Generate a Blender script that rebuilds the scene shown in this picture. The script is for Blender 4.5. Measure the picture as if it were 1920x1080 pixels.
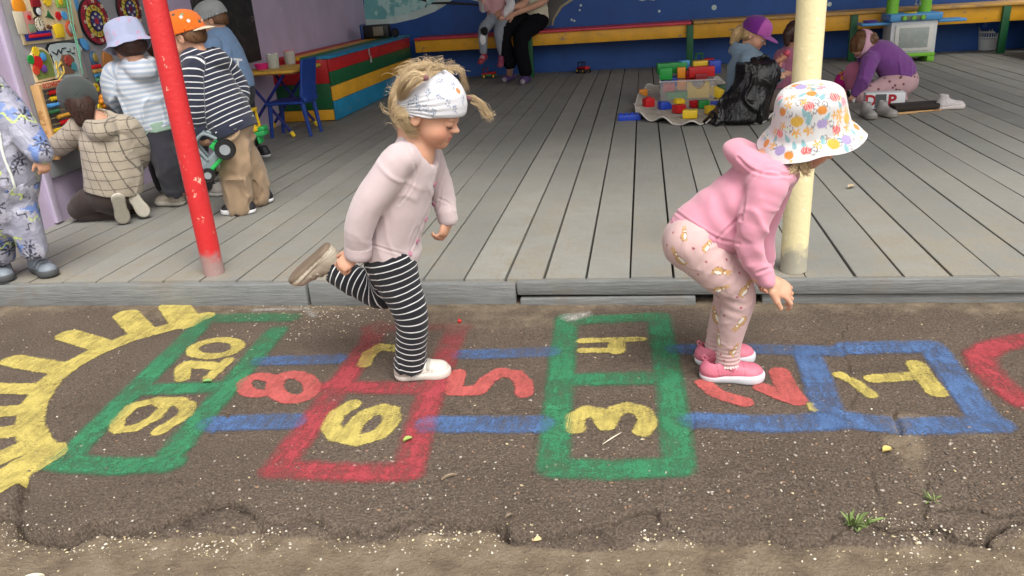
import bpy, bmesh, math, random
import numpy as np
from mathutils import Vector, Matrix
random.seed(7); rng = np.random.RandomState(7)
SC = bpy.context.scene
for _o in list(bpy.data.objects): bpy.data.objects.remove(_o)

# ------------------------------------------------------------------ camera
CX, CY = 960.0, 540.0
_D = np.array([1205-CX, -50-CY]); _N = np.array([1226-CX, 4271-CY])
FPX = math.sqrt(-(_D@_N))
_d = np.array([_D[0], _D[1], FPX]); _d /= np.linalg.norm(_d)
_n = np.array([_N[0], _N[1], FPX]); _n /= np.linalg.norm(_n)
_r = np.cross(_n, _d)
RW = np.array([_r, _d, -_n])            # world <- photo axes (x right, y down, z forward)
CAMH = 1.16
CAM = np.array([0, 0, CAMH])
cam_data = bpy.data.cameras.new('camera'); cam = bpy.data.objects.new('camera', cam_data)
SC.collection.objects.link(cam); SC.camera = cam
cam_data.sensor_width = 36; cam_data.lens = FPX*36/1920.0
cam_data.clip_start = .05; cam_data.clip_end = 400
_M = Matrix.Identity(4)
for _i in range(3):
    _M[_i][0] = RW[_i][0]; _M[_i][1] = -RW[_i][1]; _M[_i][2] = -RW[_i][2]; _M[_i][3] = CAM[_i]
cam.matrix_world = _M
SC.render.resolution_x = 1024; SC.render.resolution_y = 576

# ------------------------------------------------------------------ light
SUN_EL, SUN_AZ = math.radians(58), math.radians(146)     # azimuth clockwise from +Y
W = bpy.data.worlds.new('World'); SC.world = W; W.use_nodes = True
_nt = W.node_tree; _nt.nodes.clear()
_o = _nt.nodes.new('ShaderNodeOutputWorld'); _b = _nt.nodes.new('ShaderNodeBackground')
_s = _nt.nodes.new('ShaderNodeTexSky'); _s.sky_type = 'NISHITA'; _s.sun_disc = False
_s.sun_elevation = SUN_EL; _s.sun_rotation = SUN_AZ
_s.air_density = 1.0; _s.dust_density = 4.0; _s.ozone_density = .6
_h = _nt.nodes.new('ShaderNodeHueSaturation'); _h.inputs['Saturation'].default_value = .16   # overcast: grey, not blue
_w = _nt.nodes.new('ShaderNodeMix'); _w.data_type = 'RGBA'; _w.blend_type = 'MULTIPLY'; _w.inputs[0].default_value = 1
_w.inputs[7].default_value = (1.0, .985, .95, 1)
_nt.links.new(_s.outputs[0], _h.inputs['Color']); _nt.links.new(_h.outputs[0], _w.inputs[6])
_nt.links.new(_w.outputs[2], _b.inputs['Color'])
_b.inputs['Strength'].default_value = .15; _nt.links.new(_b.outputs[0], _o.inputs['Surface'])
sun_d = bpy.data.lights.new('sun', 'SUN'); sun_d.energy = 1.0; sun_d.angle = math.radians(26); sun_d.color = (1, .97, .92)
sun = bpy.data.objects.new('sun', sun_d); SC.collection.objects.link(sun)
sun.rotation_euler = (math.pi/2-SUN_EL, 0, -SUN_AZ+math.pi)
# a lamp pointing along -Z, tilted so that light comes from azimuth SUN_AZ
_sd = Vector((math.sin(SUN_AZ)*math.cos(SUN_EL), math.cos(SUN_AZ)*math.cos(SUN_EL), math.sin(SUN_EL)))
sun.rotation_euler = _sd.to_track_quat('Z', 'Y').to_euler(); sun.location = (0, -2, 6)
SC.view_settings.view_transform = 'Standard'; SC.view_settings.look = 'None'
SC.view_settings.exposure = .93; SC.view_settings.gamma = 1
SC.cycles.max_bounces = 8; SC.cycles.diffuse_bounces = 5; SC.cycles.transparent_max_bounces = 24

# ------------------------------------------------------------------ points
def ray(px, py): return RW @ np.array([px-CX, py-CY, FPX])
def at(px, py, z=0.0):
    v = ray(px, py); return CAM+v*((z-CAMH)/v[2])
def atY(px, py, Y):
    v = ray(px, py); return CAM+v*(Y/v[1])
def V3(*a): return np.array(a, float)
def nrm(v):
    v = np.asarray(v, float); return v/np.linalg.norm(v)
def srgb(r, g, b):
    f = lambda c: (c/12.92 if c <= .04045 else ((c+.055)/1.055)**2.4)
    return (f(r/255), f(g/255), f(b/255))

# ------------------------------------------------------------------ objects
def link(o, parent=None):
    SC.collection.objects.link(o)
    if parent is not None: o.parent = parent
    return o
def tag(o, label=None, cat=None, group=None, kind=None):
    if label: o['label'] = label
    if cat: o['category'] = cat
    if group: o['group'] = group
    if kind: o['kind'] = kind
    return o
def thing(name, loc, label, cat, group=None, rz=0):
    o = bpy.data.objects.new(name, None); o.empty_display_size = .05
    link(o); o.location = tuple(loc); o.rotation_euler.z = rz
    return tag(o, label, cat, group)
def rel(parent):
    return np.array(parent.location) if parent is not None else np.zeros(3)
def fullrel(parent):
    p = np.zeros(3)
    while parent is not None:
        p = p+np.array(parent.location); parent = parent.parent
    return p
def mesh_np(name, verts, faces, mat, parent=None, col=None, attrs=None, smooth=True, origin=None):
    """verts in world space; stored relative to the parent chain (or to origin)"""
    verts = np.asarray(verts, np.float32); faces = np.asarray(faces, np.int32)
    off = fullrel(parent)
    me = bpy.data.meshes.new(name)
    n, k = faces.shape
    loc = np.zeros(3)
    if parent is None and origin is not None: loc = np.asarray(origin, float)
    vv = (verts-(off+loc)).astype(np.float32)
    me.vertices.add(len(vv)); me.vertices.foreach_set('co', vv.ravel())
    me.loops.add(n*k); me.loops.foreach_set('vertex_index', faces.ravel())
    me.polygons.add(n); me.polygons.foreach_set('loop_start', np.arange(0, n*k, k, dtype=np.int32))
    me.update(calc_edges=True); me.validate()
    me.polygons.foreach_set('use_smooth', np.full(len(me.polygons), bool(smooth)))
    if col is not None:
        c = np.ones((len(vv), 4), np.float32); c[:, :3] = col
        a = me.color_attributes.new('Col', 'FLOAT_COLOR', 'POINT'); a.data.foreach_set('color', c.ravel())
    for k_, a_ in (attrs or {}).items():
        at_ = me.attributes.new(k_, 'FLOAT', 'POINT'); at_.data.foreach_set('value', np.asarray(a_, np.float32))
    if mat: me.materials.append(mat)
    o = bpy.data.objects.new(name, me); link(o, parent)
    if parent is None: o.location = tuple(loc)
    return o

class MB:
    """collects solid shapes (world or local space) and links them as ONE mesh object"""
    def __init__(s): s.bm = bmesh.new()
    def _x(s, geom, M):
        bmesh.ops.transform(s.bm, matrix=M, verts=geom); return geom
    def box(s, c, size, R=None, bev=0.0, seg=2):
        t = bmesh.new(); bmesh.ops.create_cube(t, size=1)
        bmesh.ops.scale(t, vec=Vector(size), verts=t.verts)
        if bev: bmesh.ops.bevel(t, geom=t.edges[:], offset=bev, segments=seg, affect='EDGES', profile=.5)
        M = Matrix.Translation(Vector(c)) @ (R.to_4x4() if R else Matrix.Identity(4))
        bmesh.ops.transform(t, matrix=M, verts=t.verts); s._merge(t); return s
    def _merge(s, t):
        me = bpy.data.meshes.new('tmp'); t.to_mesh(me); t.free(); s.bm.from_mesh(me); bpy.data.meshes.remove(me)
    def tube(s, pts, rad, n=10, caps=True):
        pts = [Vector(p) for p in pts]
        rad = rad if hasattr(rad, '__len__') else [rad]*len(pts)
        rings = []; up = None
        for i, p in enumerate(pts):
            d = (pts[min(i+1, len(pts)-1)]-pts[max(i-1, 0)]).normalized()
            if up is None: up = Vector((0, 0, 1)) if abs(d.z) < .9 else Vector((1, 0, 0))
            x = d.cross(up).normalized(); y = x.cross(d).normalized(); up = y
            rings.append([s.bm.verts.new(p+(x*math.cos(a)+y*math.sin(a))*rad[i]) for a in [2*math.pi*k/n for k in range(n)]])
        for a, b in zip(rings, rings[1:]):
            for k in range(n): s.bm.faces.new((a[k], a[(k+1) % n], b[(k+1) % n], b[k]))
        if caps:
            s.bm.faces.new(rings[0][::-1]); s.bm.faces.new(rings[-1])
        return s
    def lathe(s, prof, M=None, n=24, closed=False):
        """prof: list of (r, z)"""
        rings = []; t = bmesh.new()
        for r, z in prof:
            if r < 1e-6: rings.append([t.verts.new((0, 0, z))])
            else: rings.append([t.verts.new((r*math.cos(2*math.pi*k/n), r*math.sin(2*math.pi*k/n), z)) for k in range(n)])
        for a, b in zip(rings, rings[1:]):
            for k in range(n):
                q = [a[k % len(a)], a[(k+1) % len(a)], b[(k+1) % len(b)], b[k % len(b)]]
                q = list(dict.fromkeys(q))
                if len(q) > 2:
                    try: t.faces.new(q)
                    except ValueError: pass
        if M is not None: bmesh.ops.transform(t, matrix=M, verts=t.verts)
        s._merge(t); return s
    def prism(s, poly, h, M=None, bev=0.0):
        """poly in local XY, thickness h along +Z"""
        t = bmesh.new()
        a = [t.verts.new((x, y, 0)) for x, y in poly]; b = [t.verts.new((x, y, h)) for x, y in poly]
        n = len(a); t.faces.new(a[::-1]); t.faces.new(b)
        for k in range(n): t.faces.new((a[k], a[(k+1) % n], b[(k+1) % n], b[k]))
        if bev: bmesh.ops.bevel(t, geom=t.edges[:], offset=bev, segments=2, affect='EDGES', profile=.5)
        if M is not None: bmesh.ops.transform(t, matrix=M, verts=t.verts)
        s._merge(t); return s
    def ball(s, c, r, sub=2, scale=None, R=None):
        t = bmesh.new(); bmesh.ops.create_icosphere(t, subdivisions=sub, radius=1)
        sc = Vector(scale) if scale is not None else Vector((1, 1, 1))
        bmesh.ops.scale(t, vec=sc*r, verts=t.verts)
        M = Matrix.Translation(Vector(c)) @ (R.to_4x4() if R else Matrix.Identity(4))
        bmesh.ops.transform(t, matrix=M, verts=t.verts); s._merge(t); return s
    def build(s, name, mat, parent=None, world=True, angle=35, origin=None):
        bmesh.ops.recalc_face_normals(s.bm, faces=s.bm.faces[:])
        off = fullrel(parent) if world else np.zeros(3)
        loc = np.zeros(3)
        if parent is None and origin is not None: loc = np.asarray(origin, float); off = off+loc
        bmesh.ops.translate(s.bm, vec=Vector(-off), verts=s.bm.verts)
        me = bpy.data.meshes.new(name); s.bm.to_mesh(me); s.bm.free()
        me.polygons.foreach_set('use_smooth', np.ones(len(me.polygons), bool))
        me.set_sharp_from_angle(angle=math.radians(angle))
        if mat: me.materials.append(mat)
        o = bpy.data.objects.new(name, me); link(o, parent)
        if parent is None: o.location = tuple(loc)
        return o
def kids(o): return [c for c in bpy.data.objects if c.parent == o]
def copy_tree(o, parent=None):
    c = o.copy(); SC.collection.objects.link(c); c.parent = parent
    for ch in kids(o): copy_tree(ch, c)
    return c

# ------------------------------------------------------------------ materials
MATS = {}
class NT:
    def __init__(s, name):
        s.m = bpy.data.materials.new(name); s.m.use_nodes = True; s.t = s.m.node_tree
        s.b = s.t.nodes['Principled BSDF']; s.out = s.t.nodes['Material Output']
    def n(s, typ, **kw):
        x = s.t.nodes.new('ShaderNode'+typ)
        for k, v in kw.items():
            if k.startswith('i_'): x.inputs[k[2:].replace('_', ' ')].default_value = v
            else: setattr(x, k, v)
        return x
    def l(s, a, b): s.t.links.new(a, b)
    def noise(s, scale, detail=4, rough=.55, vec=None, dist=0):
        x = s.n('TexNoise'); x.inputs['Scale'].default_value = scale; x.inputs['Detail'].default_value = detail
        x.inputs['Roughness'].default_value = rough; x.inputs['Distortion'].default_value = dist
        if vec is not None: s.l(vec, x.inputs['Vector'])
        return x
    def ramp(s, inp, stops):
        x = s.n('ValToRGB'); e = x.color_ramp.elements
        while len(e) < len(stops): e.new(.5)
        for k, (p, c) in enumerate(stops):
            e[k].position = p; e[k].color = (c, c, c, 1) if not hasattr(c, '__len__') else (*c[:3], 1)
        s.l(inp, x.inputs[0]); return x
    def mix(s, a, b, fac, mode='MIX'):
        x = s.n('Mix'); x.data_type = 'RGBA'; x.blend_type = mode
        for sock, v in ((x.inputs[0], fac), (x.inputs[6], a), (x.inputs[7], b)):
            if hasattr(v, 'is_linked'): s.l(v, sock)
            elif hasattr(v, '__len__'): sock.default_value = (*v[:3], 1)
            else: sock.default_value = v
        return x.outputs[2]
    def math(s, op, a, b=None, c=None):
        x = s.n('Math'); x.operation = op
        for i, v in enumerate((a, b, c)):
            if v is None: continue
            if hasattr(v, 'is_linked'): s.l(v, x.inputs[i])
            else: x.inputs[i].default_value = v
        return x.outputs[0]
    def obj(s): return s.n('TexCoord').outputs['Object']
    def mapping(s, vec, scale=(1, 1, 1), rot=(0, 0, 0)):
        x = s.n('Mapping'); x.inputs['Scale'].default_value = scale; x.inputs['Rotation'].default_value = rot
        s.l(vec, x.inputs['Vector']); return x.outputs[0]
    def bump(s, h, strength=.3, dist=.01, prev=None):
        x = s.n('Bump'); x.inputs['Strength'].default_value = strength; x.inputs['Distance'].default_value = dist
        s.l(h, x.inputs['Height'])
        if prev is not None: s.l(prev, x.inputs['Normal'])
        return x.outputs[0]
    def fin(s, col=None, rough=None, normal=None, **kw):
        if col is not None:
            if hasattr(col, 'is_linked'): s.l(col, s.b.inputs['Base Color'])
            else: s.b.inputs['Base Color'].default_value = (*col[:3], 1)
        if rough is not None:
            if hasattr(rough, 'is_linked'): s.l(rough, s.b.inputs['Roughness'])
            else: s.b.inputs['Roughness'].default_value = rough
        if normal is not None: s.l(normal, s.b.inputs['Normal'])
        for k, v in kw.items(): s.b.inputs[k.replace('_', ' ')].default_value = v
        return s.m

def mul(c, k): return tuple(x*k for x in c[:3])
def m_paint(name, col, rough=.55, wear=None, amt=.0, scale=14, bump=.15, vary=.18):
    """oil paint on wood / metal / plaster: mottled, with optional worn spots"""
    if name in MATS: return MATS[name]
    t = NT(name); o = t.obj()
    n1 = t.noise(scale*.35, 5, .6, o); n2 = t.noise(scale*3, 3, .6, o)
    r1 = t.ramp(n1.outputs['Fac'], [(.3, 0), (.7, 1)])
    c = t.mix(mul(col, 1-vary), mul(col, 1+vary*.6), r1.outputs[0])
    if wear is not None and amt > 0:
        n3 = t.noise(scale, 8, .7, o)
        w = t.ramp(n3.outputs['Fac'], [(1-amt-.5*.5, 0), (1-amt-.22, 1)])
        c = t.mix(c, wear, w.outputs[0])
    rr = t.ramp(n2.outputs['Fac'], [(.3, max(.05, rough-.1)), (.7, min(1, rough+.1))])
    MATS[name] = t.fin(c, rr.outputs[0], t.bump(n2.outputs['Fac'], bump, .004)); return MATS[name]
def m_plastic(name, col, rough=.38, vary=.1):
    if name in MATS: return MATS[name]
    t = NT(name); n1 = t.noise(22, 4, .6, t.obj())
    c = t.mix(mul(col, 1-vary), mul(col, 1+vary), n1.outputs['Fac'])
    rr = t.ramp(n1.outputs['Fac'], [(.3, rough-.08), (.7, rough+.14)])
    MATS[name] = t.fin(c, rr.outputs[0], t.bump(n1.outputs['Fac'], .04, .002)); return MATS[name]
def m_cloth(name, col=None, rough=.9, weave=900, wb=.12, fold=0., sheen=.15, vary=.1, stripe=None, spec=.2, vscale=18):
    """cloth; colour from the 'Col' attribute or col. stripe=(period, duty, colour, soft) runs along attribute v"""
    if name in MATS: return MATS[name]
    t = NT(name); o = t.obj()
    if col is None:
        a = t.n('Attribute'); a.attribute_name = 'Col'; base = a.outputs['Color']
    else:
        rgb = t.n('RGB'); rgb.outputs[0].default_value = (*col[:3], 1); base = rgb.outputs[0]
    if stripe:
        per, duty, sc, soft = stripe
        v = t.n('Attribute'); v.attribute_name = 'v'
        wob = t.noise(9, 2, .5, o)
        x = t.math('ADD', v.outputs['Fac'], t.math('MULTIPLY', wob.outputs['Fac'], per*.25))
        fr = t.math('FRACT', t.math('DIVIDE', x, per))
        tri = t.math('ABSOLUTE', t.math('SUBTRACT', fr, .5))
        fac = t.ramp(tri, [(max(0, duty/2-soft), 1), (duty/2+soft, 0)])
        base = t.mix(base, sc, fac.outputs[0])
    n1 = t.noise(vscale, 5, .6, o)
    r1 = t.ramp(n1.outputs['Fac'], [(.3, 1-vary), (.7, 1+vary*.3)])
    base = t.mix(base, r1.outputs[0], 1.0, 'MULTIPLY')
    n2 = t.noise(weave, 2, .5, o)
    nb = t.bump(n2.outputs['Fac'], wb, .002)
    if fold:
        n3 = t.noise(26, 3, .5, o, dist=1.0); nb = t.bump(n3.outputs['Fac'], fold, .01, nb)
    MATS[name] = t.fin(base, rough, nb, Sheen_Weight=sheen, Sheen_Roughness=.6, Specular_IOR_Level=spec); return MATS[name]
def m_skin(name='skin'):
    if name in MATS: return MATS[name]
    t = NT(name); a = t.n('Attribute'); a.attribute_name = 'Col'
    o = t.obj(); n1 = t.noise(30, 4, .6, o); n2 = t.noise(260, 3, .6, o)
    c = t.mix(a.outputs['Color'], (.93, .86, .84), n1.outputs['Fac'], 'MULTIPLY')
    t.b.inputs['Subsurface Weight'].default_value = .18
    t.b.inputs['Subsurface Radius'].default_value = (.9, .35, .2); t.b.inputs['Subsurface Scale'].default_value = .006
    MATS[name] = t.fin(c, .52, t.bump(n2.outputs['Fac'], .05, .002), Specular_IOR_Level=.35); return MATS[name]
def m_col(name, rough=.5, vary=.08, bump=.05, scale=40, **kw):
    """colour from the Col attribute with mottling"""
    if name in MATS: return MATS[name]
    t = NT(name); a = t.n('Attribute'); a.attribute_name = 'Col'
    n1 = t.noise(scale, 4, .6, t.obj()); r = t.ramp(n1.outputs['Fac'], [(.3, 1-vary), (.7, 1)])
    c = t.mix(a.outputs['Color'], r.outputs[0], 1.0, 'MULTIPLY')
    MATS[name] = t.fin(c, rough, t.bump(n1.outputs['Fac'], bump, .003), **kw); return MATS[name]
def m_hair(name, c0, c1, rough=.45):
    if name in MATS: return MATS[name]
    t = NT(name); a = t.n('Attribute'); a.attribute_name = 'v'
    n1 = t.noise(60, 3, .6, t.obj())
    f = t.math('MULTIPLY_ADD', n1.outputs['Fac'], .5, t.math('MULTIPLY', a.outputs['Fac'], .6))
    MATS[name] = t.fin(t.mix(c0, c1, f), rough, Specular_IOR_Level=.4); return MATS[name]

# ------------------------------------------------------------------ numeric noise, SDF modelling
def _hash(ix, iy, iz, seed):
    h = (ix*374761393+iy*668265263+iz*2147483647+seed*1274126177) & 0xffffffff
    h = ((h ^ (h >> 13))*1274126177) & 0xffffffff
    h = h ^ (h >> 16)
    return (h & 0xffff)/65535.0
def vnoise(P, freq, seed=0):
    P = np.asarray(P)*np.asarray(freq); I = np.floor(P).astype(np.int64); F = P-I; F = F*F*(3-2*F)
    r = 0
    for dx in (0, 1):
        for dy in (0, 1):
            for dz in (0, 1):
                w = (F[:, 0] if dx else 1-F[:, 0])*(F[:, 1] if dy else 1-F[:, 1])*(F[:, 2] if dz else 1-F[:, 2])
                r = r+w*_hash(I[:, 0]+dx, I[:, 1]+dy, I[:, 2]+dz, seed)
    return r*2-1
def smin(a, b, k):
    if k <= 0: return np.minimum(a, b)
    h = np.clip(.5+.5*(b-a)/k, 0, 1); return b*(1-h)+a*h-k*h*(1-h)

class SDF:
    def __init__(s, k=.02): s.p = []; s.k = k; s.disps = []
    # every primitive: (op, fn(P)->d, lo, hi, k, col, tfn)
    def cap(s, a, b, r0, r1=None, k=None, col=None, sq=None, v=None, op='u'):
        a = np.asarray(a, float); b = np.asarray(b, float); r1 = r0 if r1 is None else r1
        ab = b-a; L2 = ab@ab+1e-12; rm = max(r0, r1)*(max(1, sq[1]) if sq else 1)
        lo = np.minimum(a, b)-rm; hi = np.maximum(a, b)+rm
        def fn(P, a=a, ab=ab):
            Q = P-a; t = np.clip((Q@ab)/L2, 0, 1); E = Q-t[:, None]*ab
            if sq:
                ax = sq[0]; e = E@ax; E = E+np.outer(e*(1/sq[1]-1), ax)
                return (np.linalg.norm(E, axis=1)-(r0+(r1-r0)*t))*min(1, sq[1])
            return np.linalg.norm(E, axis=1)-(r0+(r1-r0)*t)
        def tf(P, a=a, ab=ab): return np.clip((P-a)@ab/L2, -.3, 1.3)
        s.p.append((op, fn, lo, hi, s.k if k is None else k, col, tf, v)); return s
    def ell(s, c, r, R=None, k=None, col=None, op='u', v=None):
        c = np.asarray(c, float); r = np.asarray(r, float); R = np.eye(3) if R is None else np.asarray(R, float)  # rows: local axes
        ext = np.sqrt(((R.T*r)**2).sum(1)); lo = c-ext; hi = c+ext
        def fn(P):
            q = (P-c)@R.T; k0 = np.linalg.norm(q/r, axis=1); k1 = np.linalg.norm(q/(r*r), axis=1)+1e-9
            return k0*(k0-1)/k1
        def tf(P): return ((P-c)@R.T)[:, 2]/r[2]*.5+.5
        s.p.append((op, fn, lo, hi, s.k if k is None else k, col, tf, v)); return s
    def box(s, c, half, R=None, rr=.005, k=None, col=None, op='u', v=None):
        c = np.asarray(c, float); h = np.asarray(half, float)-rr; R = np.eye(3) if R is None else np.asarray(R, float)
        ext = np.abs(R.T*np.asarray(half)).sum(1); lo = c-ext; hi = c+ext
        def fn(P):
            q = np.abs((P-c)@R.T)-h
            return np.linalg.norm(np.maximum(q, 0), axis=1)+np.minimum(q.max(1), 0)-rr
        s.p.append((op, fn, lo, hi, s.k if k is None else k, col, None, v)); return s
    def cut(s, point, normal, k=.004):
        """keep the side the normal points away from"""
        point = np.asarray(point, float); n = nrm(normal)
        s.p.append(('i', lambda P: (P-point)@n, None, None, k, None, None, None)); return s
    def isect(s, fn, k=.004):
        s.p.append(('i', fn, None, None, k, None, None, None)); return s
    def chain(s, pts, rad, k=None, col=None, sq=None, v=None, op='u', sub=4):
        """one smooth tapered tube through the points (a single primitive: no bulges where its pieces meet)"""
        pts = np.asarray([np.asarray(p, float) for p in pts]); rad = np.asarray(rad, float)
        if len(pts) > 2 and sub > 1:
            m = (len(pts)-1)*sub+1; Q = spline(pts, m); rr = np.interp(np.linspace(0, len(pts)-1, m), np.arange(len(pts)), rad)
        else: Q, rr = pts, rad
        rm = rr.max()*(max(1, sq[1]) if sq else 1); lo = Q.min(0)-rm; hi = Q.max(0)+rm
        L = np.concatenate([[0], np.cumsum(np.linalg.norm(np.diff(Q, axis=0), axis=1))])
        def both(P, want_t):
            if want_t:      # smooth coordinate along the tube: soft average over fine samples of the centre line
                T = np.linspace(0, 1, 60); X = np.stack([np.interp(T*L[-1], L, Q[:, c]) for c in range(3)], 1)
                X = np.vstack([X[0]-(X[1]-X[0])*np.arange(12, 0, -1)[:, None], X, X[-1]+(X[-1]-X[-2])*np.arange(1, 13)[:, None]]); TT = np.concatenate([-T[1]*np.arange(12, 0, -1), T, 1+T[1]*np.arange(1, 13)])
                d2 = ((P[:, None, :]-X[None])**2).sum(-1); w = np.exp(-(d2-d2.min(1, keepdims=True))/(2*.018**2)); return (w*TT).sum(1)/w.sum(1)
            P = np.ascontiguousarray(np.asarray(P, np.float32).T); best = np.full(P.shape[1], 9.0, np.float32); f4 = np.float32
            for i in range(len(Q)-1):
                a = Q[i]; ab = Q[i+1]-a; l2 = ab@ab+1e-12; x, y, z = P[0]-f4(a[0]), P[1]-f4(a[1]), P[2]-f4(a[2])
                t = np.clip((x*f4(ab[0])+y*f4(ab[1])+z*f4(ab[2]))/f4(l2), 0, 1); x -= t*f4(ab[0]); y -= t*f4(ab[1]); z -= t*f4(ab[2])
                if sq:
                    ax = sq[0]; e = (x*f4(ax[0])+y*f4(ax[1])+z*f4(ax[2]))*f4(1/sq[1]-1); x += e*f4(ax[0]); y += e*f4(ax[1]); z += e*f4(ax[2])
                d = (np.sqrt(x*x+y*y+z*z)-(f4(rr[i])+f4(rr[i+1]-rr[i])*t))*f4(min(1, sq[1]) if sq else 1)
                best = np.minimum(best, d)
            return best
        vv = None if v is None else (v, v+L[-1])
        s.p.append((op, lambda P: both(P, False), lo, hi, s.k if k is None else k, col, lambda P: both(P, True), vv)); return s
    def disp(s, fn): s.disps.append(fn); return s
    def field(s, P):
        D = np.full(len(P), 1.0)
        for op, fn, lo, hi, k, col, tf, v in s.p:
            d = fn(P)
            if op == 'u': D = smin(D, d, k)
            elif op == 's': D = -smin(-D, d, k)
            else: D = -smin(-D, -d, k)
        return D
    def mesh(s, h, smooth=1):
        los = np.min([q[2] for q in s.p if q[0] == 'u'], axis=0)-3*h; his = np.max([q[3] for q in s.p if q[0] == 'u'], axis=0)+3*h
        n = np.ceil((his-los)/h).astype(int)+2
        D = np.full(n, 1.0, np.float32)
        ax = [los[i]+h*np.arange(n[i]) for i in range(3)]
        for op, fn, lo, hi, k, col, tf, v in s.p:
            if op == 'i':
                m = D < .2
                idx = np.nonzero(m)
                P = np.stack([ax[i][idx[i]] for i in range(3)], 1)
                d = fn(P); D[idx] = -smin(-D[idx], -d, k); continue
            mg = k+4*h
            a = np.clip(np.floor((lo-mg-los)/h).astype(int), 0, n); b = np.clip(np.ceil((hi+mg-los)/h).astype(int)+1, 0, n)
            if (b <= a).any(): continue
            sl = tuple(slice(a[i], b[i]) for i in range(3))
            G = np.stack(np.meshgrid(ax[0][sl[0]], ax[1][sl[1]], ax[2][sl[2]], indexing='ij'), -1).reshape(-1, 3)
            d = fn(G).reshape([b[i]-a[i] for i in range(3)]); sub = D[sl]
            D[sl] = smin(sub, d, k) if op == 'u' else -smin(-sub, d, k)
        for f in s.disps:
            idx = np.nonzero(np.abs(D) < .03)
            P = np.stack([ax[i][idx[i]] for i in range(3)], 1)
            D[idx] += f(P).astype(np.float32)
        V, F = surface_nets(D, los, h)
        for _ in range(smooth): V = lap(V, F, .5)
        return V, F
    def paint(s, V, default=(.5, .5, .5)):
        """colour and v of the nearest primitive"""
        col = np.tile(np.asarray(default, np.float32), (len(V), 1)); vv = np.zeros(len(V), np.float32)
        best = np.full(len(V), 1e9); bestv = np.full(len(V), 1e9)
        for op, fn, lo, hi, k, c, tf, v in s.p:
            if op != 'u' or (c is None and v is None): continue
            d = fn(V)
            if c is not None:
                m = d < best; best[m] = d[m]; col[m] = c
            if v is not None:
                m = d < bestv; bestv[m] = d[m]; t = tf(V[m]); vv[m] = v[0]+(v[1]-v[0])*t
        return col, vv
    def build(s, name, mat, parent, h=.004, smooth=1, default=(.5, .5, .5), post=None):
        V, F = s.mesh(h, smooth); col, vv = s.paint(V, default)
        if post: col = post(V, col)
        return mesh_np(name, V, F, mat, parent, col, {'v': vv})

def lap(V, F, w):
    acc = np.zeros_like(V); cnt = np.zeros(len(V))
    for i in range(4):
        a = F[:, i]; b = F[:, (i+1) % 4]
        for x, y in ((a, b), (b, a)):
            for c in range(3): acc[:, c] += np.bincount(x, V[y, c], len(V))
            cnt += np.bincount(x, minlength=len(V))
    return V*(1-w)+w*acc/np.maximum(cnt, 1)[:, None]

def surface_nets(D, lo, h):
    S = D < 0
    sl = lambda i, j, k: S[i:S.shape[0]-1+i, j:S.shape[1]-1+j, k:S.shape[2]-1+k]
    an = np.zeros(tuple(x-1 for x in S.shape), bool); al = np.ones_like(an)
    for i in (0, 1):
        for j in (0, 1):
            for k in (0, 1):
                q = sl(i, j, k); an |= q; al &= q
    C = np.argwhere(an & ~al)
    idm = np.full(an.shape, -1, np.int32); idm[C[:, 0], C[:, 1], C[:, 2]] = np.arange(len(C))
    pos = np.zeros((len(C), 3)); cnt = np.zeros(len(C))
    cor = [(i, j, k) for i in (0, 1) for j in (0, 1) for k in (0, 1)]
    val = {c: D[C[:, 0]+c[0], C[:, 1]+c[1], C[:, 2]+c[2]].astype(float) for c in cor}
    for a in cor:
        for axx in range(3):
            if a[axx]: continue
            b = list(a); b[axx] = 1; b = tuple(b)
            da, db = val[a], val[b]; m = (da < 0) != (db < 0)
            t = np.where(m, da/np.where(m, da-db, 1), 0)
            p = np.tile(np.array(a, float), (len(C), 1)); p[:, axx] += t
            pos += np.where(m[:, None], p, 0); cnt += m
    V = lo+h*(C+pos/np.maximum(cnt, 1)[:, None])
    F = []
    for axx in range(3):
        o1, o2 = [(1, 2), (2, 0), (0, 1)][axx]
        A = np.moveaxis(S, axx, 0)
        s0 = np.take(S, range(0, S.shape[axx]-1), axx); s1 = np.take(S, range(1, S.shape[axx]), axx)
        E = np.argwhere(s0 != s1)
        E = E[(E[:, o1] > 0) & (E[:, o2] > 0) & (E[:, o1] < S.shape[o1]-1) & (E[:, o2] < S.shape[o2]-1)]
        if not len(E): continue
        def cid(d1, d2):
            Q = E.copy(); Q[:, o1] -= d1; Q[:, o2] -= d2
            return idm[Q[:, 0], Q[:, 1], Q[:, 2]]
        q = np.stack([cid(1, 1), cid(0, 1), cid(0, 0), cid(1, 0)], 1)
        fl = ~s0[E[:, 0], E[:, 1], E[:, 2]]
        q[fl] = q[fl][:, ::-1]
        F.append(q[(q >= 0).all(1)])
    return V, np.concatenate(F)

def strands(polys, r0, r1=None, n=3):
    """thin tapered tubes; returns verts, quads, per-vertex random value"""
    VV, FF, AA = [], [], []; base = 0
    for P in polys:
        P = np.asarray(P, float); m = len(P)
        T = np.gradient(P, axis=0); T /= (np.linalg.norm(T, axis=1)[:, None]+1e-9)
        X = np.cross(T, (0.31, .2, .93)); X /= (np.linalg.norm(X, axis=1)[:, None]+1e-9); Y = np.cross(T, X)
        rr = np.linspace(r0, r0*.3 if r1 is None else r1, m)
        for k in range(n):
            a = 2*math.pi*k/n; VV.append(P+(X*math.cos(a)+Y*math.sin(a))*rr[:, None])
        i = np.arange(m-1)
        for k in range(n):
            a = base+k*m+i; b = base+((k+1) % n)*m+i
            FF.append(np.stack([a, b, b+1, a+1], 1))
        AA.append(np.full(m*n, rng.rand())); base += m*n
    return np.concatenate(VV), np.concatenate(FF), np.concatenate(AA)
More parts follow.
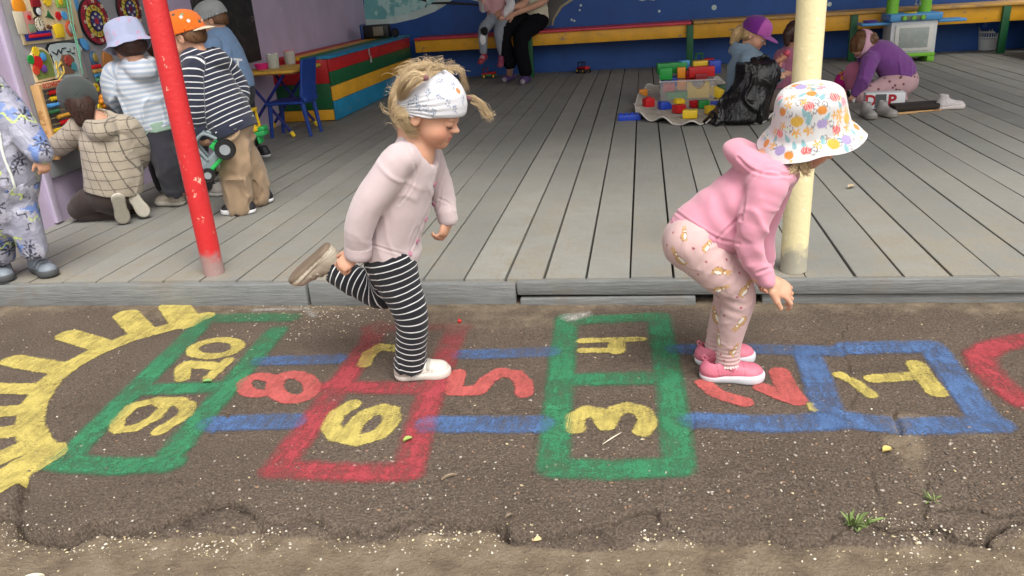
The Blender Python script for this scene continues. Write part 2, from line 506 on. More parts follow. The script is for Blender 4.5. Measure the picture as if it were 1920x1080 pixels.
def spline(pts, n=14):
    """Catmull-Rom through control points"""
    P = np.asarray(pts, float); P = np.vstack([2*P[0]-P[1], P, 2*P[-1]-P[-2]]); out = []
    m = len(P)-3
    for u in np.linspace(0, m-1e-6, n):
        i = int(u); t = u-i; a, b, c, d = P[i:i+4]
        out.append(.5*((2*b)+(-a+c)*t+(2*a-5*b+4*c-d)*t*t+(-a+3*b-3*c+d)*t**3))
    return np.array(out)
# ================================================================== SETTING
DZ = .10                                   # deck top above the asphalt
# ---------------- ground: cracked asphalt slab, broken front edge, dusty dirt in front
EDGE = [(-260, 950), (-60, 955), (0, 957), (36, 957), (43, 987), (70, 992), (100, 998), (133, 1002), (157, 990), (167, 977), (197, 975), (213, 983),
        (255, 983), (300, 985), (320, 975), (350, 963), (400, 945), (433, 937), (450, 942), (480, 963), (510, 982), (560, 972), (597, 965),
        (610, 983), (640, 992), (663, 983), (677, 992), (713, 993), (740, 980), (783, 970), (827, 972), (853, 977), (927, 975), (945, 983),
        (947, 993), (973, 1002), (1003, 1000), (1073, 990), (1133, 982), (1180, 963), (1207, 953), (1233, 957), (1255, 985), (1280, 997),
        (1380, 1003), (1430, 1000), (1493, 1013), (1547, 1007), (1573, 990), (1597, 983), (1650, 980), (1667, 988), (1713, 983), (1727, 977),
        (1773, 987), (1790, 1000), (1833, 1003), (1847, 1002), (1873, 990), (1897, 970), (1940, 960), (2200, 970)]
DROP = [(-260, .9), (36, .8), (43, 1.1), (133, 1.2), (300, 1.0), (330, .9), (433, .75), (480, .45), (520, .6), (600, .4), (640, .7), (720, .55),
        (783, .25), (860, .5), (927, .6), (945, .7), (1003, .35), (1133, .3), (1190, .5), (1255, .3), (1400, .22), (1540, .35), (1580, .25),
        (1650, .65), (1720, .6), (1773, .5), (1840, .8), (1890, .45), (2200, .5)]
_e = np.array([at(*p)[:2] for p in EDGE]); _dp = np.array([[at(p, 980)[0], d] for p, d in DROP])
def edge_sd(X, Y):
    """signed distance-ish to the broken edge, positive on the slab"""
    best = np.full(X.shape, 9.0); sgn = np.ones(X.shape)
    for a, b in zip(_e, _e[1:]):
        ab = b-a; t = np.clip(((X-a[0])*ab[0]+(Y-a[1])*ab[1])/(ab@ab+1e-9), 0, 1)
        dx = X-a[0]-t*ab[0]; dy = Y-a[1]-t*ab[1]; d = np.hypot(dx, dy)
        cr = ab[0]*(Y-a[1])-ab[1]*(X-a[0])
        m = d < best; best[m] = d[m]; sgn[m] = np.where(cr[m] > 0, 1, -1)
    return best*sgn
CRACKS = [([(455, 755), (430, 775), (425, 783), (390, 820), (345, 845), (280, 868)], .009, .005),
          ([(810, 745), (850, 768), (868, 773), (905, 775), (950, 768), (985, 762), (1015, 764), (1050, 766)], .008, .006),
          ([(1245, 762), (1265, 770), (1290, 777)], .006, .004), ([(1590, 605), (1577, 625), (1580, 650), (1592, 690), (1605, 740), (1590, 765)], .006, .0028),
          ([(1675, 772), (1684, 786), (1688, 812)], .01, .007), ([(1600, 830), (1622, 855), (1635, 885), (1650, 925), (1660, 960), (1668, 985)], .006, .0025),
          ([(46, 900), (44, 925), (36, 955)], .02, .012), ([(0, 912), (46, 900), (60, 880)], .008, .004),
          ([(1005, 790), (1000, 830), (996, 890), (1003, 920), (1010, 940)], .005, .002), ([(395, 935), (405, 968), (400, 985)], .006, .006),
          ([(783, 970), (784, 990)], .008, .007), ([(1740, 905), (1735, 930), (1728, 975)], .008, .004), ([(1760, 955), (1790, 952), (1840, 955), (1860, 965), (1920, 957)], .012, .010),
          ([(1290, 820), (1302, 795), (1296, 770)], .006, .004), ([(1165, 985), (1190, 972), (1215, 962)], .008, .006), ([(600, 985), (560, 1000)], .006, .004)]
def poly_dist(X, Y, pts, closed=False):
    best = np.full(X.shape, 9.0)
    pts = list(pts)+([pts[0]] if closed else [])
    for a, b in zip(pts, pts[1:]):
        a = np.asarray(a); ab = np.asarray(b)-a; t = np.clip(((X-a[0])*ab[0]+(Y-a[1])*ab[1])/(ab@ab+1e-9), 0, 1)
        best = np.minimum(best, np.hypot(X-a[0]-t*ab[0], Y-a[1]-t*ab[1]))
    return best
LUMPS = [(345, 985, .10, .05, .016), (435, 970, .12, .055, .016), (565, 990, .09, .035, .014), (720, 985, .10, .04, .008), (810, 985, .08, .03, .008),
         (1090, 1008, .14, .04, .006), (1225, 985, .12, .06, .010), (1620, 1000, .2, .04, .010), (1815, 985, .12, .04, .012), (1690, 970, .07, .05, .008)]
def n2(X, Y, f, seed=0):
    s = X.shape; P = np.stack([X.ravel(), Y.ravel(), np.zeros(X.size)+.5], 1); return vnoise(P, f, seed).reshape(s)
def slab_h(X, Y):
    h = .004*n2(X, Y, 1.7, 3)+.002*n2(X, Y, 6, 4)+.0012*n2(X, Y, 28, 5)
    for pts, w, dep in CRACKS:
        P = [at(*p)[:2] for p in pts]
        d = poly_dist(X+.006*n2(X, Y, 30, 11), Y+.006*n2(X, Y, 30, 12), P); h = h-dep*2.2*np.exp(-(d/(w*.5))**2)
    return h
def ground_h(X, Y):
    sd = edge_sd(X+.006*n2(X, Y, 35, 21)+.003*n2(X, Y, 90, 23), Y+.006*n2(X, Y, 35, 22)+.003*n2(X, Y, 90, 24))
    dr = np.interp(X, _dp[:, 0], _dp[:, 1])*.020
    t = np.clip((sd+.002)/.006, 0, 1); t = t*t*(3-2*t)
    base = -.006-dr*np.exp(np.minimum(sd+.002, 0)/.14)+.003*n2(X, Y, 4, 31)+.0022*n2(X, Y, 17, 32)+.0015*n2(X, Y, 50, 33)
    sl = slab_h(X, Y)-.002*np.exp(-np.maximum(sd, 0)/.01)+.0016*n2(X, Y, 70, 66)*np.exp(-np.maximum(sd, 0)/.1)
    h = base*(1-t)+sl*t
    for px, py, rx, ry, hh in LUMPS:
        c = at(px, py); q = ((X-c[0])/rx)**2+((Y-c[1])/ry)**2+.35*n2(X, Y, 14, int(px))
        h = np.where(sd < .004, np.maximum(h, base+hh*1.3*np.clip(1.6*(1-q), 0, 1)**.5), h); h = h-np.where(sd < .0, .016*np.exp(-((q-1.04)/.13)**2), 0)
    kd = np.interp(X, _dp[:, 0], _dp[:, 1]); h = h-.055*np.clip(kd*1.25-.2, .05, 1)*np.exp(-((sd+.006+.003*n2(X, Y, 9, 61))/(.0032+.0028*np.clip(kd, 0, 1)))**2)
    return h, sd
def gz(x, y): return float(ground_h(np.array([[x]]), np.array([[y]]))[0][0, 0])

def m_ground():
    t = NT('asphalt_and_dirt'); o = t.obj(); a = t.n('Attribute'); a.attribute_name = 'dirt'
    big = t.noise(2.2, 5, .6, o); mid = t.noise(11, 6, .65, o); fine = t.noise(150, 4, .7, o); grit = t.noise(420, 2, .6, o)
    asp = t.ramp(fine.outputs['Fac'], [(.30, srgb(68, 60, 54)), (.5, srgb(105, 93, 83)), (.70, srgb(136, 123, 111))])
    dirt = t.ramp(mid.outputs['Fac'], [(.25, srgb(98, 85, 71)), (.5, srgb(132, 117, 98)), (.75, srgb(154, 139, 119))])
    dirt2 = t.mix(dirt.outputs[0], t.ramp(grit.outputs['Fac'], [(.3, .72), (.7, 1.1)]).outputs[0], 1, 'MULTIPLY')
    dm = t.math('ADD', a.outputs['Fac'], t.math('MULTIPLY', t.math('SUBTRACT', mid.outputs['Fac'], .5), .9))
    dm = t.math('ADD', dm, t.math('MULTIPLY', t.math('SUBTRACT', fine.outputs['Fac'], .5), .5))
    df = t.ramp(dm, [(.35, 0), (.75, 1)])
    tone = t.ramp(big.outputs['Fac'], [(.3, srgb(220, 216, 212)), (.7, (1, .98, .95))])
    asp2 = t.mix(asp.outputs[0], tone.outputs[0], 1, 'MULTIPLY')
    vo = t.n('TexVoronoi'); vo.inputs['Scale'].default_value = 130; t.l(o, vo.inputs['Vector'])
    st = t.ramp(vo.outputs['Distance'], [(.18, 1), (.3, 0)])
    sc = t.n('SeparateColor'); t.l(vo.outputs['Color'], sc.inputs[0])
    pick = t.ramp(sc.outputs[0], [(.78, 0), (.82, 1)])
    stone = t.math('MULTIPLY', st.outputs[0], pick.outputs[0])
    asp3 = t.mix(asp2, t.mix(srgb(112, 102, 92), srgb(146, 136, 122), sc.outputs[1]), t.math('MULTIPLY', stone, .75))
    c = t.mix(asp3, dirt2, df.outputs[0])
    vo2 = t.n('TexVoronoi'); vo2.inputs['Scale'].default_value = 90; t.l(o, vo2.inputs['Vector'])
    hh = t.math('ADD', t.math('MULTIPLY', fine.outputs['Fac'], 1.0), t.math('MULTIPLY', vo2.outputs['Distance'], -.35))
    b1 = t.bump(hh, 1.0, .009); b2 = t.bump(mid.outputs['Fac'], .45, .02, b1)
    return t.fin(c, .92, b2, Specular_IOR_Level=.25)
M_GROUND = m_ground()
def grid_mesh(name, x0, x1, y0, y1, s, mat, hfun, attr=None):
    xs = np.linspace(x0, x1, int((x1-x0)/s)+1); ys = np.concatenate([np.arange(y0, 1.45, .010), np.arange(1.45, 1.92, .0036), np.arange(1.92, y1, .0065), [y1]])
    X, Y = np.meshgrid(xs, ys, indexing='ij'); H, sd = hfun(X, Y)
    V = np.stack([X, Y, H], -1).reshape(-1, 3); nx, ny = X.shape
    i, j = np.meshgrid(np.arange(nx-1), np.arange(ny-1), indexing='ij'); a = (i*ny+j).ravel()
    F = np.stack([a, a+ny, a+ny+1, a+1], 1)
    at_ = attr(X, Y, H, sd).ravel()
    return mesh_np(name, V, F, mat, None, None, {'dirt': at_})
def dirt_attr(X, Y, H, sd):
    d = np.clip(.62-sd/.05, 0, 1)*1.0
    d = np.where(sd < 0, np.clip(.35+(-sd)*9, 0, 1), d*.25)
    for px, py, rx, ry, hh in LUMPS:       # broken asphalt lumps keep the asphalt colour
        c = at(px, py); q = ((X-c[0])/rx)**2+((Y-c[1])/ry)**2; d = np.where(sd < 0, d*np.clip((q-.5)/.5, 0, 1), d)
    d = np.maximum(d, .62*np.clip((Y-(2.52+.08*n2(X, Y, 3, 41)))/.18, 0, 1))       # dust swept against the deck
    for px, py, rx, ry, k in [(1695, 830, .06, .12, .75), (1700, 790, .1, .06, .6), (1560, 700, .2, .25, .25), (1840, 810, .2, .05, .35), (1715, 880, .03, .08, .6), (960, 600, .5, .12, .5), (1560, 700, .12, .1, .4)]:
        c = at(px, py); q = ((X-c[0])/rx)**2+((Y-c[1])/ry)**2; d = np.maximum(d, k*np.clip(1.3-q, 0, 1))
    return d
g = grid_mesh('ground', -3.9, 2.5, .95, 2.86, .0052, M_GROUND, ground_h, dirt_attr); tag(g, kind='structure')
def flat_h(X, Y): return np.full(X.shape, -.03)+.01*n2(X, Y, .5, 3), np.full(X.shape, -1.0)
def flat_attr(X, Y, H, sd): return np.clip(.9+.4*n2(X, Y, .8, 5), 0, 1)
# the yard all around: a frame of large sheets that butts against the fine patch
def yard():
    xs = [-200, -60, -20, -8, -3.9, 2.5, 8, 20, 60, 200]; ys = [-200, -60, -20, -6, -2, .95, 2.86, 14, 30, 60, 200]
    V, F = [], []
    idx = {}
    for i, x in enumerate(xs):
        for j, y in enumerate(ys): idx[i, j] = len(V); V.append((x, y, -.026 if y < 2 else -.006))
    for i in range(len(xs)-1):
        for j in range(len(ys)-1):
            if xs[i] == -3.9 and ys[j] == .95: continue
            F.append((idx[i, j], idx[i+1, j], idx[i+1, j+1], idx[i, j+1]))
    o = mesh_np('yard_ground', V, F, M_GROUND, None, None, {'dirt': np.full(len(V), .8)}, smooth=False); tag(o, kind='structure')
yard()

# ---------------- painted hopscotch: thin sheets draped 3 mm over the asphalt, worn edges from a distance field
def m_road_paint(name, col, wear=.5, feather=.012):
    t = NT(name); o = t.obj(); a = t.n('Attribute'); a.attribute_name = 'd'
    n1 = t.noise(150, 4, .7, o); n2_ = t.noise(38, 6, .7, o); n3 = t.noise(5, 4, .6, o)
    e = t.math('ADD', t.math('MULTIPLY', t.math('SUBTRACT', n2_.outputs['Fac'], .5), .020), t.math('MULTIPLY', t.math('SUBTRACT', n1.outputs['Fac'], .5), feather*1.6))
    al = t.n('MapRange'); al.inputs['From Min'].default_value = -feather*.6; al.inputs['From Max'].default_value = feather
    t.l(t.math('ADD', a.outputs['Fac'], e), al.inputs['Value'])
    pits = t.ramp(t.math('ADD', t.math('MULTIPLY', n1.outputs['Fac'], .65), t.math('MULTIPLY', n3.outputs['Fac'], .35)), [(.34+.07*wear-.08, .30), (.34+.07*wear+.05, .94)])
    w = t.n('Attribute'); w.attribute_name = 'w'; n4 = t.noise(9, 6, .7, o, dist=.8); st = t.noise(60, 3, .6, t.mapping(o, (1, .22, 1), (0, 0, .5)))
    patch = t.ramp(t.math('ADD', t.math('MULTIPLY', n4.outputs['Fac'], .7), t.math('MULTIPLY', st.outputs['Fac'], .35)), [(.40, max(.25, .80-.32*wear)), (.60, 1)])
    alpha = t.math('MULTIPLY', t.math('MULTIPLY', t.math('MULTIPLY', al.outputs[0], pits.outputs[0]), patch.outputs[0]), w.outputs['Fac'])
    c = t.mix(mul(col, .72), mul(col, 1.12), n2_.outputs['Fac'])
    c = t.mix(c, t.ramp(n1.outputs['Fac'], [(.25, .72), (.6, 1)]).outputs[0], 1, 'MULTIPLY')
    t.l(alpha, t.b.inputs['Alpha'])
    return t.fin(c, .85, t.bump(n1.outputs['Fac'], .6, .006), Specular_IOR_Level=.25)
P_YEL = m_road_paint('yellow_road_paint', srgb(208, 190, 106), 1.0, .0045)
P_PNK = m_road_paint('coral_road_paint', srgb(200, 100, 96), .6, .004)
P_GRN = m_road_paint('green_road_paint', srgb(62, 136, 96), 1.2, .013)
P_RED = m_road_paint('red_road_paint', srgb(176, 72, 80), 1.4, .016)
P_BLU = m_road_paint('blue_road_paint', srgb(88, 118, 166), 1.5, .010)
P_WHT = m_road_paint('white_chalk', srgb(190, 186, 180), 1.6, .02)
def paint(name, strokes, mat, label, cat, group, lift=.003, fade=None, step=.006, kind=None):
    """strokes: list of (photo points, width in metres)"""
    S = []
    for pts, w in strokes:
        S.append(([at(*p)[:2] for p in pts], w))
    A = np.concatenate([np.array(p) for p, w in S]); m = max(w for p, w in S)*.5+.03
    xs = np.arange(A[:, 0].min()-m, A[:, 0].max()+m, step); ys = np.arange(A[:, 1].min()-m, A[:, 1].max()+m, step)
    X, Y = np.meshgrid(xs, ys, indexing='ij'); D = np.full(X.shape, -9.0)
    for p, w in S: D = np.maximum(D, w*.5-poly_dist(X, Y, p))
    H = slab_h(X, Y)+lift
    keep = D > -.026; nx, ny = X.shape
    k = keep[:-1, :-1] & keep[1:, :-1] & keep[1:, 1:] & keep[:-1, 1:]
    i, j = np.nonzero(k); a = i*ny+j; F = np.stack([a, a+ny, a+ny+1, a+1], 1)
    used = np.unique(F); mp = np.full(nx*ny, -1); mp[used] = np.arange(len(used)); F = mp[F]
    V = np.stack([X, Y, H], -1).reshape(-1, 3)[used]
    w_ = np.ones(len(V))
    if fade is not None: w_ = fade(V)
    c = V.mean(0)
    o = mesh_np(name, V, F, mat, None, None, {'d': D.ravel()[used], 'w': w_}, origin=c); tag(o, label, cat, group, kind); return o
LW = .088
def fadeY(k): return lambda V: np.clip(1-k*np.clip((V[:, 1]-2.15)/.45, 0, 1), .15, 1)
gA = 'painted hopscotch frames'; gN = 'painted hopscotch numbers'; gB = 'blue hopscotch border stripes'
def qd(*a): return list(a)
paint('hopscotch_square', [([(116, 867), (389, 598), (544, 596)], LW), ([(307, 869), (519, 620)], LW), ([(108, 867), (220, 876), (318, 872)], LW), ([(272, 731), (412, 726)], LW*.9)],
      P_GRN, 'green painted frame around the yellow 10 and 9', 'painted frame', gA, fade=fadeY(.35))
paint('hopscotch_square', [([(519, 882), (694, 645), (708, 612)], LW), ([(764, 884), (800, 760), (858, 616)], LW), ([(519, 880), (650, 886), (762, 884)], LW), ([(614, 727), (823, 729)], LW*.9), ([(690, 617), (873, 614)], LW*.7)],
      P_RED, 'red painted frame around the yellow 7 and 6', 'painted frame', gA, fade=fadeY(.85))
paint('hopscotch_square', [([(1037, 880), (1046, 760), (1063, 600)], LW), ([(1273, 878), (1258, 735), (1235, 596)], LW), ([(1037, 880), (1150, 884), (1273, 878)], LW), ([(1050, 714), (1255, 711)], LW*.95), ([(1066, 604), (1235, 596)], LW*.9)],
      P_GRN, 'green painted frame around the yellow 4 and 3', 'painted frame', gA, fade=fadeY(.2))
paint('hopscotch_square', [([(1513, 661), (1537, 723), (1560, 793)], LW), ([(1592, 652), (1747, 650), (1800, 723), (1853, 797)], LW), ([(1570, 788), (1678, 799)], LW), ([(1692, 800), (1868, 797)], LW)],
      P_BLU, 'blue painted frame around the yellow 1', 'painted frame', gA)
paint('hopscotch_stripe', [([(488, 678), (632, 674)], LW*.85)], P_BLU, 'faded blue stripe above the red 8', 'painted stripe', gB, fade=fadeY(.8))
paint('hopscotch_stripe', [([(396, 797), (548, 791)], LW)], P_BLU, 'blue stripe crossed by a crack below the red 8', 'painted stripe', gB)
paint('hopscotch_stripe', [([(868, 667), (1032, 661)], LW*.85)], P_BLU, 'faded blue stripe above the red 5', 'painted stripe', gB, fade=fadeY(.6))
paint('hopscotch_stripe', [([(806, 796), (1012, 796)], LW*1.05)], P_BLU, 'bright blue stripe below the red 5', 'painted stripe', gB)
paint('hopscotch_stripe', [([(1268, 657), (1513, 655), (1563, 658)], LW*.85)], P_BLU, 'blue stripe running behind the pink shoes', 'painted stripe', gB, fade=fadeY(.4))
paint('hopscotch_stripe', [([(1302, 791), (1420, 796), (1552, 793)], LW)], P_BLU, 'long blue stripe below the coral 2', 'painted stripe', gB)
NW = .055
def ellp(cx, cy, rx, ry, n=20, rot=0):
    return [(cx+rx*math.cos(a)*math.cos(rot)-ry*math.sin(a)*math.sin(rot), cy+rx*math.cos(a)*math.sin(rot)+ry*math.sin(a)*math.cos(rot)) for a in [2*math.pi*k/n for k in range(n+1)]]
paint('painted_number', [(ellp(404, 654, 44, 15, rot=-.1), NW*.85), ([(342, 709), (343, 690), (350, 684), (392, 686), (400, 688)], NW), ([(428, 677), (392, 709)], NW*.8)],
      P_YEL, 'yellow number 10 turned on its side', 'painted number', gN)
paint('painted_number', [([(218, 804), (222, 788), (249, 762), (292, 752), (311, 762), (290, 785), (255, 803), (225, 807), (218, 804)], NW*.8), ([(292, 752), (334, 752), (354, 763), (348, 781), (300, 810)], NW*.95)],
      P_YEL, 'yellow number 9 turned on its side', 'painted number', gN)
paint('painted_number', [(ellp(488, 724, 31, 17), NW*.95), (ellp(550, 728, 36, 23), NW*1.05)], P_PNK, 'coral red number 8 lying on its side', 'painted number', gN)
paint('painted_number', [([(683, 684), (694, 664), (714, 652), (741, 655), (752, 658)], NW*.95)], P_YEL, 'yellow number 7 partly hidden by the white shoe', 'painted number', gN)
paint('painted_number', [([(661, 760), (632, 777), (619, 800), (632, 818), (671, 826), (714, 814), (735, 789), (733, 771), (714, 767), (685, 778), (665, 797), (659, 810)], NW*1.05)],
      P_YEL, 'yellow number 6 in the red frame', 'painted number', gN)
paint('painted_number', [([(858, 703), (850, 734), (897, 733), (914, 714), (939, 700), (968, 704), (982, 719), (983, 738)], NW*1.05)], P_PNK, 'coral red number 5 between the two frames', 'painted number', gN)
paint('painted_number', [([(1091, 642), (1203, 639)], NW*.7), ([(1092, 660), (1163, 660)], NW*.7), ([(1156, 660), (1157, 645)], NW*1.1)], P_YEL, 'yellow number 4 in the green frame', 'painted number', gN)
paint('painted_number', [([(1079, 805), (1078, 785), (1100, 772), (1125, 777), (1137, 800), (1141, 788), (1155, 772), (1180, 766), (1205, 774), (1216, 793), (1206, 811)], NW*1.05)],
      P_YEL, 'yellow number 3 in the green frame', 'painted number', gN)
paint('painted_number', [([(1320, 722), (1347, 742), (1396, 756)], NW), ([(1430, 728), (1465, 744), (1492, 752)], NW*1.05), ([(1462, 699), (1473, 725), (1492, 752)], NW*1.2)], P_PNK, 'coral red number 2 under the pink shoe', 'painted number', gN)
paint('painted_number', [([(1637, 711), (1723, 704)], NW), ([(1717, 684), (1737, 713), (1757, 736)], NW*1.1), ([(1574, 703), (1605, 719), (1632, 742)], NW*.75)], P_YEL, 'yellow number 1 in the blue frame', 'painted number', gN)
paint('painted_sun', [([(383, 594), (323, 613), (249, 633), (194, 654), (136, 684), (93, 715), (64, 758), (54, 800), (70, 835), (93, 853)], .085),
                      ([(350, 606), (326, 574)], .12), ([(264, 620), (236, 591)], .10), ([(187, 648), (128, 629)], .095), ([(113, 692), (25, 677)], .09), ([(60, 730), (-30, 730), (-200, 740)], .075),
                      ([(45, 770), (-30, 776), (-200, 800)], .075), ([(45, 806), (-40, 820), (-220, 880)], .08), ([(50, 838), (-40, 878), (-200, 950)], .085), ([(85, 852), (40, 880), (-30, 920), (-170, 1010)], .12)],
      P_YEL, 'yellow painted sun arc with thick rays', 'painted sun', None, step=.007)
paint('painted_arc', [([(2300, 640), (2100, 628), (1990, 630), (1920, 637), (1862, 650), (1836, 667), (1846, 690), (1876, 722), (1916, 752), (1990, 790), (2120, 800)], .088)], P_RED, 'red painted curved outline leaving the right edge', 'painted arc', None, step=.007)
paint('paint_splash', [([(1519, 760), (1523, 769), (1526, 771)], .022)], P_YEL, 'small yellow paint splash at the corner below the coral 2', 'paint splash', None)
paint('chalk_scribble', [([(1066, 598), (1080, 594), (1098, 592)], .05), ([(1070, 601), (1092, 595)], .04)], P_WHT, 'white chalk scribble at the corner of the green frame', 'chalk mark', None, lift=.0045)
paint('chalk_scribble', [([(478, 584), (520, 582), (575, 580), (588, 594)], .018)], P_WHT, 'thin white chalk line near the deck edge', 'chalk mark', None, lift=.0045)

# ---------------- seeds, grit, pebbles scattered on the asphalt
def scatter(name, n, fn, mat, rmin, rmax, flat, cols, label=None):
    base = bmesh.new(); bmesh.ops.create_icosphere(base, subdivisions=1, radius=1)
    bv = np.array([v.co[:] for v in base.verts]); bf = np.array([[l.vert.index for l in f.loops] for f in base.faces]); base.free()
    P = fn(n); z = ground_h(P[:, 0][:, None], P[:, 1][:, None])[0][:, 0]
    VV, FF, CC = [], [], []
    for k in range(len(P)):
        r = rmin+(rmax-rmin)*rng.rand()**2.2
        s = np.array([r*rng.uniform(.7, 1.5), r*rng.uniform(.6, 1), r*flat*rng.uniform(.7, 1.3)])
        a = rng.uniform(0, 6.28); R = np.array([[math.cos(a), -math.sin(a), 0], [math.sin(a), math.cos(a), 0], [0, 0, 1]])
        v = (bv*(1+.22*rng.randn(*bv.shape))*s)@R.T; v = v+[P[k, 0], P[k, 1], z[k]+s[2]*.45]
        VV.append(v); FF.append(bf+len(bv)*k); c = np.array(cols[rng.randint(len(cols))])*rng.uniform(.8, 1.15); CC.append(np.tile(c, (len(bv), 1)))
    o = mesh_np(name, np.concatenate(VV), np.concatenate(FF), mat, None, np.clip(np.concatenate(CC), 0, .95)); return o
def rnd_px(boxes):
    def f(n):
        out = []; w = np.array([b[4] for b in boxes], float); w /= w.sum()
        for _ in range(n):
            b = boxes[rng.choice(len(boxes), p=w)]
            if len(b) > 5: px, py = rng.normal(b[0], b[1]), rng.normal(b[2], b[3])
            else: px, py = rng.uniform(b[0], b[1]), rng.uniform(b[2], b[3])
            py = max(py, 574)
            p = at(px, py); out.append(p[:2])
        return np.array(out)
    return f
M_SEED = m_col('dry_seed', .8, .1)
seeds = scatter('fallen_seeds', 1800, rnd_px([(-40, 1960, 570, 950, 6), (-40, 1960, 950, 1090, 5), (400, 800, 572, 640, 2.2), (620, 70, 590, 14, 1.0, 1), (560, 30, 600, 16, .5, 1),
    (150, 90, 1012, 13, 1.2, 1), (210, 70, 1003, 12, .8, 1), (20, 26, 985, 16, 1.0, 1), (385, 34, 1020, 11, 1.1, 1), (490, 50, 1002, 11, .9, 1), (880, 60, 997, 9, 1.0, 1), (760, 90, 1010, 11, .9, 1), (1245, 40, 1006, 11, .8, 1), (1640, 30, 975, 9, .8, 1), (1720, 60, 1000, 14, 1.0, 1), (1850, 50, 1000, 12, .7, 1), (1700, 50, 1030, 12, .5, 1)]),
    M_SEED, .0012, .0040, .5, [srgb(206, 192, 156), srgb(214, 204, 182), srgb(186, 170, 134), srgb(196, 184, 164), srgb(216, 210, 196)]); tag(seeds, kind='stuff')
peb = scatter('loose_grit', 2400, rnd_px([(-40, 1960, 600, 950, 5), (500, 1960, 820, 960, 4)]), M_SEED, .0016, .0052, .55,
    [srgb(108, 98, 88), srgb(140, 128, 114), srgb(84, 76, 68), srgb(98, 88, 80), srgb(140, 112, 90), srgb(160, 150, 138)]); tag(peb, kind='stuff')

# fallen leaves, twig, berry, weeds
M_LEAF = m_col('leaf_surface', .6, .2, .2, 60)
def leaf(px, py, L, Wd, ang, col, label, name='fallen_leaf', cat='leaf', group='fallen leaves', curl=.006, z=None):
    c = at(px, py, 0 if z is None else z); zz = gz(c[0], c[1]) if z is None else z
    n, m = 10, 5; V = []; 
    for i in range(n+1):
        t = i/n; w = Wd*math.sin(math.pi*min(1, t*.96+.02))**.8
        for j in range(m):
            s = (j/(m-1)-.5)*2
            x = (t-.5)*L; y = s*w*.5; V.append((x*math.cos(ang)-y*math.sin(ang), x*math.sin(ang)+y*math.cos(ang), .003+curl*(s*s+.6*math.sin(3*t))+.001))
    F = [(i*m+j, i*m+j+1, (i+1)*m+j+1, (i+1)*m+j) for i in range(n) for j in range(m-1)]
    V = np.array(V)+[c[0], c[1], zz]
    V2 = np.concatenate([V, V-[0, 0, .0012]]); F = np.array(F); F2 = np.concatenate([F, F[:, ::-1]+len(V)])
    o = mesh_np(name, V2, F2, M_LEAF, None, np.tile(col, (len(V2), 1)), origin=V.mean(0)); return tag(o, label, cat, group)
leaf(765, 827, .028, .018, .7, srgb(150, 165, 84), 'yellow-green leaf on the lower right corner of the red frame')
leaf(389, 718, .03, .018, .2, srgb(120, 158, 88), 'light green leaf by the 10')
leaf(842, 896, .042, .006, .6, srgb(160, 142, 118), 'thin dry leaf between the red and green frames')
leaf(955, 973, .022, .009, .7, srgb(128, 112, 94), 'small dry leaf near the broken asphalt edge')
leaf(1006, 1004, .022, .018, .2, srgb(215, 190, 140), 'pale yellow leaf scrap in the dust')
leaf(1663, 849, .028, .022, .5, srgb(200, 175, 100), 'mustard leaf on the dusty patch')
leaf(1148, 826, .08, .004, .9, srgb(225, 215, 195), 'pale straw lying below the 3', name='straw', cat='straw', group=None, curl=.001)
leaf(1596, 352, .05, .03, .7, srgb(190, 170, 140), 'dry leaf lying on the deck boards by the cream post', z=DZ)
leaf(60, 1078, .05, .012, .3, srgb(220, 215, 190), 'pale dry leaf at the bottom left corner')
b = at(862, 606); mb = MB().ball((b[0], b[1], gz(b[0], b[1])+.007), .0075, 2).tube([(b[0], b[1], gz(b[0], b[1])+.013), (b[0]-.004, b[1], gz(b[0], b[1])+.024)], .0008, 5)
tag(mb.build('berry', m_plastic('red_berry', srgb(200, 30, 30), .3), origin=b), 'single red berry on the ground by the red frame', 'berry')
def weed(px, py, n, L, label, name='weed'):
    c = at(px, py); z0 = gz(c[0], c[1]); VV, FF = [], []; CC = []; base = 0
    for k in range(n):
        a = rng.uniform(0, 6.28); el = rng.uniform(.5, 1.35); l = L*rng.uniform(.5, 1); w = l*rng.uniform(.10, .16); off = rng.uniform(0, .3)*L
        d = np.array([math.cos(a)*math.cos(el), math.sin(a)*math.cos(el), math.sin(el)]); s = nrm(np.cross(d, (0, 0, 1))); p0 = np.array([c[0], c[1], z0])+d*off*.3+np.array([rng.uniform(-.3, .3)*L*.6, rng.uniform(-.2, .2)*L*.4, 0])
        m = 6
        for i in range(m+1):
            t = i/m; cc = p0+d*l*t+np.array([0, 0, -.5*l*t*t*(1-el/2)]); ww = w*math.sin(math.pi*min(.98, t*.9+.06))
            for q in (-1, 0, 1): VV.append(cc+s*ww*.5*q+np.array([0, 0, .12*ww*abs(q)]))
        for i in range(m):
            for q in range(2): FF.append((base+i*3+q, base+i*3+q+1, base+i*3+q+4, base+i*3+q+3))
        CC += [np.array(srgb(128, 150, 84))*rng.uniform(.55, 1.15)]*(3*(m+1)); base += 3*(m+1)
    o = mesh_np(name, np.array(VV), np.array(FF), M_LEAF, None, np.array(CC), origin=(c[0], c[1], z0)); tag(o, label, 'weed', 'weeds in the cracks')
weed(1597, 985, 24, .058, 'largest weed tuft, in the asphalt edge at right'); weed(1622, 983, 12, .055, 'leafy weed just right of the largest tuft')
weed(1748, 940, 12, .036, 'small weed sprouting in a crack beyond the edge'); weed(1750, 985, 12, .04, 'low weed at the broken edge, right of the tuft')

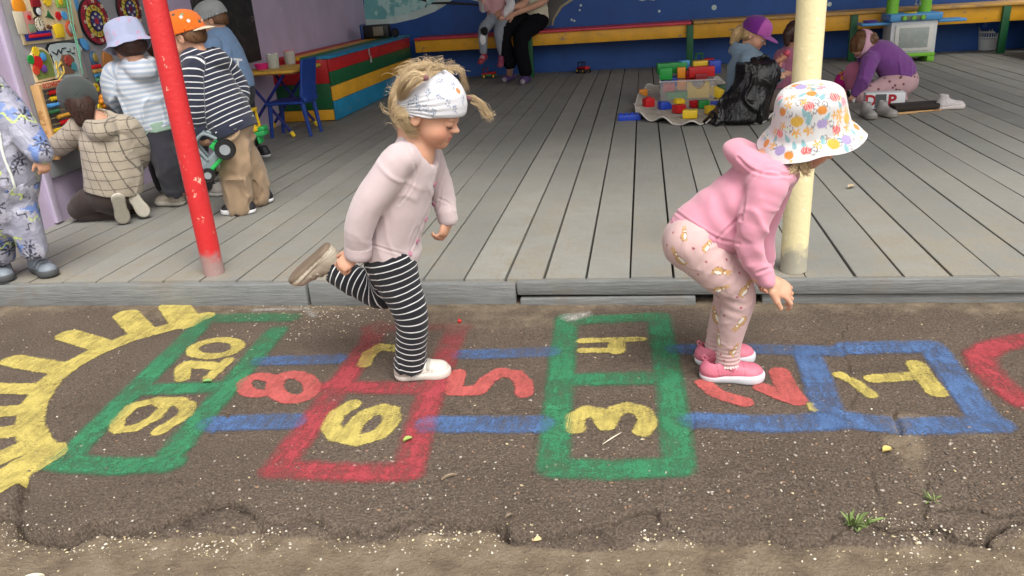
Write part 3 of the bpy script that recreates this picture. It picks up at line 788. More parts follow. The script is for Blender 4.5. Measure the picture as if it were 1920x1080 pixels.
# ---------------- deck
def m_deck():
    t = NT('grey_deck_paint'); o = t.obj(); a = t.n('Attribute'); a.attribute_name = 'v'
    st = t.noise(14, 6, .65, t.mapping(o, (6, .35, 6))); mid = t.noise(5, 6, .65, o); fine = t.noise(90, 4, .7, t.mapping(o, (3, .5, 3)))
    grey = t.mix(srgb(133, 133, 128), srgb(149, 148, 141), a.outputs['Fac'])
    grey = t.mix(grey, t.ramp(st.outputs['Fac'], [(.3, .95), (.65, 1.02)]).outputs[0], 1, 'MULTIPLY')
    sx = t.n('SeparateXYZ'); t.l(o, sx.inputs[0])
    near = t.n('MapRange'); near.inputs['From Min'].default_value = 4.6; near.inputs['From Max'].default_value = 2.85; t.l(sx.outputs['Y'], near.inputs['Value'])
    wsum = t.math('ADD', t.math('MULTIPLY', mid.outputs['Fac'], .75), t.math('MULTIPLY', st.outputs['Fac'], .35))
    wr = t.ramp(wsum, [(.50, 0), (.66, 1)])
    wf = t.math('MULTIPLY', wr.outputs[0], t.math('MULTIPLY_ADD', near.outputs[0], .80, .16))
    worn = t.mix(srgb(128, 121, 108), srgb(152, 145, 131), fine.outputs['Fac'])
    c = t.mix(grey, worn, wf)
    big = t.noise(1.3, 5, .65, o); c = t.mix(c, t.ramp(big.outputs['Fac'], [(.3, .86), (.65, 1.03)]).outputs[0], 1, 'MULTIPLY'); dk = t.noise(23, 7, .75, t.mapping(o, (1, .4, 1))); c = t.mix(c, srgb(82, 78, 70), t.math('MULTIPLY', t.ramp(dk.outputs['Fac'], [(.66, 0), (.74, 1)]).outputs[0], .45))
    c = t.mix(c, t.ramp(fine.outputs['Fac'], [(.25, .86), (.55, 1)]).outputs[0], 1, 'MULTIPLY')
    return t.fin(c, t.ramp(mid.outputs['Fac'], [(.3, .55), (.7, .8)]).outputs[0], t.bump(st.outputs['Fac'], .12, .005), Specular_IOR_Level=.4)
M_DECK = m_deck()
Y0 = at(1022, 521, DZ)[1]
xs0 = at(1022, 521, DZ)[0]; PW = .160
def boards():
    VV, FF, AA = [], [], []; k0 = int(math.floor((-3.20-xs0)/PW)); n = int((4.75+3.20)/PW)+1; b = 0
    prev = xs0+k0*PW
    for k in range(k0, k0+n):
        x0 = prev; x1 = xs0+(k+1)*PW+rng.uniform(-.007, .007); prev = x1
        gpl = rng.choice([.005, .0075, .011], p=[.35, .4, .25]); z = DZ+rng.uniform(-.003, 0); tl = rng.uniform(-.0008, .0008); yf = Y0+rng.uniform(-.008, .004); bow = rng.uniform(-.002, .002)
        ys = np.linspace(yf, 9.9, 15); c = .0014
        xa, xb = x0+gpl*.5, x1-gpl*.5
        prof = [(xa, -.05), (xa, -c), (xa+c, 0), (xb-c, 0), (xb, -c), (xb, -.05)]; m = len(prof)
        for y in ys:
            e = .002*math.sin(y*2.1+k)
            for q, (x, dz) in enumerate(prof): VV.append((x+bow*math.sin(y), y, z+dz+tl*((x-xa)/(xb-xa)-.5)+e))
        for i in range(len(ys)-1):
            for q in range(m-1): a = b+i*m+q; FF.append((a, a+1, a+m+1, a+m))
        FF.append((b+5, b+4, b+1, b)); FF.append((b+4, b+3, b+2, b+1))
        b += len(ys)*m; AA += [rng.rand()]*(len(ys)*m)
    o = mesh_np('deck', VV, FF, M_DECK, None, None, {'v': np.array(AA)}, smooth=False); tag(o, kind='structure'); return o
deck = boards()
def m_beam():
    t = NT('weathered_grey_beam'); o = t.obj(); st = t.noise(16, 6, .65, t.mapping(o, (.5, 5, 6))); n1 = t.noise(5, 6, .65, o); fine = t.noise(120, 4, .6, t.mapping(o, (.5, 3, 3)))
    c = t.mix(srgb(104, 106, 106), srgb(136, 138, 136), n1.outputs['Fac']); c = t.mix(c, t.ramp(st.outputs['Fac'], [(.3, .72), (.6, 1.04)]).outputs[0], 1, 'MULTIPLY'); c = t.mix(c, srgb(112, 102, 90), t.math('MULTIPLY', t.ramp(n1.outputs['Fac'], [(.55, 0), (.7, 1)]).outputs[0], .5))
    return t.fin(c, .8, t.bump(t.math('ADD', st.outputs['Fac'], t.math('MULTIPLY', fine.outputs['Fac'], .5)), .5, .01))
m_fas = m_beam()
m_dark = m_paint('under_deck_shade', srgb(30, 28, 26), .9)  # near-black colour stands in for the shade behind the fascia
def fx(px): return at(px, 545, .05)[0]
def fascia(x0, x1, z0, z1, y=Y0-.002, d=.04, tilt=0):
    mb = MB(); mb.box(((x0+x1)/2, y+d/2, (z0+z1)/2), (x1-x0, d, z1-z0), Matrix.Rotation(tilt, 3, 'Y'), .006); return mb
fascia(-3.3, fx(581), -.02, DZ-.008, Y0-.035).build('fascia_board', m_fas, deck)
fascia(fx(585), fx(968), -.018, DZ-.010, Y0-.028, tilt=.012).build('fascia_board', m_fas, deck)
fascia(fx(971), 4.7, .038, DZ-.006, Y0-.026).build('fascia_board', m_fas, deck)
fascia(fx(976), fx(1304), -.015, .030, Y0-.034, tilt=-.01).build('fascia_board', m_fas, deck)
fascia(fx(1430), 4.7, -.02, .033, Y0-.012).build('fascia_board', m_fas, deck)
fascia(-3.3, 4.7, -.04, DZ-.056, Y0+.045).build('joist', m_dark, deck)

# ---------------- pavilion walls, roof, posts
WP0 = np.array([-3.13, 2.9]); WT = nrm(np.array([-3.42, 9.9])-WP0); WN = np.array([WT[1], -WT[0]])      # WN points into the pavilion (+x)
def wpt(a, z, off=0.0):
    p = WP0+WT*a+WN*off; return np.array([p[0], p[1], z])
def onwall(px, py, off=0.0):
    v = ray(px, py); p0 = WP0+WN*off; k = ((p0-CAM[:2])@WN)/(v[:2]@WN); P = CAM+k*v; return float((P[:2]-p0)@WT), float(P[2])
RWALL = Matrix(((WT[0], WN[0], 0), (WT[1], WN[1], 0), (0, 0, 1)))          # local x along wall, y out of the wall, z up
def wmat(a, z, off): return Matrix.Translation(Vector(wpt(a, z, off))) @ RWALL.to_4x4()
def wmat_face(a, z, off):                                                   # local XY = wall plane (x along, y up), local +Z out of the wall
    R = Matrix(((WT[0], 0, WN[0]), (WT[1], 0, WN[1]), (0, 1, 0))); return Matrix.Translation(Vector(wpt(a, z, off))) @ R.to_4x4()
m_lil = m_paint('lilac_wall_paint', srgb(196, 180, 206), .75, srgb(206, 198, 210), .12, 7, .2, .12)
m_lil2 = m_paint('pale_lilac_trim', srgb(204, 192, 216), .65, None, 0, 9, .2, .1)
lw = MB(); lw.box(wpt(3.4, 1.86, -.06), (7.2, .12, 3.74), RWALL); lwo = lw.build('side_wall', m_lil, origin=wpt(3.4, 0, -.06))
tag(lwo, 'lilac painted side wall of the pavilion at left', 'wall')
tr = MB(); tr.box(wpt(.40, 1.86, .010), (.06, .02, 3.5), RWALL, .004); tr.box(wpt(.755, 1.86, .012), (.05, .024, 3.5), RWALL, .004); tr.build('trim', m_lil2, lwo)
m_blue = NT('blue_mural_paint')
def _mural():
    t = m_blue; o = t.obj(); n1 = t.noise(4, 5, .6, o); n2_ = t.noise(40, 3, .6, o)
    c = t.mix(srgb(22, 62, 128), srgb(34, 92, 172), n1.outputs['Fac'])
    chips = t.ramp(t.noise(9, 8, .7, o).outputs['Fac'], [(.70, 0), (.74, 1)])
    c = t.mix(c, srgb(110, 140, 170), t.math('MULTIPLY', chips.outputs[0], .6))
    return t.fin(c, .55, t.bump(n2_.outputs['Fac'], .15, .004))
_mural()
YB = 9.92
bw = MB(); bw.box((.7, YB+.06, 1.86), (8.4, .12, 3.74)); bwo = bw.build('mural_wall', m_blue.m, origin=(.7, YB+.06, 0))
tag(bwo, 'blue back wall with a painted underwater mural', 'wall')
def bpx(px, py):
    p = atY(px, py, YB); return p[0], p[2]
def mural_shape(name, pts, mat, off, parent=bwo):
    P = [bpx(*p) for p in pts]; mb = MB()
    mb.prism(P, .002, Matrix(((1, 0, 0, 0), (0, 0, -1, YB-off), (0, 1, 0, 0), (0, 0, 0, 1)))); return mb.build(name, mat, parent)
m_teal = m_paint('teal_mural_paint', srgb(120, 190, 190), .6, srgb(180, 220, 215), .25, 5, .1, .2)
m_mwhite = m_paint('pale_mural_paint', srgb(200, 220, 215), .6)
m_mblack = m_paint('dark_mural_line', srgb(25, 30, 34), .6)
m_mgrey = m_paint('grey_rock_mural_paint', srgb(92, 92, 88), .6)
mural_shape('painted_wave', [(683, -90), (683, 47), (700, 47), (740, 44), (780, 35), (815, 22), (835, 10), (850, -2), (880, -60)], m_mwhite, .002)
mural_shape('painted_sea', [(683, -90), (683, 36), (720, 36), (765, 26), (800, 12), (830, -8), (850, -60)], m_teal, .005)
mural_shape('painted_branch', [(770, -8), (800, 0), (800, 13), (812, 4), (850, 3), (905, 8), (905, 11), (840, 8), (808, 8), (797, 15), (800, 4), (780, -2)], m_mblack, .008)
mural_shape('painted_wave', [(850, -60), (840, -12), (900, 4), (930, 2), (930, -60)], m_mwhite, .0045)
mural_shape('painted_rock', [(1010, -80), (1012, 52), (1030, 50), (1042, 24), (1060, 2), (1080, -20), (1090, -80)], m_mgrey, .003)
mural_shape('painted_branch', [(1072, -4), (1050, 12), (1036, 36), (1034, 48), (1037, 48), (1040, 36), (1054, 14), (1078, -2)], m_paint('straw_mural_line', srgb(160, 150, 110), .6), .006)
mural_shape('painted_wave', [(1192, -30), (1192, -2), (1204, 2), (1214, -1), (1226, 1), (1234, -4), (1234, -30)], m_mwhite, .004)
bub = MB()
for px, py, r in [(1089, 10, .014), (1087, 19, .012), (1072, 37, .014), (1077, 39, .013), (1236, 21, .016), (1339, 14, .03), (1555, 8, .025), (1420, -10, .02), (1160, -12, .02)]:
    x, z = bpx(px, py); bub.lathe([(0, .001), (r, .001), (r, 0), (0, 0)], Matrix(((1, 0, 0, x), (0, 0, -1, YB-.003), (0, 1, 0, z), (0, 0, 0, 1))), 14)
bub.build('painted_bubbles', m_mwhite, bwo)
rw = MB(); rw.box((4.82, 6.4, .59), (.12, 7.0, 1.2)); tag(rw.build('side_wall', m_lil, origin=(4.82, 6.4, 0)), 'unseen right side wall of the deck, lowered to admit light', 'wall')  # out of view; kept low so more light reaches the deck
m_roof = m_paint('pale_bounce_roof', srgb(206, 204, 198), .8, None, 0, 6, .3)  # roof is out of view; paled and raised to bring light under it
rf = MB(); rf.box((.75, 6.42, 3.82), (8.5, 7.46, .06), Matrix.Rotation(-.03, 3, 'X')); rfo = rf.build('roof', m_roof, origin=(.75, 6.15, 3.8)); tag(rfo, 'unseen roof over the play deck, made pale to bounce light', 'roof')
rb = MB()
for x in np.arange(-3, 4.6, .95): rb.box((x, 6.42, 3.72), (.06, 7.1, .1), Matrix.Rotation(-.03, 3, 'X'))
rb.build('rafters', m_roof, rfo)
def m_post(name, col, col2):
    t = NT(name); o = t.obj(); n1 = t.noise(20, 8, .75, t.mapping(o, (1, 1, .7))); n2_ = t.noise(70, 4, .6, o); sx = t.n('SeparateXYZ'); t.l(o, sx.inputs[0])
    c = t.mix(mul(col, .88), mul(col, 1.1), t.noise(5, 4, .6, o).outputs['Fac'])
    chip = t.ramp(n1.outputs['Fac'], [(.605, 0), (.625, 1)])
    c = t.mix(c, col2, t.math('MULTIPLY', chip.outputs[0], .85))
    low = t.ramp(t.math('ADD', sx.outputs['Z'], t.math('MULTIPLY', t.math('SUBTRACT', n2_.outputs['Fac'], .5), .12)), [(.0, 1), (.06, 0)])
    base = t.n('MapRange'); base.inputs['From Min'].default_value = .11; base.inputs['From Max'].default_value = .05
    t.l(t.math('ADD', sx.outputs['Z'], t.math('MULTIPLY', t.math('SUBTRACT', t.noise(17, 4, .6, o).outputs['Fac'], .5), .2)), base.inputs['Value'])
    c = t.mix(c, srgb(140, 138, 134), t.math('MULTIPLY', base.outputs[0], .8))
    return t.fin(c, .42, t.bump(t.math('ADD', n2_.outputs['Fac'], t.math('MULTIPLY', chip.outputs[0], -.4)), .35, .006))
def post(px, py, r, mat, label):
    b = at(px, py, DZ); prof = []
    for z in np.linspace(0, 3.6, 60): prof.append((r*(1+.012*math.sin(z*9+px)), z))
    mb = MB(); mb.lathe([(0, 0)]+prof, Matrix.Translation(Vector((b[0], b[1], DZ-.002))), 36)
    o = mb.build('post', mat, origin=(b[0], b[1], DZ)); tag(o, label, 'post', 'round posts holding the roof'); return o, b
pr, PRB = post(402, 512, .0425, m_post('red_post_paint', srgb(200, 42, 46), srgb(226, 190, 170)), 'red painted round post with chipped paint')
pc, PCB = post(1487, 505, .0475, m_post('cream_post_paint', srgb(226, 214, 168), srgb(240, 232, 200)), 'cream painted round post behind the girl in pink')
hb = MB(); hz = atY(346, 365, PRB[1]-.042); hb.lathe([(0, .003), (.007, .003), (.008, 0), (0, 0)], Matrix.Translation(Vector(hz)) @ Matrix.Rotation(math.pi/2, 4, 'X'), 14)
hb.build('bolt', m_plastic('rusty_bolt', srgb(70, 40, 32), .6), pr)
# ================================================================== PROPS
def P_(name, rgb, **k): return m_plastic(name, srgb(*rgb), **k)
def WD(name, rgb, wear=(150, 130, 105), amt=.1, **k): return m_paint(name, srgb(*rgb), .5, srgb(*wear), amt, **k)
pl_red = P_('red_plastic', (205, 30, 36)); pl_yel = P_('yellow_plastic', (236, 200, 40)); pl_grn = P_('green_plastic', (36, 150, 66)); pl_blu = P_('blue_plastic', (34, 72, 190))
pl_org = P_('orange_plastic', (240, 150, 30)); pl_blk = P_('black_plastic', (24, 24, 26)); pl_wht = P_('white_plastic', (220, 222, 224)); pl_lbl = P_('light_blue_plastic', (86, 160, 220))
pl_lime = P_('lime_plastic', (130, 200, 60)); pl_gry = P_('grey_plastic', (140, 146, 150)); pl_pnk = P_('pink_plastic', (214, 40, 130)); pl_pur = P_('violet_plastic', (120, 80, 160))
wd_red = WD('red_wood_paint', (190, 30, 34)); wd_yel = WD('yellow_wood_paint', (232, 170, 40), amt=.14); wd_grn = WD('green_wood_paint', (24, 110, 56)); wd_blu = WD('sea_blue_wood_paint', (28, 130, 170), amt=.14)
wd_dgrn = WD('dark_green_wood_paint', (20, 92, 52)); wd_ply = m_paint('pale_plywood', srgb(226, 206, 166), .6, srgb(190, 164, 120), .15, 10, .12, .12); wd_nat = m_paint('varnished_pine', srgb(206, 164, 110), .5, srgb(176, 130, 80), .2, 12, .12, .2)
wd_coral = WD('coral_wood_paint', (206, 62, 76)); metal = m_plastic('bare_metal', srgb(160, 160, 158), .35)
def text(s, size, mat, M, name='lettering', parent=None, ext=.0006, bold=.0):
    cu = bpy.data.curves.new('lettering', 'FONT'); cu.body = s; cu.size = size; cu.extrude = ext; cu.align_x = 'CENTER'; cu.align_y = 'CENTER'; cu.offset = bold; cu.resolution_u = 3
    o = bpy.data.objects.new('lettering', cu); SC.collection.objects.link(o)
    me = bpy.data.meshes.new_from_object(o.evaluated_get(bpy.context.evaluated_depsgraph_get())); bpy.data.objects.remove(o)
    me.transform(Matrix.Translation(Vector(-fullrel(parent))) @ M); me.materials.clear(); me.materials.append(mat)
    r = bpy.data.objects.new(name, me); link(r, parent); return r

# ---------------- bench along the back wall
BY, BZ = 9.46, .615
bench = thing('bench', (.7, BY+.2, DZ), 'long built-in bench under the mural, red seat edge at left and wooden at right', 'bench')
mb = MB(); mb.box((-1.08, BY+.215, BZ-.012), (3.24, .45, .026), None, .004); mb.build('seat', wd_coral, bench)
mb = MB(); mb.box((2.63, BY+.215, BZ-.010), (4.14, .46, .03), None, .004); mb.build('seat', m_paint('ochre_plank', srgb(206, 160, 84), .55, srgb(176, 140, 96), .2, 9), bench)
mb = MB(); mb.box((-1.08, BY+.03, BZ-.095), (3.24, .02, .135), None, .003); mb.build('apron', wd_yel, bench)
mb = MB(); mb.box((2.63, BY+.028, BZ-.105), (4.14, .02, .16), None, .003); mb.build('apron', wd_yel, bench)
for px, py in ((995, 147), (1293, 129), (1597, 111), (1879, 95)):
    x = at(px, py, DZ)[0]; x = atY(px, py-20, BY)[0]
    mb = MB(); mb.box((x, BY+.005, (DZ+BZ-.03)/2), (.075, .045, BZ-.03-DZ), None, .004); mb.build('leg', wd_dgrn, bench)

# ---------------- striped toy chest against the left wall
CX0, CX1, CY0, CY1, CZ = -3.30, -2.74, 6.82, 9.40, .665
chest = thing('toy_chest', ((CX0+CX1)/2, 8.1, DZ), 'long wooden chest in painted red, green, yellow and blue bands, against the lilac wall', 'chest')
bands = [(DZ+.005, .275, wd_blu, wd_yel), (.275, .405, wd_yel, wd_dgrn), (.405, .53, wd_dgrn, wd_red), (.53, CZ-.025, wd_red, wd_red)]
sideb = [(DZ+.005, .20, wd_yel), (.20, .43, wd_dgrn), (.43, CZ-.025, wd_red)]
for z0, z1, m, _ in bands:
    MB().box((CX1-.012, (CY0+CY1)/2, (z0+z1)/2), (.024, CY1-CY0, z1-z0-.002), None, .003).build('front_plank', m, chest)
for z0, z1, m in sideb:
    MB().box(((CX0+CX1)/2-.014, CY0+.012, (z0+z1)/2), (CX1-CX0-.028, .024, z1-z0-.002), None, .003).build('end_plank', m, chest)
for i, m in enumerate((wd_red, wd_yel, wd_grn, wd_blu)):
    w = (CX1+.02-CX0)/4; MB().box((CX0+w*(i+.5), (CY0+CY1)/2, CZ-.012), (w-.003, CY1-CY0+.03, .024), None, .003).build('lid_plank', m, chest)
hs = MB(); hp = np.array([CX1+.004, 7.9, CZ-.05]); hs.box(hp+[0, 0, .0], (.006, .022, .09)); hs.tube([hp+[.008, -.012, -.05], hp+[.010, -.014, -.085], hp+[.010, .014, -.085], hp+[.008, .012, -.05]], .004, 6); hs.box(hp+[.008, 0, -.10], (.014, .034, .032), None, .004)
hs.build('padlock', metal, chest)
r2 = thing('toy_chest', (4.30, 7.9, DZ), 'blue and yellow painted chest at the right end of the bench', 'chest')
MB().box((4.30, 7.8, .25), (.60, 3.0, .29), None, .005).build('front_plank', wd_blu, r2); MB().box((4.30, 7.8, .49), (.62, 3.02, .18), None, .005).build('front_plank', wd_yel, r2); MB().box((4.30, 7.8, .60), (.66, 3.06, .03), None, .005).build('lid_plank', wd_yel, r2)

# ---------------- folding table, chair, tubs
tz = .625
tab = thing('folding_table', (-3.0, 6.33, DZ), 'small yellow-topped folding table with crossed blue metal legs', 'table')
poly = []
for cx, cy, a0 in ((-2.80, 6.14, -90), (-2.80, 6.58, 0), (-3.18, 6.58, 90), (-3.18, 6.14, 180)):
    for k in range(6): a = math.radians(a0+18*k); poly.append((cx+.07*math.cos(a), cy+.07*math.sin(a)))
MB().prism(poly, .018, Matrix.Translation((0, 0, tz-.018)), .004).build('tabletop', WD('ochre_table_top', (222, 176, 62), (196, 150, 70), .2), tab)
MB().prism([(x*.985-.045, y*.985+.095) for x, y in poly], .01, Matrix.Translation((0, 0, tz-.029)), .002).build('rim', m_paint('brown_table_edge', srgb(120, 80, 40), .6), tab)
nb = m_plastic('navy_metal', srgb(26, 34, 110), .4)
for yy in (6.10, 6.60):
    for a, b in (((-3.2, yy, tz-.03), (-2.83, yy-.04, DZ+.012)), ((-2.86, yy+.02, tz-.03), (-3.26, yy-.02, DZ+.012))):
        lg = MB().tube([a, b], .0125, 10).build('leg', nb, tab); MB().tube([np.array(b)+[0, 0, -.008], np.array(b)+(np.array(a)-np.array(b))*.06], .018, 10).build('foot_cap', pl_yel, lg)
ch = thing('small_chair', (-2.86, 6.16, DZ), 'blue plastic child chair pushed up to the folding table', 'chair')
cb = P_('dark_blue_chair_plastic', (22, 60, 140), rough=.45)
s = SDF(.02); s.box((-2.86, 6.16, .375), (.165, .15, .012), None, .01); s.build('seat', cb, ch, .008)
s = SDF(.03); Rb = np.array(Matrix.Rotation(math.radians(-10), 3, 'Y'))
s.box((-2.675, 6.16, .56), (.011, .15, .15), Rb, .01).ell((-2.69, 6.16, .44), (.02, .13, .08)).box((-2.69, 6.16, .385), (.02, .13, .016), None, .012); s.build('backrest', cb, ch, .008)
for x, y, dx in ((-2.71, 6.05, .03), (-2.71, 6.27, .03), (-2.99, 6.05, -.03), (-2.99, 6.27, -.03)):
    MB().tube([(x, y, .37), (x+dx, y, DZ)], [.02, .014], 10).build('leg', cb, ch)
def tub(px, py, r, h, label, mat, fill, name='plastic_tub', cat='tub'):
    b = at(px, py, tz+.001); o = thing(name, b, label, cat, 'tubs on the folding table')
    M = Matrix.Translation(Vector(b)); MB().lathe([(0, .0), (r*.88, 0), (r, h), (r*1.06, h), (r*1.06, h-.008), (r*.97, h-.01), (r*.86, .008), (0, .008)], M, 24).build('tub', mat, o)
    mb = MB()
    for k in range(9): a = rng.uniform(0, 6.28); q = r*.5*rng.rand(); mb.tube([b+[q*math.cos(a), q*math.sin(a), .012], b+[r*.7*math.cos(a+.5), r*.7*math.sin(a+.5), h*rng.uniform(.8, 1.12)]], .010, 7)
    mb.build('contents', fill, o); return o
def m_clear(name, col, a=.35, rough=.3):
    if name in MATS: return MATS[name]
    t = NT(name); n1 = t.noise(12, 3, .6, t.obj()); t.l(t.math('MULTIPLY_ADD', n1.outputs['Fac'], .2, a-.1), t.b.inputs['Alpha']); MATS[name] = t.fin(col, rough); return MATS[name]
tub(514, 128, .052, .115, 'translucent tub of white chalk sticks on the table', m_clear('clear_tub', srgb(210, 215, 205), .5), P_('chalk_sticks', (222, 222, 206), rough=.8))
tub(545, 120, .050, .11, 'translucent tub with pink sticks at the back of the table', m_clear('clear_tub', (0, 0, 0)), P_('pink_chalk', (224, 120, 120), rough=.8))
b = at(492, 130, tz+.001); MB().lathe([(0, .001), (.045, .001), (.062, .045), (.066, .046), (.06, .036), (.045, .008), (0, .007)], Matrix.Translation(Vector(b)), 24).build('bowl', pl_pnk, origin=b)
tag(bpy.data.objects['bowl'], 'magenta plastic bowl on the folding table', 'bowl')
# toy recorder box on the chest
b = np.array([-3.02, 9.1, CZ]); o = thing('toy_radio', b, 'dark toy box with a clear end lying on the far end of the striped chest', 'toy')
MB().box(b+[0, 0, .075], (.30, .14, .15), None, .012).build('case', pl_blk, o); MB().box(b+[-.17, 0, .08], (.038, .13, .16), None, .008).build('end_panel', m_plastic('navy_end', srgb(30, 60, 120)), o); MB().box(b+[.03, -.073, .08], (.12, .008, .10), None, .003).build('window', P_('dull_beige', (120, 116, 100)), o)
MB().lathe([(0, 0), (.04, 0), (.05, .012), (.04, .03), (0, .03)], Matrix.Translation(Vector(b+[.21, 0, .05])) @ Matrix.Rotation(math.pi/2, 4, 'X'), 18).build('knob', pl_blk, o)

# ---------------- toy vehicles on the floor under the bench
def wheel(c, r, w, axis, parent, hub=None, tyre=None, name='wheel'):
    q = Vector(axis).to_track_quat('Z', 'Y').to_matrix().to_4x4(); M = Matrix.Translation(Vector(c)) @ q
    t = MB().lathe([(r*.55, -w/2), (r*.92, -w/2), (r, -w*.3), (r, w*.3), (r*.92, w/2), (r*.55, w/2), (r*.5, 0), (r*.55, -w/2)], M, 22).build(name, tyre or pl_blk, parent)
    MB().lathe([(0, -w*.42), (r*.5, -w*.46), (r*.58, -w*.3), (r*.58, w*.3), (r*.5, w*.46), (0, w*.42)], M, 18).build('rim', hub or pl_gry, t); return t
def frame_mat(o, ang, tilt=0):
    return Matrix.Translation(Vector(o)) @ Matrix.Rotation(ang, 4, 'Z') @ Matrix.Rotation(tilt, 4, 'Y')
def toy_car(o, ang, L, body, cab, base, label, hub=pl_yel, name='toy_car', cat='toy car', group='toy cars under the bench', cabx=-.18):
    t = thing(name, o, label, cat, group); M = frame_mat(o, ang); p = lambda x, y, z: M @ Vector((x*L, y*L, z*L)); R = M.to_3x3()
    MB().box(p(0, 0, .17), (L*.98, L*.4, L*.1), R, .006).build('chassis', base, t)
    s = SDF(.01); Rr = np.array(R.transposed()); s.box(p(.25, 0, .29), (L*.24, L*.19, L*.09), Rr, .02).box(p(-.22, 0, .26), (L*.25, L*.2, L*.06), Rr, .015); s.build('body', body, t, .006)
    mb = MB()
    for sx in (-.16, .16):
        for sy in (-1, 1): mb.tube([p(cabx+sx, sy*.16, .3), p(cabx+sx*.8, sy*.14, .58)], L*.028, 6)
    mb.box(p(cabx, 0, .6), (L*.38, L*.36, L*.05), R, .008); mb.build('cab', cab, t)
    for x in (-.3, .3):
        for y in (-1, 1): wheel(p(x, y*.22, .12), L*.135, L*.1, R @ Vector((0, 1, 0)), t, hub)
    return t
toy_car(at(917, 146, DZ), .1, .19, pl_red, P_('dark_red_plastic', (120, 24, 28)), pl_grn, 'small red and green toy tractor on the floor by the seated adult')
toy_car(at(1094, 136, DZ), -.9, .20, pl_red, pl_blk, pl_blk, 'dark red toy car with a black cab on the floor below the bench')
toy_car(at(1318, 126, DZ), .0, .26, pl_red, P_('mid_green_plastic', (50, 130, 70)), pl_red, 'red toy truck with a green cab beside the bench leg', pl_wht)

# ---------------- grey rug, transparent bin, building blocks
def rug():
    base = np.array([(-.08, 6.72), (-.05, 6.35), (-.02, 6.14), (.10, 6.03), (.22, 5.93), (.36, 5.84), (.46, 5.93), (.55, 5.87), (.66, 5.9), (.85, 5.85), (.98, 6.2), (1.0, 7.0), (.98, 7.8), (.85, 8.05), (.72, 8.15), (.6, 7.98), (.45, 8.1), (.25, 7.9), (.1, 8.0), (.0, 7.75), (-.04, 7.2)])
    c = np.array([.45, 6.95]); B = spline(np.vstack([base, base[:1]]), 160)[:-1]; n = len(B); m = 26; V = []; 
    for j in range(m+1):
        t = (j/m)
        for i, p in enumerate(B):
            q = c+(p-c)*t; e = max(0, (t-.72)/.28)
            V.append((q[0], q[1], DZ+.007+.006*abs(vnoise([[q[0], q[1], 0]], 7, 3)[0])+e*e*(.018+.022*math.sin(i*.55)+.02*vnoise([[i*.13, 0, 0]], 1, 2)[0])))
    V = np.array(V); F = []
    for j in range(m):
        for i in range(n): F.append((j*n+i, j*n+(i+1) % n, (j+1)*n+(i+1) % n, (j+1)*n+i))
    V[:, 2] = np.maximum(V[:, 2], DZ+.005); F = np.array(F); V2 = np.concatenate([V, V-[0, 0, .004]]); F2 = np.concatenate([F, F[:, ::-1]+len(V)])
    t = NT('grey_rug_cloth'); o = t.obj(); vo = t.n('TexVoronoi'); vo.inputs['Scale'].default_value = 16; t.l(o, vo.inputs['Vector'])
    dots = t.ramp(vo.outputs['Distance'], [(.2, 1), (.32, 0)]); n1 = t.noise(18, 4, .6, o)
    cc = t.mix(t.mix(srgb(168, 160, 148), srgb(192, 184, 172), n1.outputs['Fac']), srgb(214, 208, 200), t.math('MULTIPLY', dots.outputs[0], .7))
    m_ = t.fin(cc, .95, t.bump(t.noise(400, 2, .6, o).outputs['Fac'], .3, .003))
    R_ = mesh_np('rug', V2, F2, m_, origin=(c[0], c[1], DZ)); tag(R_, 'crumpled grey dotted cloth spread on the deck under the toy blocks', 'cloth')
    E = V[m*n:(m+1)*n]; v, f, a = strands([np.vstack([E, E[:1]])], .006, .006, 6); mesh_np('hem', v, f, m_cloth('pale_hem', srgb(205, 200, 192)), R_)
rug()
RZ = DZ+.014
binb = np.array([.37, 7.2, RZ]); bn = thing('storage_bin', binb, 'transparent plastic bin full of toy blocks on the grey cloth', 'bin')
mb = MB(); x0, x1, y0, y1, z1 = .15, .60, 7.02, 7.40, .165
for a, b_, c_, d_ in (((x0, y0), (x1, y0), 0, 0), ((x1, y0), (x1, y1), 0, 0), ((x1, y1), (x0, y1), 0, 0), ((x0, y1), (x0, y0), 0, 0)):
    cx_, cy_ = (a[0]+b_[0])/2, (a[1]+b_[1])/2; mb.box((cx_, cy_, RZ+z1/2), (abs(b_[0]-a[0])+.003, abs(b_[1]-a[1])+.003, z1), None, .001)
mb.build('bin_wall', m_clear('milky_clear_plastic', srgb(220, 220, 220), .2, .2), bn)
mb = MB(); mb.box(((x0+x1)/2, y0-.006, RZ+z1), (x1-x0+.03, .014, .012), None, .003).box(((x0+x1)/2, y1+.006, RZ+z1), (x1-x0+.03, .014, .012), None, .003).box((x0-.006, (y0+y1)/2, RZ+z1), (.014, y1-y0, .012), None, .003).box((x1+.006, (y0+y1)/2, RZ+z1), (.014, y1-y0, .012), None, .003)
mb.build('rim', m_clear('milky_rim', srgb(225, 225, 225), .5, .25), bn)
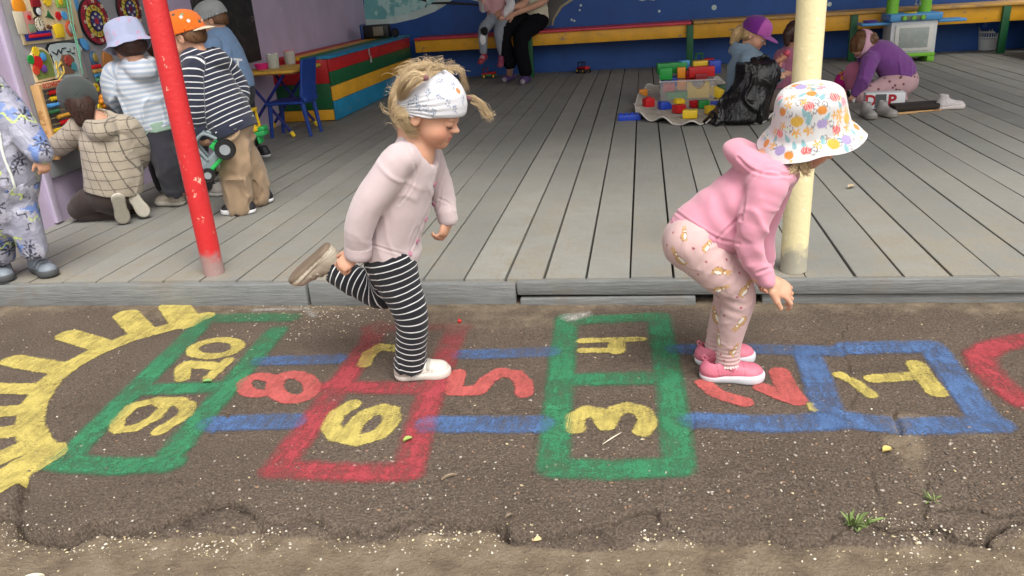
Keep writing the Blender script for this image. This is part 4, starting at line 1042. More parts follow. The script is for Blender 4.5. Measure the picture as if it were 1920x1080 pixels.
def block(x, y, z, L, Wd, Ht, ang, mat, label, studs=(0, 0), tilt=0, kind='brick'):
    o = thing('toy_block', (x, y, z), label, 'toy block', 'toy building blocks on the grey cloth'); R = (Matrix.Rotation(ang, 3, 'Z') @ Matrix.Rotation(tilt, 3, 'Y')); c = Vector((x, y, z))
    zz = abs(math.sin(tilt))*L*.5
    if kind == 'slope':
        mb = MB(); M = Matrix.Translation(c+Vector((0, 0, zz))) @ R.to_4x4() @ Matrix.Rotation(math.pi/2, 4, 'X') @ Matrix.Translation((0, 0, -Wd/2)); mb.prism([(-L/2, 0), (L/2, 0), (L*.1, Ht), (-L/2, Ht)], Wd, M, .004); mb.build('brick', mat, o)
    elif kind == 'arch':
        mb = MB(); M = Matrix.Translation(c+Vector((0, 0, zz))) @ R.to_4x4() @ Matrix.Rotation(math.pi/2, 4, 'X') @ Matrix.Translation((0, 0, -Wd/2))
        mb.prism([(-L/2, 0), (L/2, 0), (L/2, Ht)]+[(L*.3*math.cos(a), Ht-L*.3*math.sin(a)) for a in np.linspace(0, math.pi, 9)]+[(-L/2, Ht)], Wd, M, .003); mb.build('brick', mat, o)
    else:
        mb = MB(); mb.box(c+R @ Vector((0, 0, Ht/2))+Vector((0, 0, zz)), (L, Wd, Ht), R, .005); mb.build('brick', mat, o)
    if studs[0]:
        mb = MB()
        for i in range(studs[0]):
            for j in range(studs[1]):
                p = c+R @ Vector(((i+.5)/studs[0]*L-L/2, (j+.5)/studs[1]*Wd-Wd/2, Ht))+Vector((0, 0, zz)); mb.lathe([(L*.28/max(studs), .0), (L*.28/max(studs), .011), (0, .012)], Matrix.Translation(p) @ R.to_4x4(), 12)
        mb.build('studs', mat, o)
    return o
def bpx_(px, py, Y):   # floor contact on the cloth
    return at(px, py, RZ)
def blk(px, py, *a, z=None, **k):
    p = at(px, py, RZ if z is None else z); return block(p[0], p[1], p[2], *a, **k)
blk(1180, 225, .175, .075, .045, .06, pl_blu, 'long blue brick with studs on the bare deck left of the cloth', (4, 1), z=DZ)
blk(1206, 180, .075, .06, .062, .1, pl_org, 'orange cube at the left edge of the cloth')
blk(1216, 200, .085, .07, .07, .5, pl_red, 'red brick with a small stud at the left of the cloth', (1, 1))
blk(1249, 204, .12, .085, .06, .35, pl_blu, 'blue sloped brick on the cloth in front of the bin', kind='slope')
blk(1273, 211, .085, .08, .062, .6, pl_red, 'red brick underneath the yellow studded one')
p_ = at(1273, 211, RZ); block(p_[0], p_[1]+.02, RZ+.063, .08, .06, .03, .5, pl_yel, 'yellow studded brick stacked on a red one', (2, 2), .1)
blk(1294, 221, .11, .075, .062, -.12, pl_yel, 'yellow brick at the front of the cloth')
blk(1302, 201, .07, .06, .055, .5, pl_red, 'red brick wedged beside the green one')
blk(1319, 202, .085, .07, .06, .1, pl_grn, 'green brick at the middle of the cloth')
blk(1346, 200, .12, .06, .045, .0, pl_blu, 'dark blue brick near the black bag')
blk(1338, 212, .13, .07, .06, .35, pl_yel, 'yellow wedge touching the black bag', kind='slope')
blk(1340, 184, .11, .07, .07, -.5, pl_yel, 'tilted yellow brick right of the bin', tilt=.4)
blk(1322, 180, .09, .06, .06, -.7, P_('pale_yellow_plastic', (224, 196, 110)), 'pale yellow brick leaning on the bin', tilt=-.5)
blk(1355, 176, .09, .07, .08, .2, P_('dark_green_plastic', (20, 80, 40)), 'dark green brick behind the black bag')
Yb = 7.2
for x, y, z, L, w, h, a, m, lab, kw in [
    (.22, 7.10, .075, .10, .09, .065, .0, pl_red, 'red brick inside the clear bin, left', {}), (.33, 7.12, .08, .075, .07, .08, .0, pl_org, 'orange brick inside the clear bin', {}),
    (.29, 7.10, .008, .18, .1, .06, .0, pl_grn, 'green brick at the bottom of the bin', {}), (.47, 7.12, .008, .19, .12, .13, .0, pl_yel, 'large yellow arched block in the bin', dict(kind='arch')),
    (.50, 7.2, .14, .10, .09, .06, .0, P_('wine_plastic', (150, 30, 40)), 'dark red block behind the arch in the bin', {}),
    (.33, 7.24, .165, .07, .07, .09, .08, pl_org, 'orange cube on top of the bin heap', {}), (.505, 7.23, .17, .22, .1, .085, .02, pl_red, 'long red block on top of the bin heap', {}),
    (.20, 7.22, .16, .11, .09, .10, -.1, P_('bright_green_plastic', (40, 170, 74)), 'bright green block at the left of the bin heap', {}), (.25, 7.33, .20, .26, .09, .09, .12, pl_grn, 'long green block at the back of the bin heap', {}),
    (.36, 7.36, .23, .09, .06, .07, .6, pl_lbl, 'light blue piece at the back of the bin heap', {}), (.50, 7.36, .23, .13, .09, .06, .1, pl_yel, 'yellow block topping the bin heap', {}), (.62, 7.34, .18, .10, .09, .11, .2, pl_blu, 'dark blue block at the right of the bin heap', {}),
    (.24, 7.3, .09, .16, .12, .08, 0, pl_blu, 'blue block buried in the bin heap', {}), (.46, 7.32, .13, .18, .1, .09, 0, pl_red, 'red block buried in the bin heap', {})]:
    block(x, y, RZ+z, L, w, h, a, m, lab, **kw)

# ---------------- black rubbish bag
t = NT('black_bin_liner'); o_ = t.mapping(t.obj(), (1, 1, .55)); n1 = t.noise(7, 3, .5, o_, dist=3.0); n2_ = t.noise(22, 2, .5, o_, dist=2.0)
M_BAG = t.fin((.006, .006, .007), .24, t.bump(n2_.outputs['Fac'], .22, .012, t.bump(n1.outputs['Fac'], .45, .03)), Specular_IOR_Level=.45)
by = 5.86
g = lambda px, py, d=0: atY(px, py, by+d)
s = SDF(.06); ax = (V3(.97, .25, 0), 1.25)
s.chain([g(1412, 118, .12), g(1412, 160, .1), g(1396, 205, .08)], [.135, .155, .17], k=.05); s.ell(g(1384, 220, .08), (.21, .17, .06)); s.ell(g(1428, 140, .10), (.13, .13, .13)); s.ell(g(1345, 231, .08), (.085, .1, .018)); s.ell(g(1372, 205, .08), (.12, .12, .10))
def crinkle(P):
    Wp = P+.05*np.stack([vnoise(P, 7, i) for i in (5, 6, 7)], 1); r1 = np.exp(-(vnoise(Wp, (9, 9, 2.2), 1)/.14)**2); r2 = np.exp(-(vnoise(Wp+.3, (16, 16, 5), 2)/.16)**2)
    return -.024*r1-.010*r2+.014
s.disp(crinkle)
s.cut((0, 0, DZ+.004), (0, 0, -1)); s.cut(g(1405, 112, .12), (-.05, -.1, 1), .006)
V, F = s.mesh(.0075, 1); tag(mesh_np('rubbish_bag', V, F, M_BAG, origin=g(1390, 235)), 'black plastic bin bag slumped in front of the girl in the purple cap', 'bag')

# ---------------- toy kitchen, waste basket
KY = 9.06
def kx(px): return atY(px, 70, KY)[0]
kz = lambda py, px=1710: atY(px, py, KY)[2]
kit = thing('toy_kitchen', (kx(1710), KY+.15, DZ), 'toy kitchen with white oven, light blue counter and lime green towers', 'toy kitchen')
x0, x1 = kx(1669), kx(1757); zc = (x0+x1)/2; zb, zt, ztop = kz(101), kz(40), kz(26)
mb = MB(); mb.box((zc, KY+.16, zb-.012), (x1-x0, .32, .035), None, .006)
for x in (x0+.035, x1-.035): mb.box((x, KY+.16, (DZ+zb-.028)/2), (.07, .30, zb-.028-DZ), None, .006)
mb.build('base', pl_lime, kit)
mb = MB(); mb.box((zc, KY+.16, (zb+zt)/2+.004), (x1-x0-.01, .30, zt-zb-.004), None, .008); ov = mb.build('oven', pl_wht, kit)
dz = zt-zb; dr_ = MB(); dr_.box((zc, KY+.003, (zb+zt)/2), (x1-x0-.09, .02, dz-.06), None, .008); dd = dr_.build('door', P_('warm_white_plastic', (228, 228, 222)), ov)
MB().box((zc, KY-.009, (zb+zt)/2), ((x1-x0)*.62, .006, dz*.62), None, .003).build('window', m_plastic('grey_oven_glass', srgb(168, 176, 172), .22), ov)
mb = MB(); mb.box((zc, KY+.15, (zt+ztop)/2+.004), (x1-x0+.05, .36, ztop-zt-.002), None, .012); mb.build('counter', pl_lbl, kit)
mb = MB(); mb.box((zc-.03, KY-.032, (zt+ztop)/2), (.24, .012, .045), None, .004); cp = mb.build('control_panel', P_('dull_green_panel', (110, 124, 96)), kit)
for i in range(3): MB().lathe([(0, 0), (.024, 0), (.021, .018), (0, .02)], Matrix.Translation((zc-.12+.09*i, KY-.038, (zt+ztop)/2)) @ Matrix.Rotation(math.pi/2, 4, 'X'), 16).build('knob', pl_lime, cp)
for a, b_ in ((1616, 1671), (1759, 1812)):
    xa, xb = kx(a), kx(b_); zs = kz(48 if a < 1700 else 40, a); mb = MB()
    mb.prism([(xa, KY+.04), (xb, KY+.04), (xb, KY+.28), (xa, KY+.28)], .028, Matrix.Translation((0, 0, zs-.014)), .01); mb.build('side_shelf', pl_lbl, kit)
for px in (1680, 1742):
    x = kx(px); MB().tube([(x, KY+.24, ztop), (x+.005, KY+.24, ztop+.42)], [.062, .056], 20).build('tower', pl_lime, kit)
MB().box((zc, KY+.24, ztop+.44), (x1-x0, .12, .06), None, .02).build('hood', pl_lime, kit)
mb = MB(); mb.lathe([(0, 0), (.05, 0), (.055, .02), (.02, .045), (0, .05)], Matrix.Translation((zc+.0, KY+.24, ztop+.20)) @ Matrix.Rotation(math.pi/2, 4, 'X'), 18); mb.build('bell', P_('raspberry_plastic', (190, 40, 90)), kit)
mb = MB(); mb.lathe([(.045, 0), (.06, .0), (.06, .012), (.045, .012)], Matrix.Translation((zc-.02, KY+.12, ztop+.002)), 20); mb.build('hob_ring', pl_yel, kit)
mb = MB()
for i, dx in enumerate((.05, .09, .13)): mb.tube([(zc+dx, KY+.22, ztop+.34), (zc+dx, KY+.21, ztop+.10)], .006, 6); mb.ball((zc+dx, KY+.21, ztop+.08), .018, 1)
mb.build('utensils', pl_gry, kit)
sp = kx(1636); MB().lathe([(0, 0), (.06, 0), (.075, .022), (0, .022)], Matrix.Translation((sp, KY+.15, kz(48, 1616)+.0155)), 18).build('toy_plate', pl_pur, origin=(sp, KY+.15, kz(48, 1616)+.0155)); tag(bpy.data.objects['toy_plate'], 'violet toy plate on the left shelf of the toy kitchen', 'plate')
wbp = at(1850, 93, DZ); wb = thing('waste_basket', wbp, 'white slatted plastic waste basket lined with a blue bag', 'basket')
mb = MB(); r0, r1, hh = .085, .115, .30
for k in range(26):
    a = 2*math.pi*k/26; mb.tube([wbp+[r0*math.cos(a), r0*math.sin(a), .0], wbp+[r1*math.cos(a), r1*math.sin(a), hh]], .0045, 5)
for zf in (.01, .14, .2, .3): r = r0+(r1-r0)*zf/.3; mb.lathe([(r-.003, zf-.012), (r+.004, zf-.012), (r+.004, zf+.004), (r-.003, zf+.004), (r-.003, zf-.012)], Matrix.Translation(Vector(wbp)), 26)
mb.lathe([(r0+.002, 0), (r0+.018, .12), (r0+.014, .12), (r0-.001, .004)], Matrix.Translation(Vector(wbp)), 26); mb.lathe([(0, .004), (r0, .004)], Matrix.Translation(Vector(wbp)), 26)
mb.build('basket', pl_wht, wb)
s = SDF(.02); s.cap(wbp+[0, 0, .12], wbp+[0, 0, .30], .085, .112); s.ell(wbp+[.0, -.02, .32], (.15, .15, .055)); s.ell(wbp+[.06, -.09, .27], (.085, .07, .09)); s.ell(wbp+[-.07, -.08, .28], (.07, .07, .07)); s.cap(wbp+[0, 0, .2], wbp+[0, 0, .4], .075, .10, op='s')
s.disp(lambda P: .010*vnoise(P, (22, 22, 9), 3)); s.build('liner', m_plastic('blue_liner_film', srgb(20, 70, 150), .3), wb, .008)

# ---------------- activity toys on the grey panel of the side wall
pan = MB(); a0, a1, z0, z1 = .785, 2.25, .34, 1.62
pan.box(wpt((a0+a1)/2, (z0+z1)/2, .012), (a1-a0, .024, z1-z0), RWALL, .01)
tag(pan.build('display_panel', m_paint('grey_panel_paint', srgb(146, 146, 150), .7, None, 0, 6), origin=wpt(1.5, z0, .0)), 'grey board on the lilac wall that carries the activity toys', 'panel')
def PF(px, py): return onwall(px, py, .03)
def plate(name, poly, h, mat, parent=None, off=.026, origin=None, bev=.002):
    """poly in wall coordinates (a, z)"""
    a, z = np.mean([p[0] for p in poly]), np.mean([p[1] for p in poly])
    mb = MB(); mb.prism([(p[0]-a, p[1]-z) for p in poly], h, wmat_face(a, z, off), bev); return mb.build(name, mat, parent, origin=origin)
def disc(a, z, r, n=24, sx=1.0): return [(a+r*sx*math.cos(2*math.pi*k/n), z+r*math.sin(2*math.pi*k/n)) for k in range(n)]
def gearp(a, z, r, t=12): return [(a+(r if (k % 4) < 2 else r*.82)*math.cos(2*math.pi*k/(4*t)), z+(r if (k % 4) < 2 else r*.82)*math.sin(2*math.pi*k/(4*t))) for k in range(4*t)]
def wthing(name, a, z, label, cat, group='activity toys on the grey panel'): return thing(name, wpt(a, z, .026), label, cat, group)
# big plywood activity board
bd = wthing('activity_board', 1.085, 1.18, 'large plywood activity board with a penguin clock, gears and a mirror', 'busy board')
plate('board', [(.842, 1.028), (1.325, 1.028), (1.325, 1.46), (.842, 1.46)], .012, wd_ply, bd); O1 = .0385
cb_ = np.array([(PF(x, y)) for x, y in [(68, 45)]][0])
plate('clock', disc(cb_[0], cb_[1]-.005, .042, 24, .95), .008, pl_blk, bd, O1); plate('clock_face', disc(cb_[0], cb_[1]-.005, .037, 24, .95), .003, P_('cream_plastic', (232, 222, 196)), bd, O1+.0085)
hd = PF(66, 22); plate('clock_head', disc(hd[0], hd[1]+.004, .028), .008, pl_blk, bd, O1); plate('clock_face', disc(hd[0]+.004, hd[1], .019), .003, pl_wht, bd, O1+.0085)
ml = MB()
for k in range(12): a = 2*math.pi*k/12; ml.box(wpt(cb_[0]+.029*math.cos(a), cb_[1]-.005+.029*math.sin(a), O1+.0125), (.004, .002, .007), RWALL)
ml.box(wpt(cb_[0], cb_[1]+.004, O1+.0125), (.004, .002, .03), RWALL); ml.build('clock_marks', pl_blk, bd)
for (px, py, r, m) in ((106, 30, .024, pl_red), (117, 29, .024, pl_lbl)): c = PF(px, py); plate('gear', gearp(c[0], c[1], r, 10), .006, m, bd, O1)
c = PF(89, 31); plate('spinner', [(c[0], c[1]+.032), (c[0]+.007, c[1]+.005), (c[0]+.035, c[1]-.02), (c[0]+.01, c[1]-.008), (c[0]-.012, c[1]-.003), (c[0]-.036, c[1]-.001), (c[0]-.012, c[1]+.006)], .008, wd_dgrn, bd, O1)
c = PF(68, 67); rl = plate('bead_rail', [(c[0]-.10, c[1]-.022), (c[0]+.10, c[1]-.022), (c[0]+.10, c[1]+.022), (c[0]-.10, c[1]+.022)], .012, m_plastic('navy_rail', srgb(36, 44, 130)), bd, O1); plate('slot', [(c[0]-.085, c[1]-.008), (c[0]+.085, c[1]-.008), (c[0]+.085, c[1]+.008), (c[0]-.085, c[1]+.008)], .004, pl_red, rl, O1+.0125)
c = PF(106, 58); plate('yellow_pocket', [(c[0]-.035, c[1]-.035), (c[0]+.035, c[1]-.035), (c[0]+.04, c[1]+.03), (c[0], c[1]+.038), (c[0]-.036, c[1]+.03)], .012, pl_yel, bd, O1)
c = PF(129, 54); rg = plate('mirror_ring', disc(c[0], c[1], .042), .008, P_('terracotta_plastic', (200, 90, 60)), bd, O1); plate('mirror', disc(c[0], c[1], .028), .003, metal, rg, O1+.0085)
c = PF(31, 12); plate('picture_tile', disc(c[0], c[1], .045), .01, pl_org, bd, O1); plate('picture_tile', disc(c[0], c[1]-.035, .03), .008, wd_dgrn, bd, O1+.0)
c = PF(60, 2); plate('picture_tile', [(c[0]-.03, c[1]-.03), (c[0]+.04, c[1]-.03), (c[0]+.04, c[1]+.05), (c[0]-.03, c[1]+.05)], .01, P_('wine_plastic', (150, 30, 40)), bd, O1)
c = PF(84, 1); plate('picture_tile', gearp(c[0], c[1], .032, 9), .009, pl_yel, bd, O1)
c = PF(112, 3); gt = plate('picture_tile', [(c[0]-.05, c[1]-.03), (c[0]+.05, c[1]-.03), (c[0]+.05, c[1]+.06), (c[0]-.05, c[1]+.06)], .009, P_('leaf_green_plastic', (140, 190, 90)), bd, O1); plate('tile_ring', disc(c[0]-.02, c[1], .02), .003, pl_yel, gt, O1+.0095)
for px, py in ((86, 50), (90, 52), (60, 56), (78, 55)): c = PF(px, py); MB().lathe([(0, 0), (.009, 0), (.009, .012), (0, .014)], wmat_face(c[0], c[1], O1), 12).build('peg', P_('brown_peg', (110, 70, 50)), bd)
# letter of the beads (tiny bead row at the left edge)
mb = MB()
for k in range(9): mb.ball(wpt(.853, 1.12+.026*k, O1+.003), .006, 1)
mb.build('bead_row', pl_red, bd)
c = PF(36, 42); pc_ = wthing('picture_card', c[0], c[1], 'folded card with a red flower picture clipped to the left of the activity board', 'card', None)
plate('card', [(.80, c[1]-.055), (.87, c[1]-.06), (.87, c[1]+.05), (.80, c[1]+.055)], .004, P_('card_board', (214, 204, 178), rough=.8), pc_, O1+.012); cd = plate('card', [(.873, c[1]-.06), (.935, c[1]-.055), (.935, c[1]+.05), (.873, c[1]+.05)], .004, P_('dusty_pink_card', (196, 130, 120), rough=.8), pc_, O1+.012)
plate('flower', disc(.905, c[1]+.02, .013), .002, pl_red, cd, O1+.0165); plate('stem', [(.88, c[1]-.05), (.93, c[1]-.05), (.93, c[1]-.015), (.88, c[1]-.01)], .0015, P_('sage_card', (130, 150, 120), rough=.8), cd, O1+.0165)
# dartboards
def dartboard(a, z, r, label, red, blank=False):
    o = wthing('dartboard', a, z, label, 'dartboard', 'round fabric target boards')
    plate('board', disc(a, z, r, 40), .012, pl_blk, o); k = .0385; q = .9
    for r1, m in ((.95, red), (.70, pl_blk), (.67, P_('dull_yellow_plastic', (206, 190, 80))), (.44, pl_blk), (.41, P_('indigo_plastic', (54, 52, 110))), (.14, red)):
        plate('ring', disc(a, z, r*r1, 40), .0012, m, o, k, bev=0); k += .0016
    mb = MB()
    for i in range(8):
        t_ = 2*math.pi*(i+.5)/8; M = wmat_face(a, z, k) @ Matrix.Rotation(t_, 4, 'Z'); mb.prism([(r*.42, -.0022), (r*.95, -.0022), (r*.95, .0022), (r*.42, .0022)], .0012, M, 0)
    mb.lathe([(r*.405, .0), (r*.43, 0), (r*.43, .0014), (r*.405, .0014), (r*.405, 0)], wmat_face(a, z, k), 40)
    mb.build('spokes', pl_blk, o)
    if blank: return
    cw = P_('cream_print', (214, 206, 180)); red_ = P_('dark_red_print', (150, 40, 40))
    for rr, vals, m, sz in ((.82, ('10', '20', '10', '20', '10', '20', '10', '20'), cw, .030), (.56, ('40', '30', '40', '30', '40', '30', '40', '30'), red_, .024), (.29, ('60', '50', '60', '50', '60', '50'), cw, .02)):
        for i, v in enumerate(vals): t_ = 2*math.pi*i/len(vals)+math.pi/2; text(v, sz, m, wmat_face(a+r*rr*math.cos(t_), z+r*rr*math.sin(t_), k+.001), 'score_number', o)
dartboard(1.475, 1.112, .133, 'red, yellow and blue target board nearest the plywood board', P_('crimson_felt', (150, 30, 50), rough=.8))
dartboard(1.85, 1.165, .125, 'dark red target board half hidden behind the red post', P_('dark_crimson_felt', (110, 26, 40), rough=.8))
for px, py, r in ((136, 5, .045), (178, -2, .03)):
    c = PF(px, py); tag(plate('blue_target_wing', disc(c[0], c[1], r), .01, pl_lbl, None, .026, origin=wpt(c[0], c[1], .026)), 'blue rounded felt piece at the top left of the target board' if px < 150 else 'small blue felt piece at the top right of the target board', 'felt piece')
c = PF(157, 82); tag(plate('blue_target_wing', [(c[0]-.04, c[1]+.06), (c[0]+.045, c[1]+.0), (c[0]+.03, c[1]-.035), (c[0]+.005, c[1]-.04), (c[0]-.02, c[1]-.02)], .01, pl_lbl, None, .026, origin=wpt(c[0], c[1], .026)), 'blue pointed felt piece below the target board', 'felt piece')
# arched gear board
ga, gz_ = .935, .925; gb = wthing('gear_board', ga, gz_, 'arched wooden board with coloured gears, left of the maze board', 'gear board')
arch = [(ga-.082, .838), (ga+.082, .842)]+[(ga+.08*math.cos(t_), .94+.07*math.sin(t_)) for t_ in np.linspace(0, math.pi, 14)]
plate('board', arch, .012, wd_ply, gb); plate('picture', [(ga+(x-ga)*.86, .925+(z-.925)*.86) for x, z in arch], .0015, P_('grass_green_print', (120, 140, 70), rough=.7), gb, O1, bev=0)
for (px, py, r, m) in ((62, 97, .026, pl_yel), (66, 117, .036, pl_red), (53, 112, .024, pl_grn), (76, 107, .022, pl_lbl), (63, 132, .024, P_('red_orange_plastic', (220, 80, 50))), (78, 129, .022, pl_pur)):
    c = PF(px, py); plate('gear', gearp(c[0], c[1], r, 11), .008, m, gb, O1+.002)
# maze board (elephant outline)
mz = wthing('maze_board', 1.2, .91, 'pale blue board with a black zigzag line and yellow laces', 'maze board')
mo = [PF(*p) for p in [(86, 90), (90, 82), (105, 79), (125, 78), (145, 79), (154, 90), (150, 102), (155, 118), (163, 148), (150, 152), (120, 150), (101, 150), (97, 140), (98, 118), (94, 105), (88, 100)]]
plate('outline', mo, .009, pl_blk, mz, .026, bev=.001); cm = np.mean(mo, 0); plate('board', [(cm[0]+(x-cm[0])*.93, cm[1]+(z-cm[1])*.94) for x, z in mo], .004, P_('pale_blue_board', (186, 200, 200), rough=.6), mz, .0355, bev=0)
bl_ = [PF(*p) for p in [(112, 103), (128, 102), (136, 110), (136, 138), (118, 140), (108, 120)]]; plate('brown_patch', bl_, .002, P_('umber_print', (130, 96, 76), rough=.7), mz, .040, bev=0)
mb = MB()
for pts in ([(94, 97), (103, 103), (106, 93), (111, 101), (113, 91), (120, 90)], [(122, 97), (128, 97), (128, 91)], [(131, 100), (138, 100), (135, 88)]):
    q = [PF(*p) for p in pts]
    for (xa, za), (xb, zb_) in zip(q, q[1:]): mb.tube([wpt(xa, za, .041), wpt(xb, zb_, .041)], .0032, 6)
mb.build('maze_line', pl_blk, mz)
for (px, py, r, m) in ((123, 114, .028, P_('brick_red_plastic', (170, 70, 60))), (134, 125, .024, P_('teal_plastic', (80, 150, 160)))): c = PF(px, py); plate('gear', gearp(c[0], c[1], r, 9), .007, m, mz, .0425)
mb = MB()
for pts in ([(101, 118), (102, 130), (106, 136), (104, 146)], [(110, 118), (103, 128), (108, 138)], [(114, 124), (116, 136), (108, 147), (104, 152)]): mb.tube([wpt(*PF(*p), .044) for p in pts], .004, 6)
for p in ((101, 118), (110, 118), (105, 137), (113, 137)): c = PF(*p); mb.lathe([(.004, 0), (.009, 0), (.009, .004), (.004, .004), (.004, 0)], wmat_face(c[0], c[1], .0415), 14)
mb.build('laces', P_('lace_yellow', (220, 190, 90), rough=.7), mz)
c = PF(147, 120); plate('pink_slot', [(c[0]-.02, c[1]-.08), (c[0]+.03, c[1]-.08), (c[0]+.02, c[1]+.08), (c[0]-.025, c[1]+.08)], .008, m_clear('milky_slot', srgb(190, 184, 180), .6), mz, .0425)
# hanging strings
st = MB()
for pts in ([(115, 0), (122, 40), (135, 90), (146, 140)], [(121, 0), (128, 50), (140, 100), (142, 128)]): st.tube([wpt(*PF(*p), .062) for p in pts], .003, 6)
tag(st.build('hanging_cord', P_('mint_cord', (120, 190, 160), rough=.7), origin=wpt(1.2, 1.2, .062)), 'pale green cords hanging down across the boards', 'cord')
# xylophone, wooden bear, flower, steering wheel
xy = wthing('toy_xylophone', 1.46, .86, 'small xylophone with coloured keys below the target board', 'xylophone')
c0, c1 = PF(177, 100), PF(190, 170)
plate('frame_board', disc(PF(176, 110)[0], PF(176, 110)[1], .042, 20, .8), .01, P_('slate_blue_plastic', (70, 104, 140)), xy, .026)
plate('bear', disc(PF(176, 108)[0], PF(176, 108)[1], .026, 16, .8), .006, P_('ochre_plastic', (160, 140, 70)), xy, .037)
for k, m in enumerate((pl_red, P_('tan_plastic', (196, 160, 90)), P_('sky_plastic', (70, 140, 180)), P_('jade_plastic', (90, 150, 110)), m_plastic('plum_plastic', srgb(70, 50, 80)))):
    c = PF(178+2.6*k, 125+8*k); M = wmat_face(c[0], c[1], .034); mb = MB(); mb.prism([(-.042, -.011), (.042, -.011), (.042, .011), (-.042, .011)], .01, M, .003); mb.ball(M @ Vector((-.03, 0, .012)), .005, 1); mb.ball(M @ Vector((.03, 0, .012)), .005, 1); mb.build('key', m, xy)
for px, py in ((178, 164), (194, 163)): c = PF(px, py); MB().lathe([(.01, 0), (.024, 0), (.024, .012), (.01, .012), (.01, 0)], wmat_face(c[0], c[1], .03), 16).build('foot_ring', pl_yel, xy)
c = PF(203, 122); tag(plate('wooden_bear_board', disc(c[0], c[1], .085, 24, .6), .014, P_('caramel_wood', (160, 104, 50), rough=.6), None, .026, origin=wpt(c[0], c[1], .026)), 'brown rounded wooden board beside the xylophone', 'board')
fl = wthing('toy_flower', 1.5, .68, 'orange and yellow toy flower on the panel', 'toy flower')
c = PF(191, 190); mb = MB()
for k in range(6): t_ = k*math.pi/3; mb.ball(wpt(c[0]+.026*math.cos(t_), c[1]+.026*math.sin(t_), .045), .018, 2)
mb.build('petals', pl_org, fl); MB().ball(wpt(c[0], c[1], .055), .016, 2).build('centre', pl_red, fl)
c2 = PF(186, 203); plate('leaf', disc(c2[0], c2[1], .026, 14, .7), .01, pl_yel, fl, .03)
wt = wthing('toy_dashboard', 1.57, .54, 'toy dashboard with a yellow ringed dial and red shell', 'toy')
c = PF(231, 224); q = wmat_face(c[0], c[1], .05); MB().lathe([(.03, 0), (.046, 0), (.046, .03), (.036, .036), (.03, .03), (.03, 0)], q, 26).build('dial_ring', pl_org, wt); MB().lathe([(0, .0), (.031, 0), (.031, .028), (0, .03)], q, 22).build('dial', pl_blk, wt)
s = SDF(.02); s.ell(wpt(c[0]+.01, c[1]-.02, .05), (.05, .10, .08)); s.ell(wpt(c[0]-.06, c[1]+.03, .05), (.04, .05, .06)); s.build('shell', pl_red, wt, .008)
# abacus
aa0, aa1 = .80, 1.055; az0, az1 = .50, .83; ab = wthing('abacus', .93, .55, 'wooden abacus with rows of red, yellow, blue and green beads', 'abacus')
for a_ in (aa0+.012, aa1-.01): MB().box(wpt(a_, (az0+az1)/2-.03, .055), (.022, .05, az1-az0+.06), RWALL, .004).build('side_rail', wd_nat, ab)
MB().box(wpt((aa0+aa1)/2, az1-.012, .055), (aa1-aa0-.045, .03, .034), RWALL, .003).build('number_strip', P_('pale_orange_strip', (206, 168, 130), rough=.6), ab)
text('0123456789', .034, P_('vermilion_print', (190, 50, 40), rough=.6), wmat_face((aa0+aa1)/2, az1-.012, .071), 'printed_numbers', ab, bold=.0006)
rows = [(pl_red, 'R', 10), (pl_yel, 'R', 10), (pl_lbl, 'L', 9), (P_('bead_green', (60, 120, 80)), 'L', 8), (P_('bead_amber', (214, 160, 60)), 'R', 9), (pl_red, 'R', 8), (pl_yel, 'L', 8), (pl_lbl, 'L', 7), (P_('bead_green', (60, 120, 80)), 'L', 10)]
for k, (m, side, n) in enumerate(rows):
    z = az1-.052-.0325*k; MB().tube([wpt(aa0+.02, z, .055), wpt(aa1-.018, z, .055)], .0022, 6).build('wire', P_('brass_wire', (190, 170, 120)), ab)
    mb = MB()
    for i in range(n):
        a_ = (aa0+.034+.0135*i) if side == 'L' else (aa1-.030-.0135*i)
        if k == 7 and i > 3: a_ += .014*(i-3)
        mb.lathe([(.003, -.006), (.011, -.0045), (.0125, 0), (.011, .0045), (.003, .006)], Matrix.Translation(Vector(wpt(a_, z, .055))) @ RWALL.to_4x4() @ Matrix.Rotation(math.pi/2, 4, 'Y'), 12)
    mb.build('beads', m, ab)
# dark chalk board picture farther along the wall
c = [onwall(*p) for p in [(486, 106), (433, 130)]]
t = NT('smudged_chalkboard'); o_ = t.obj(); n1 = t.noise(6, 6, .65, o_, dist=1.5); n2_ = t.noise(14, 5, .6, o_, dist=2.5)
cc = t.mix(t.mix(srgb(34, 36, 36), srgb(70, 62, 60), t.ramp(n1.outputs['Fac'], [(.45, 0), (.75, 1)]).outputs[0]), srgb(120, 76, 66), t.math('MULTIPLY', t.ramp(n2_.outputs['Fac'], [(.6, 0), (.72, 1)]).outputs[0], .6)); M_CHB = t.fin(cc, .7)
ck = MB(); ck.box(wpt(3.2, 1.08, .012), (1.0, .022, .8), RWALL, .004); cko = ck.build('chalkboard', M_CHB, origin=wpt(3.2, .7, .0)); tag(cko, 'dark smudged chalkboard on the lilac wall behind the boys', 'chalkboard')
sm = MB()
for k in range(1):
    a_, z_ = rng.uniform(3.1, 3.6), rng.uniform(.8, 1.15); sm.tube(spline([wpt(a_+.05*j*rng.uniform(.2, 1), z_+.05*rng.randn(), .0245) for j in range(4)], 12), .0022, 4)
sm.build('chalk_lines', P_('chalk_dust_line', (130, 126, 118), rough=.9), cko)

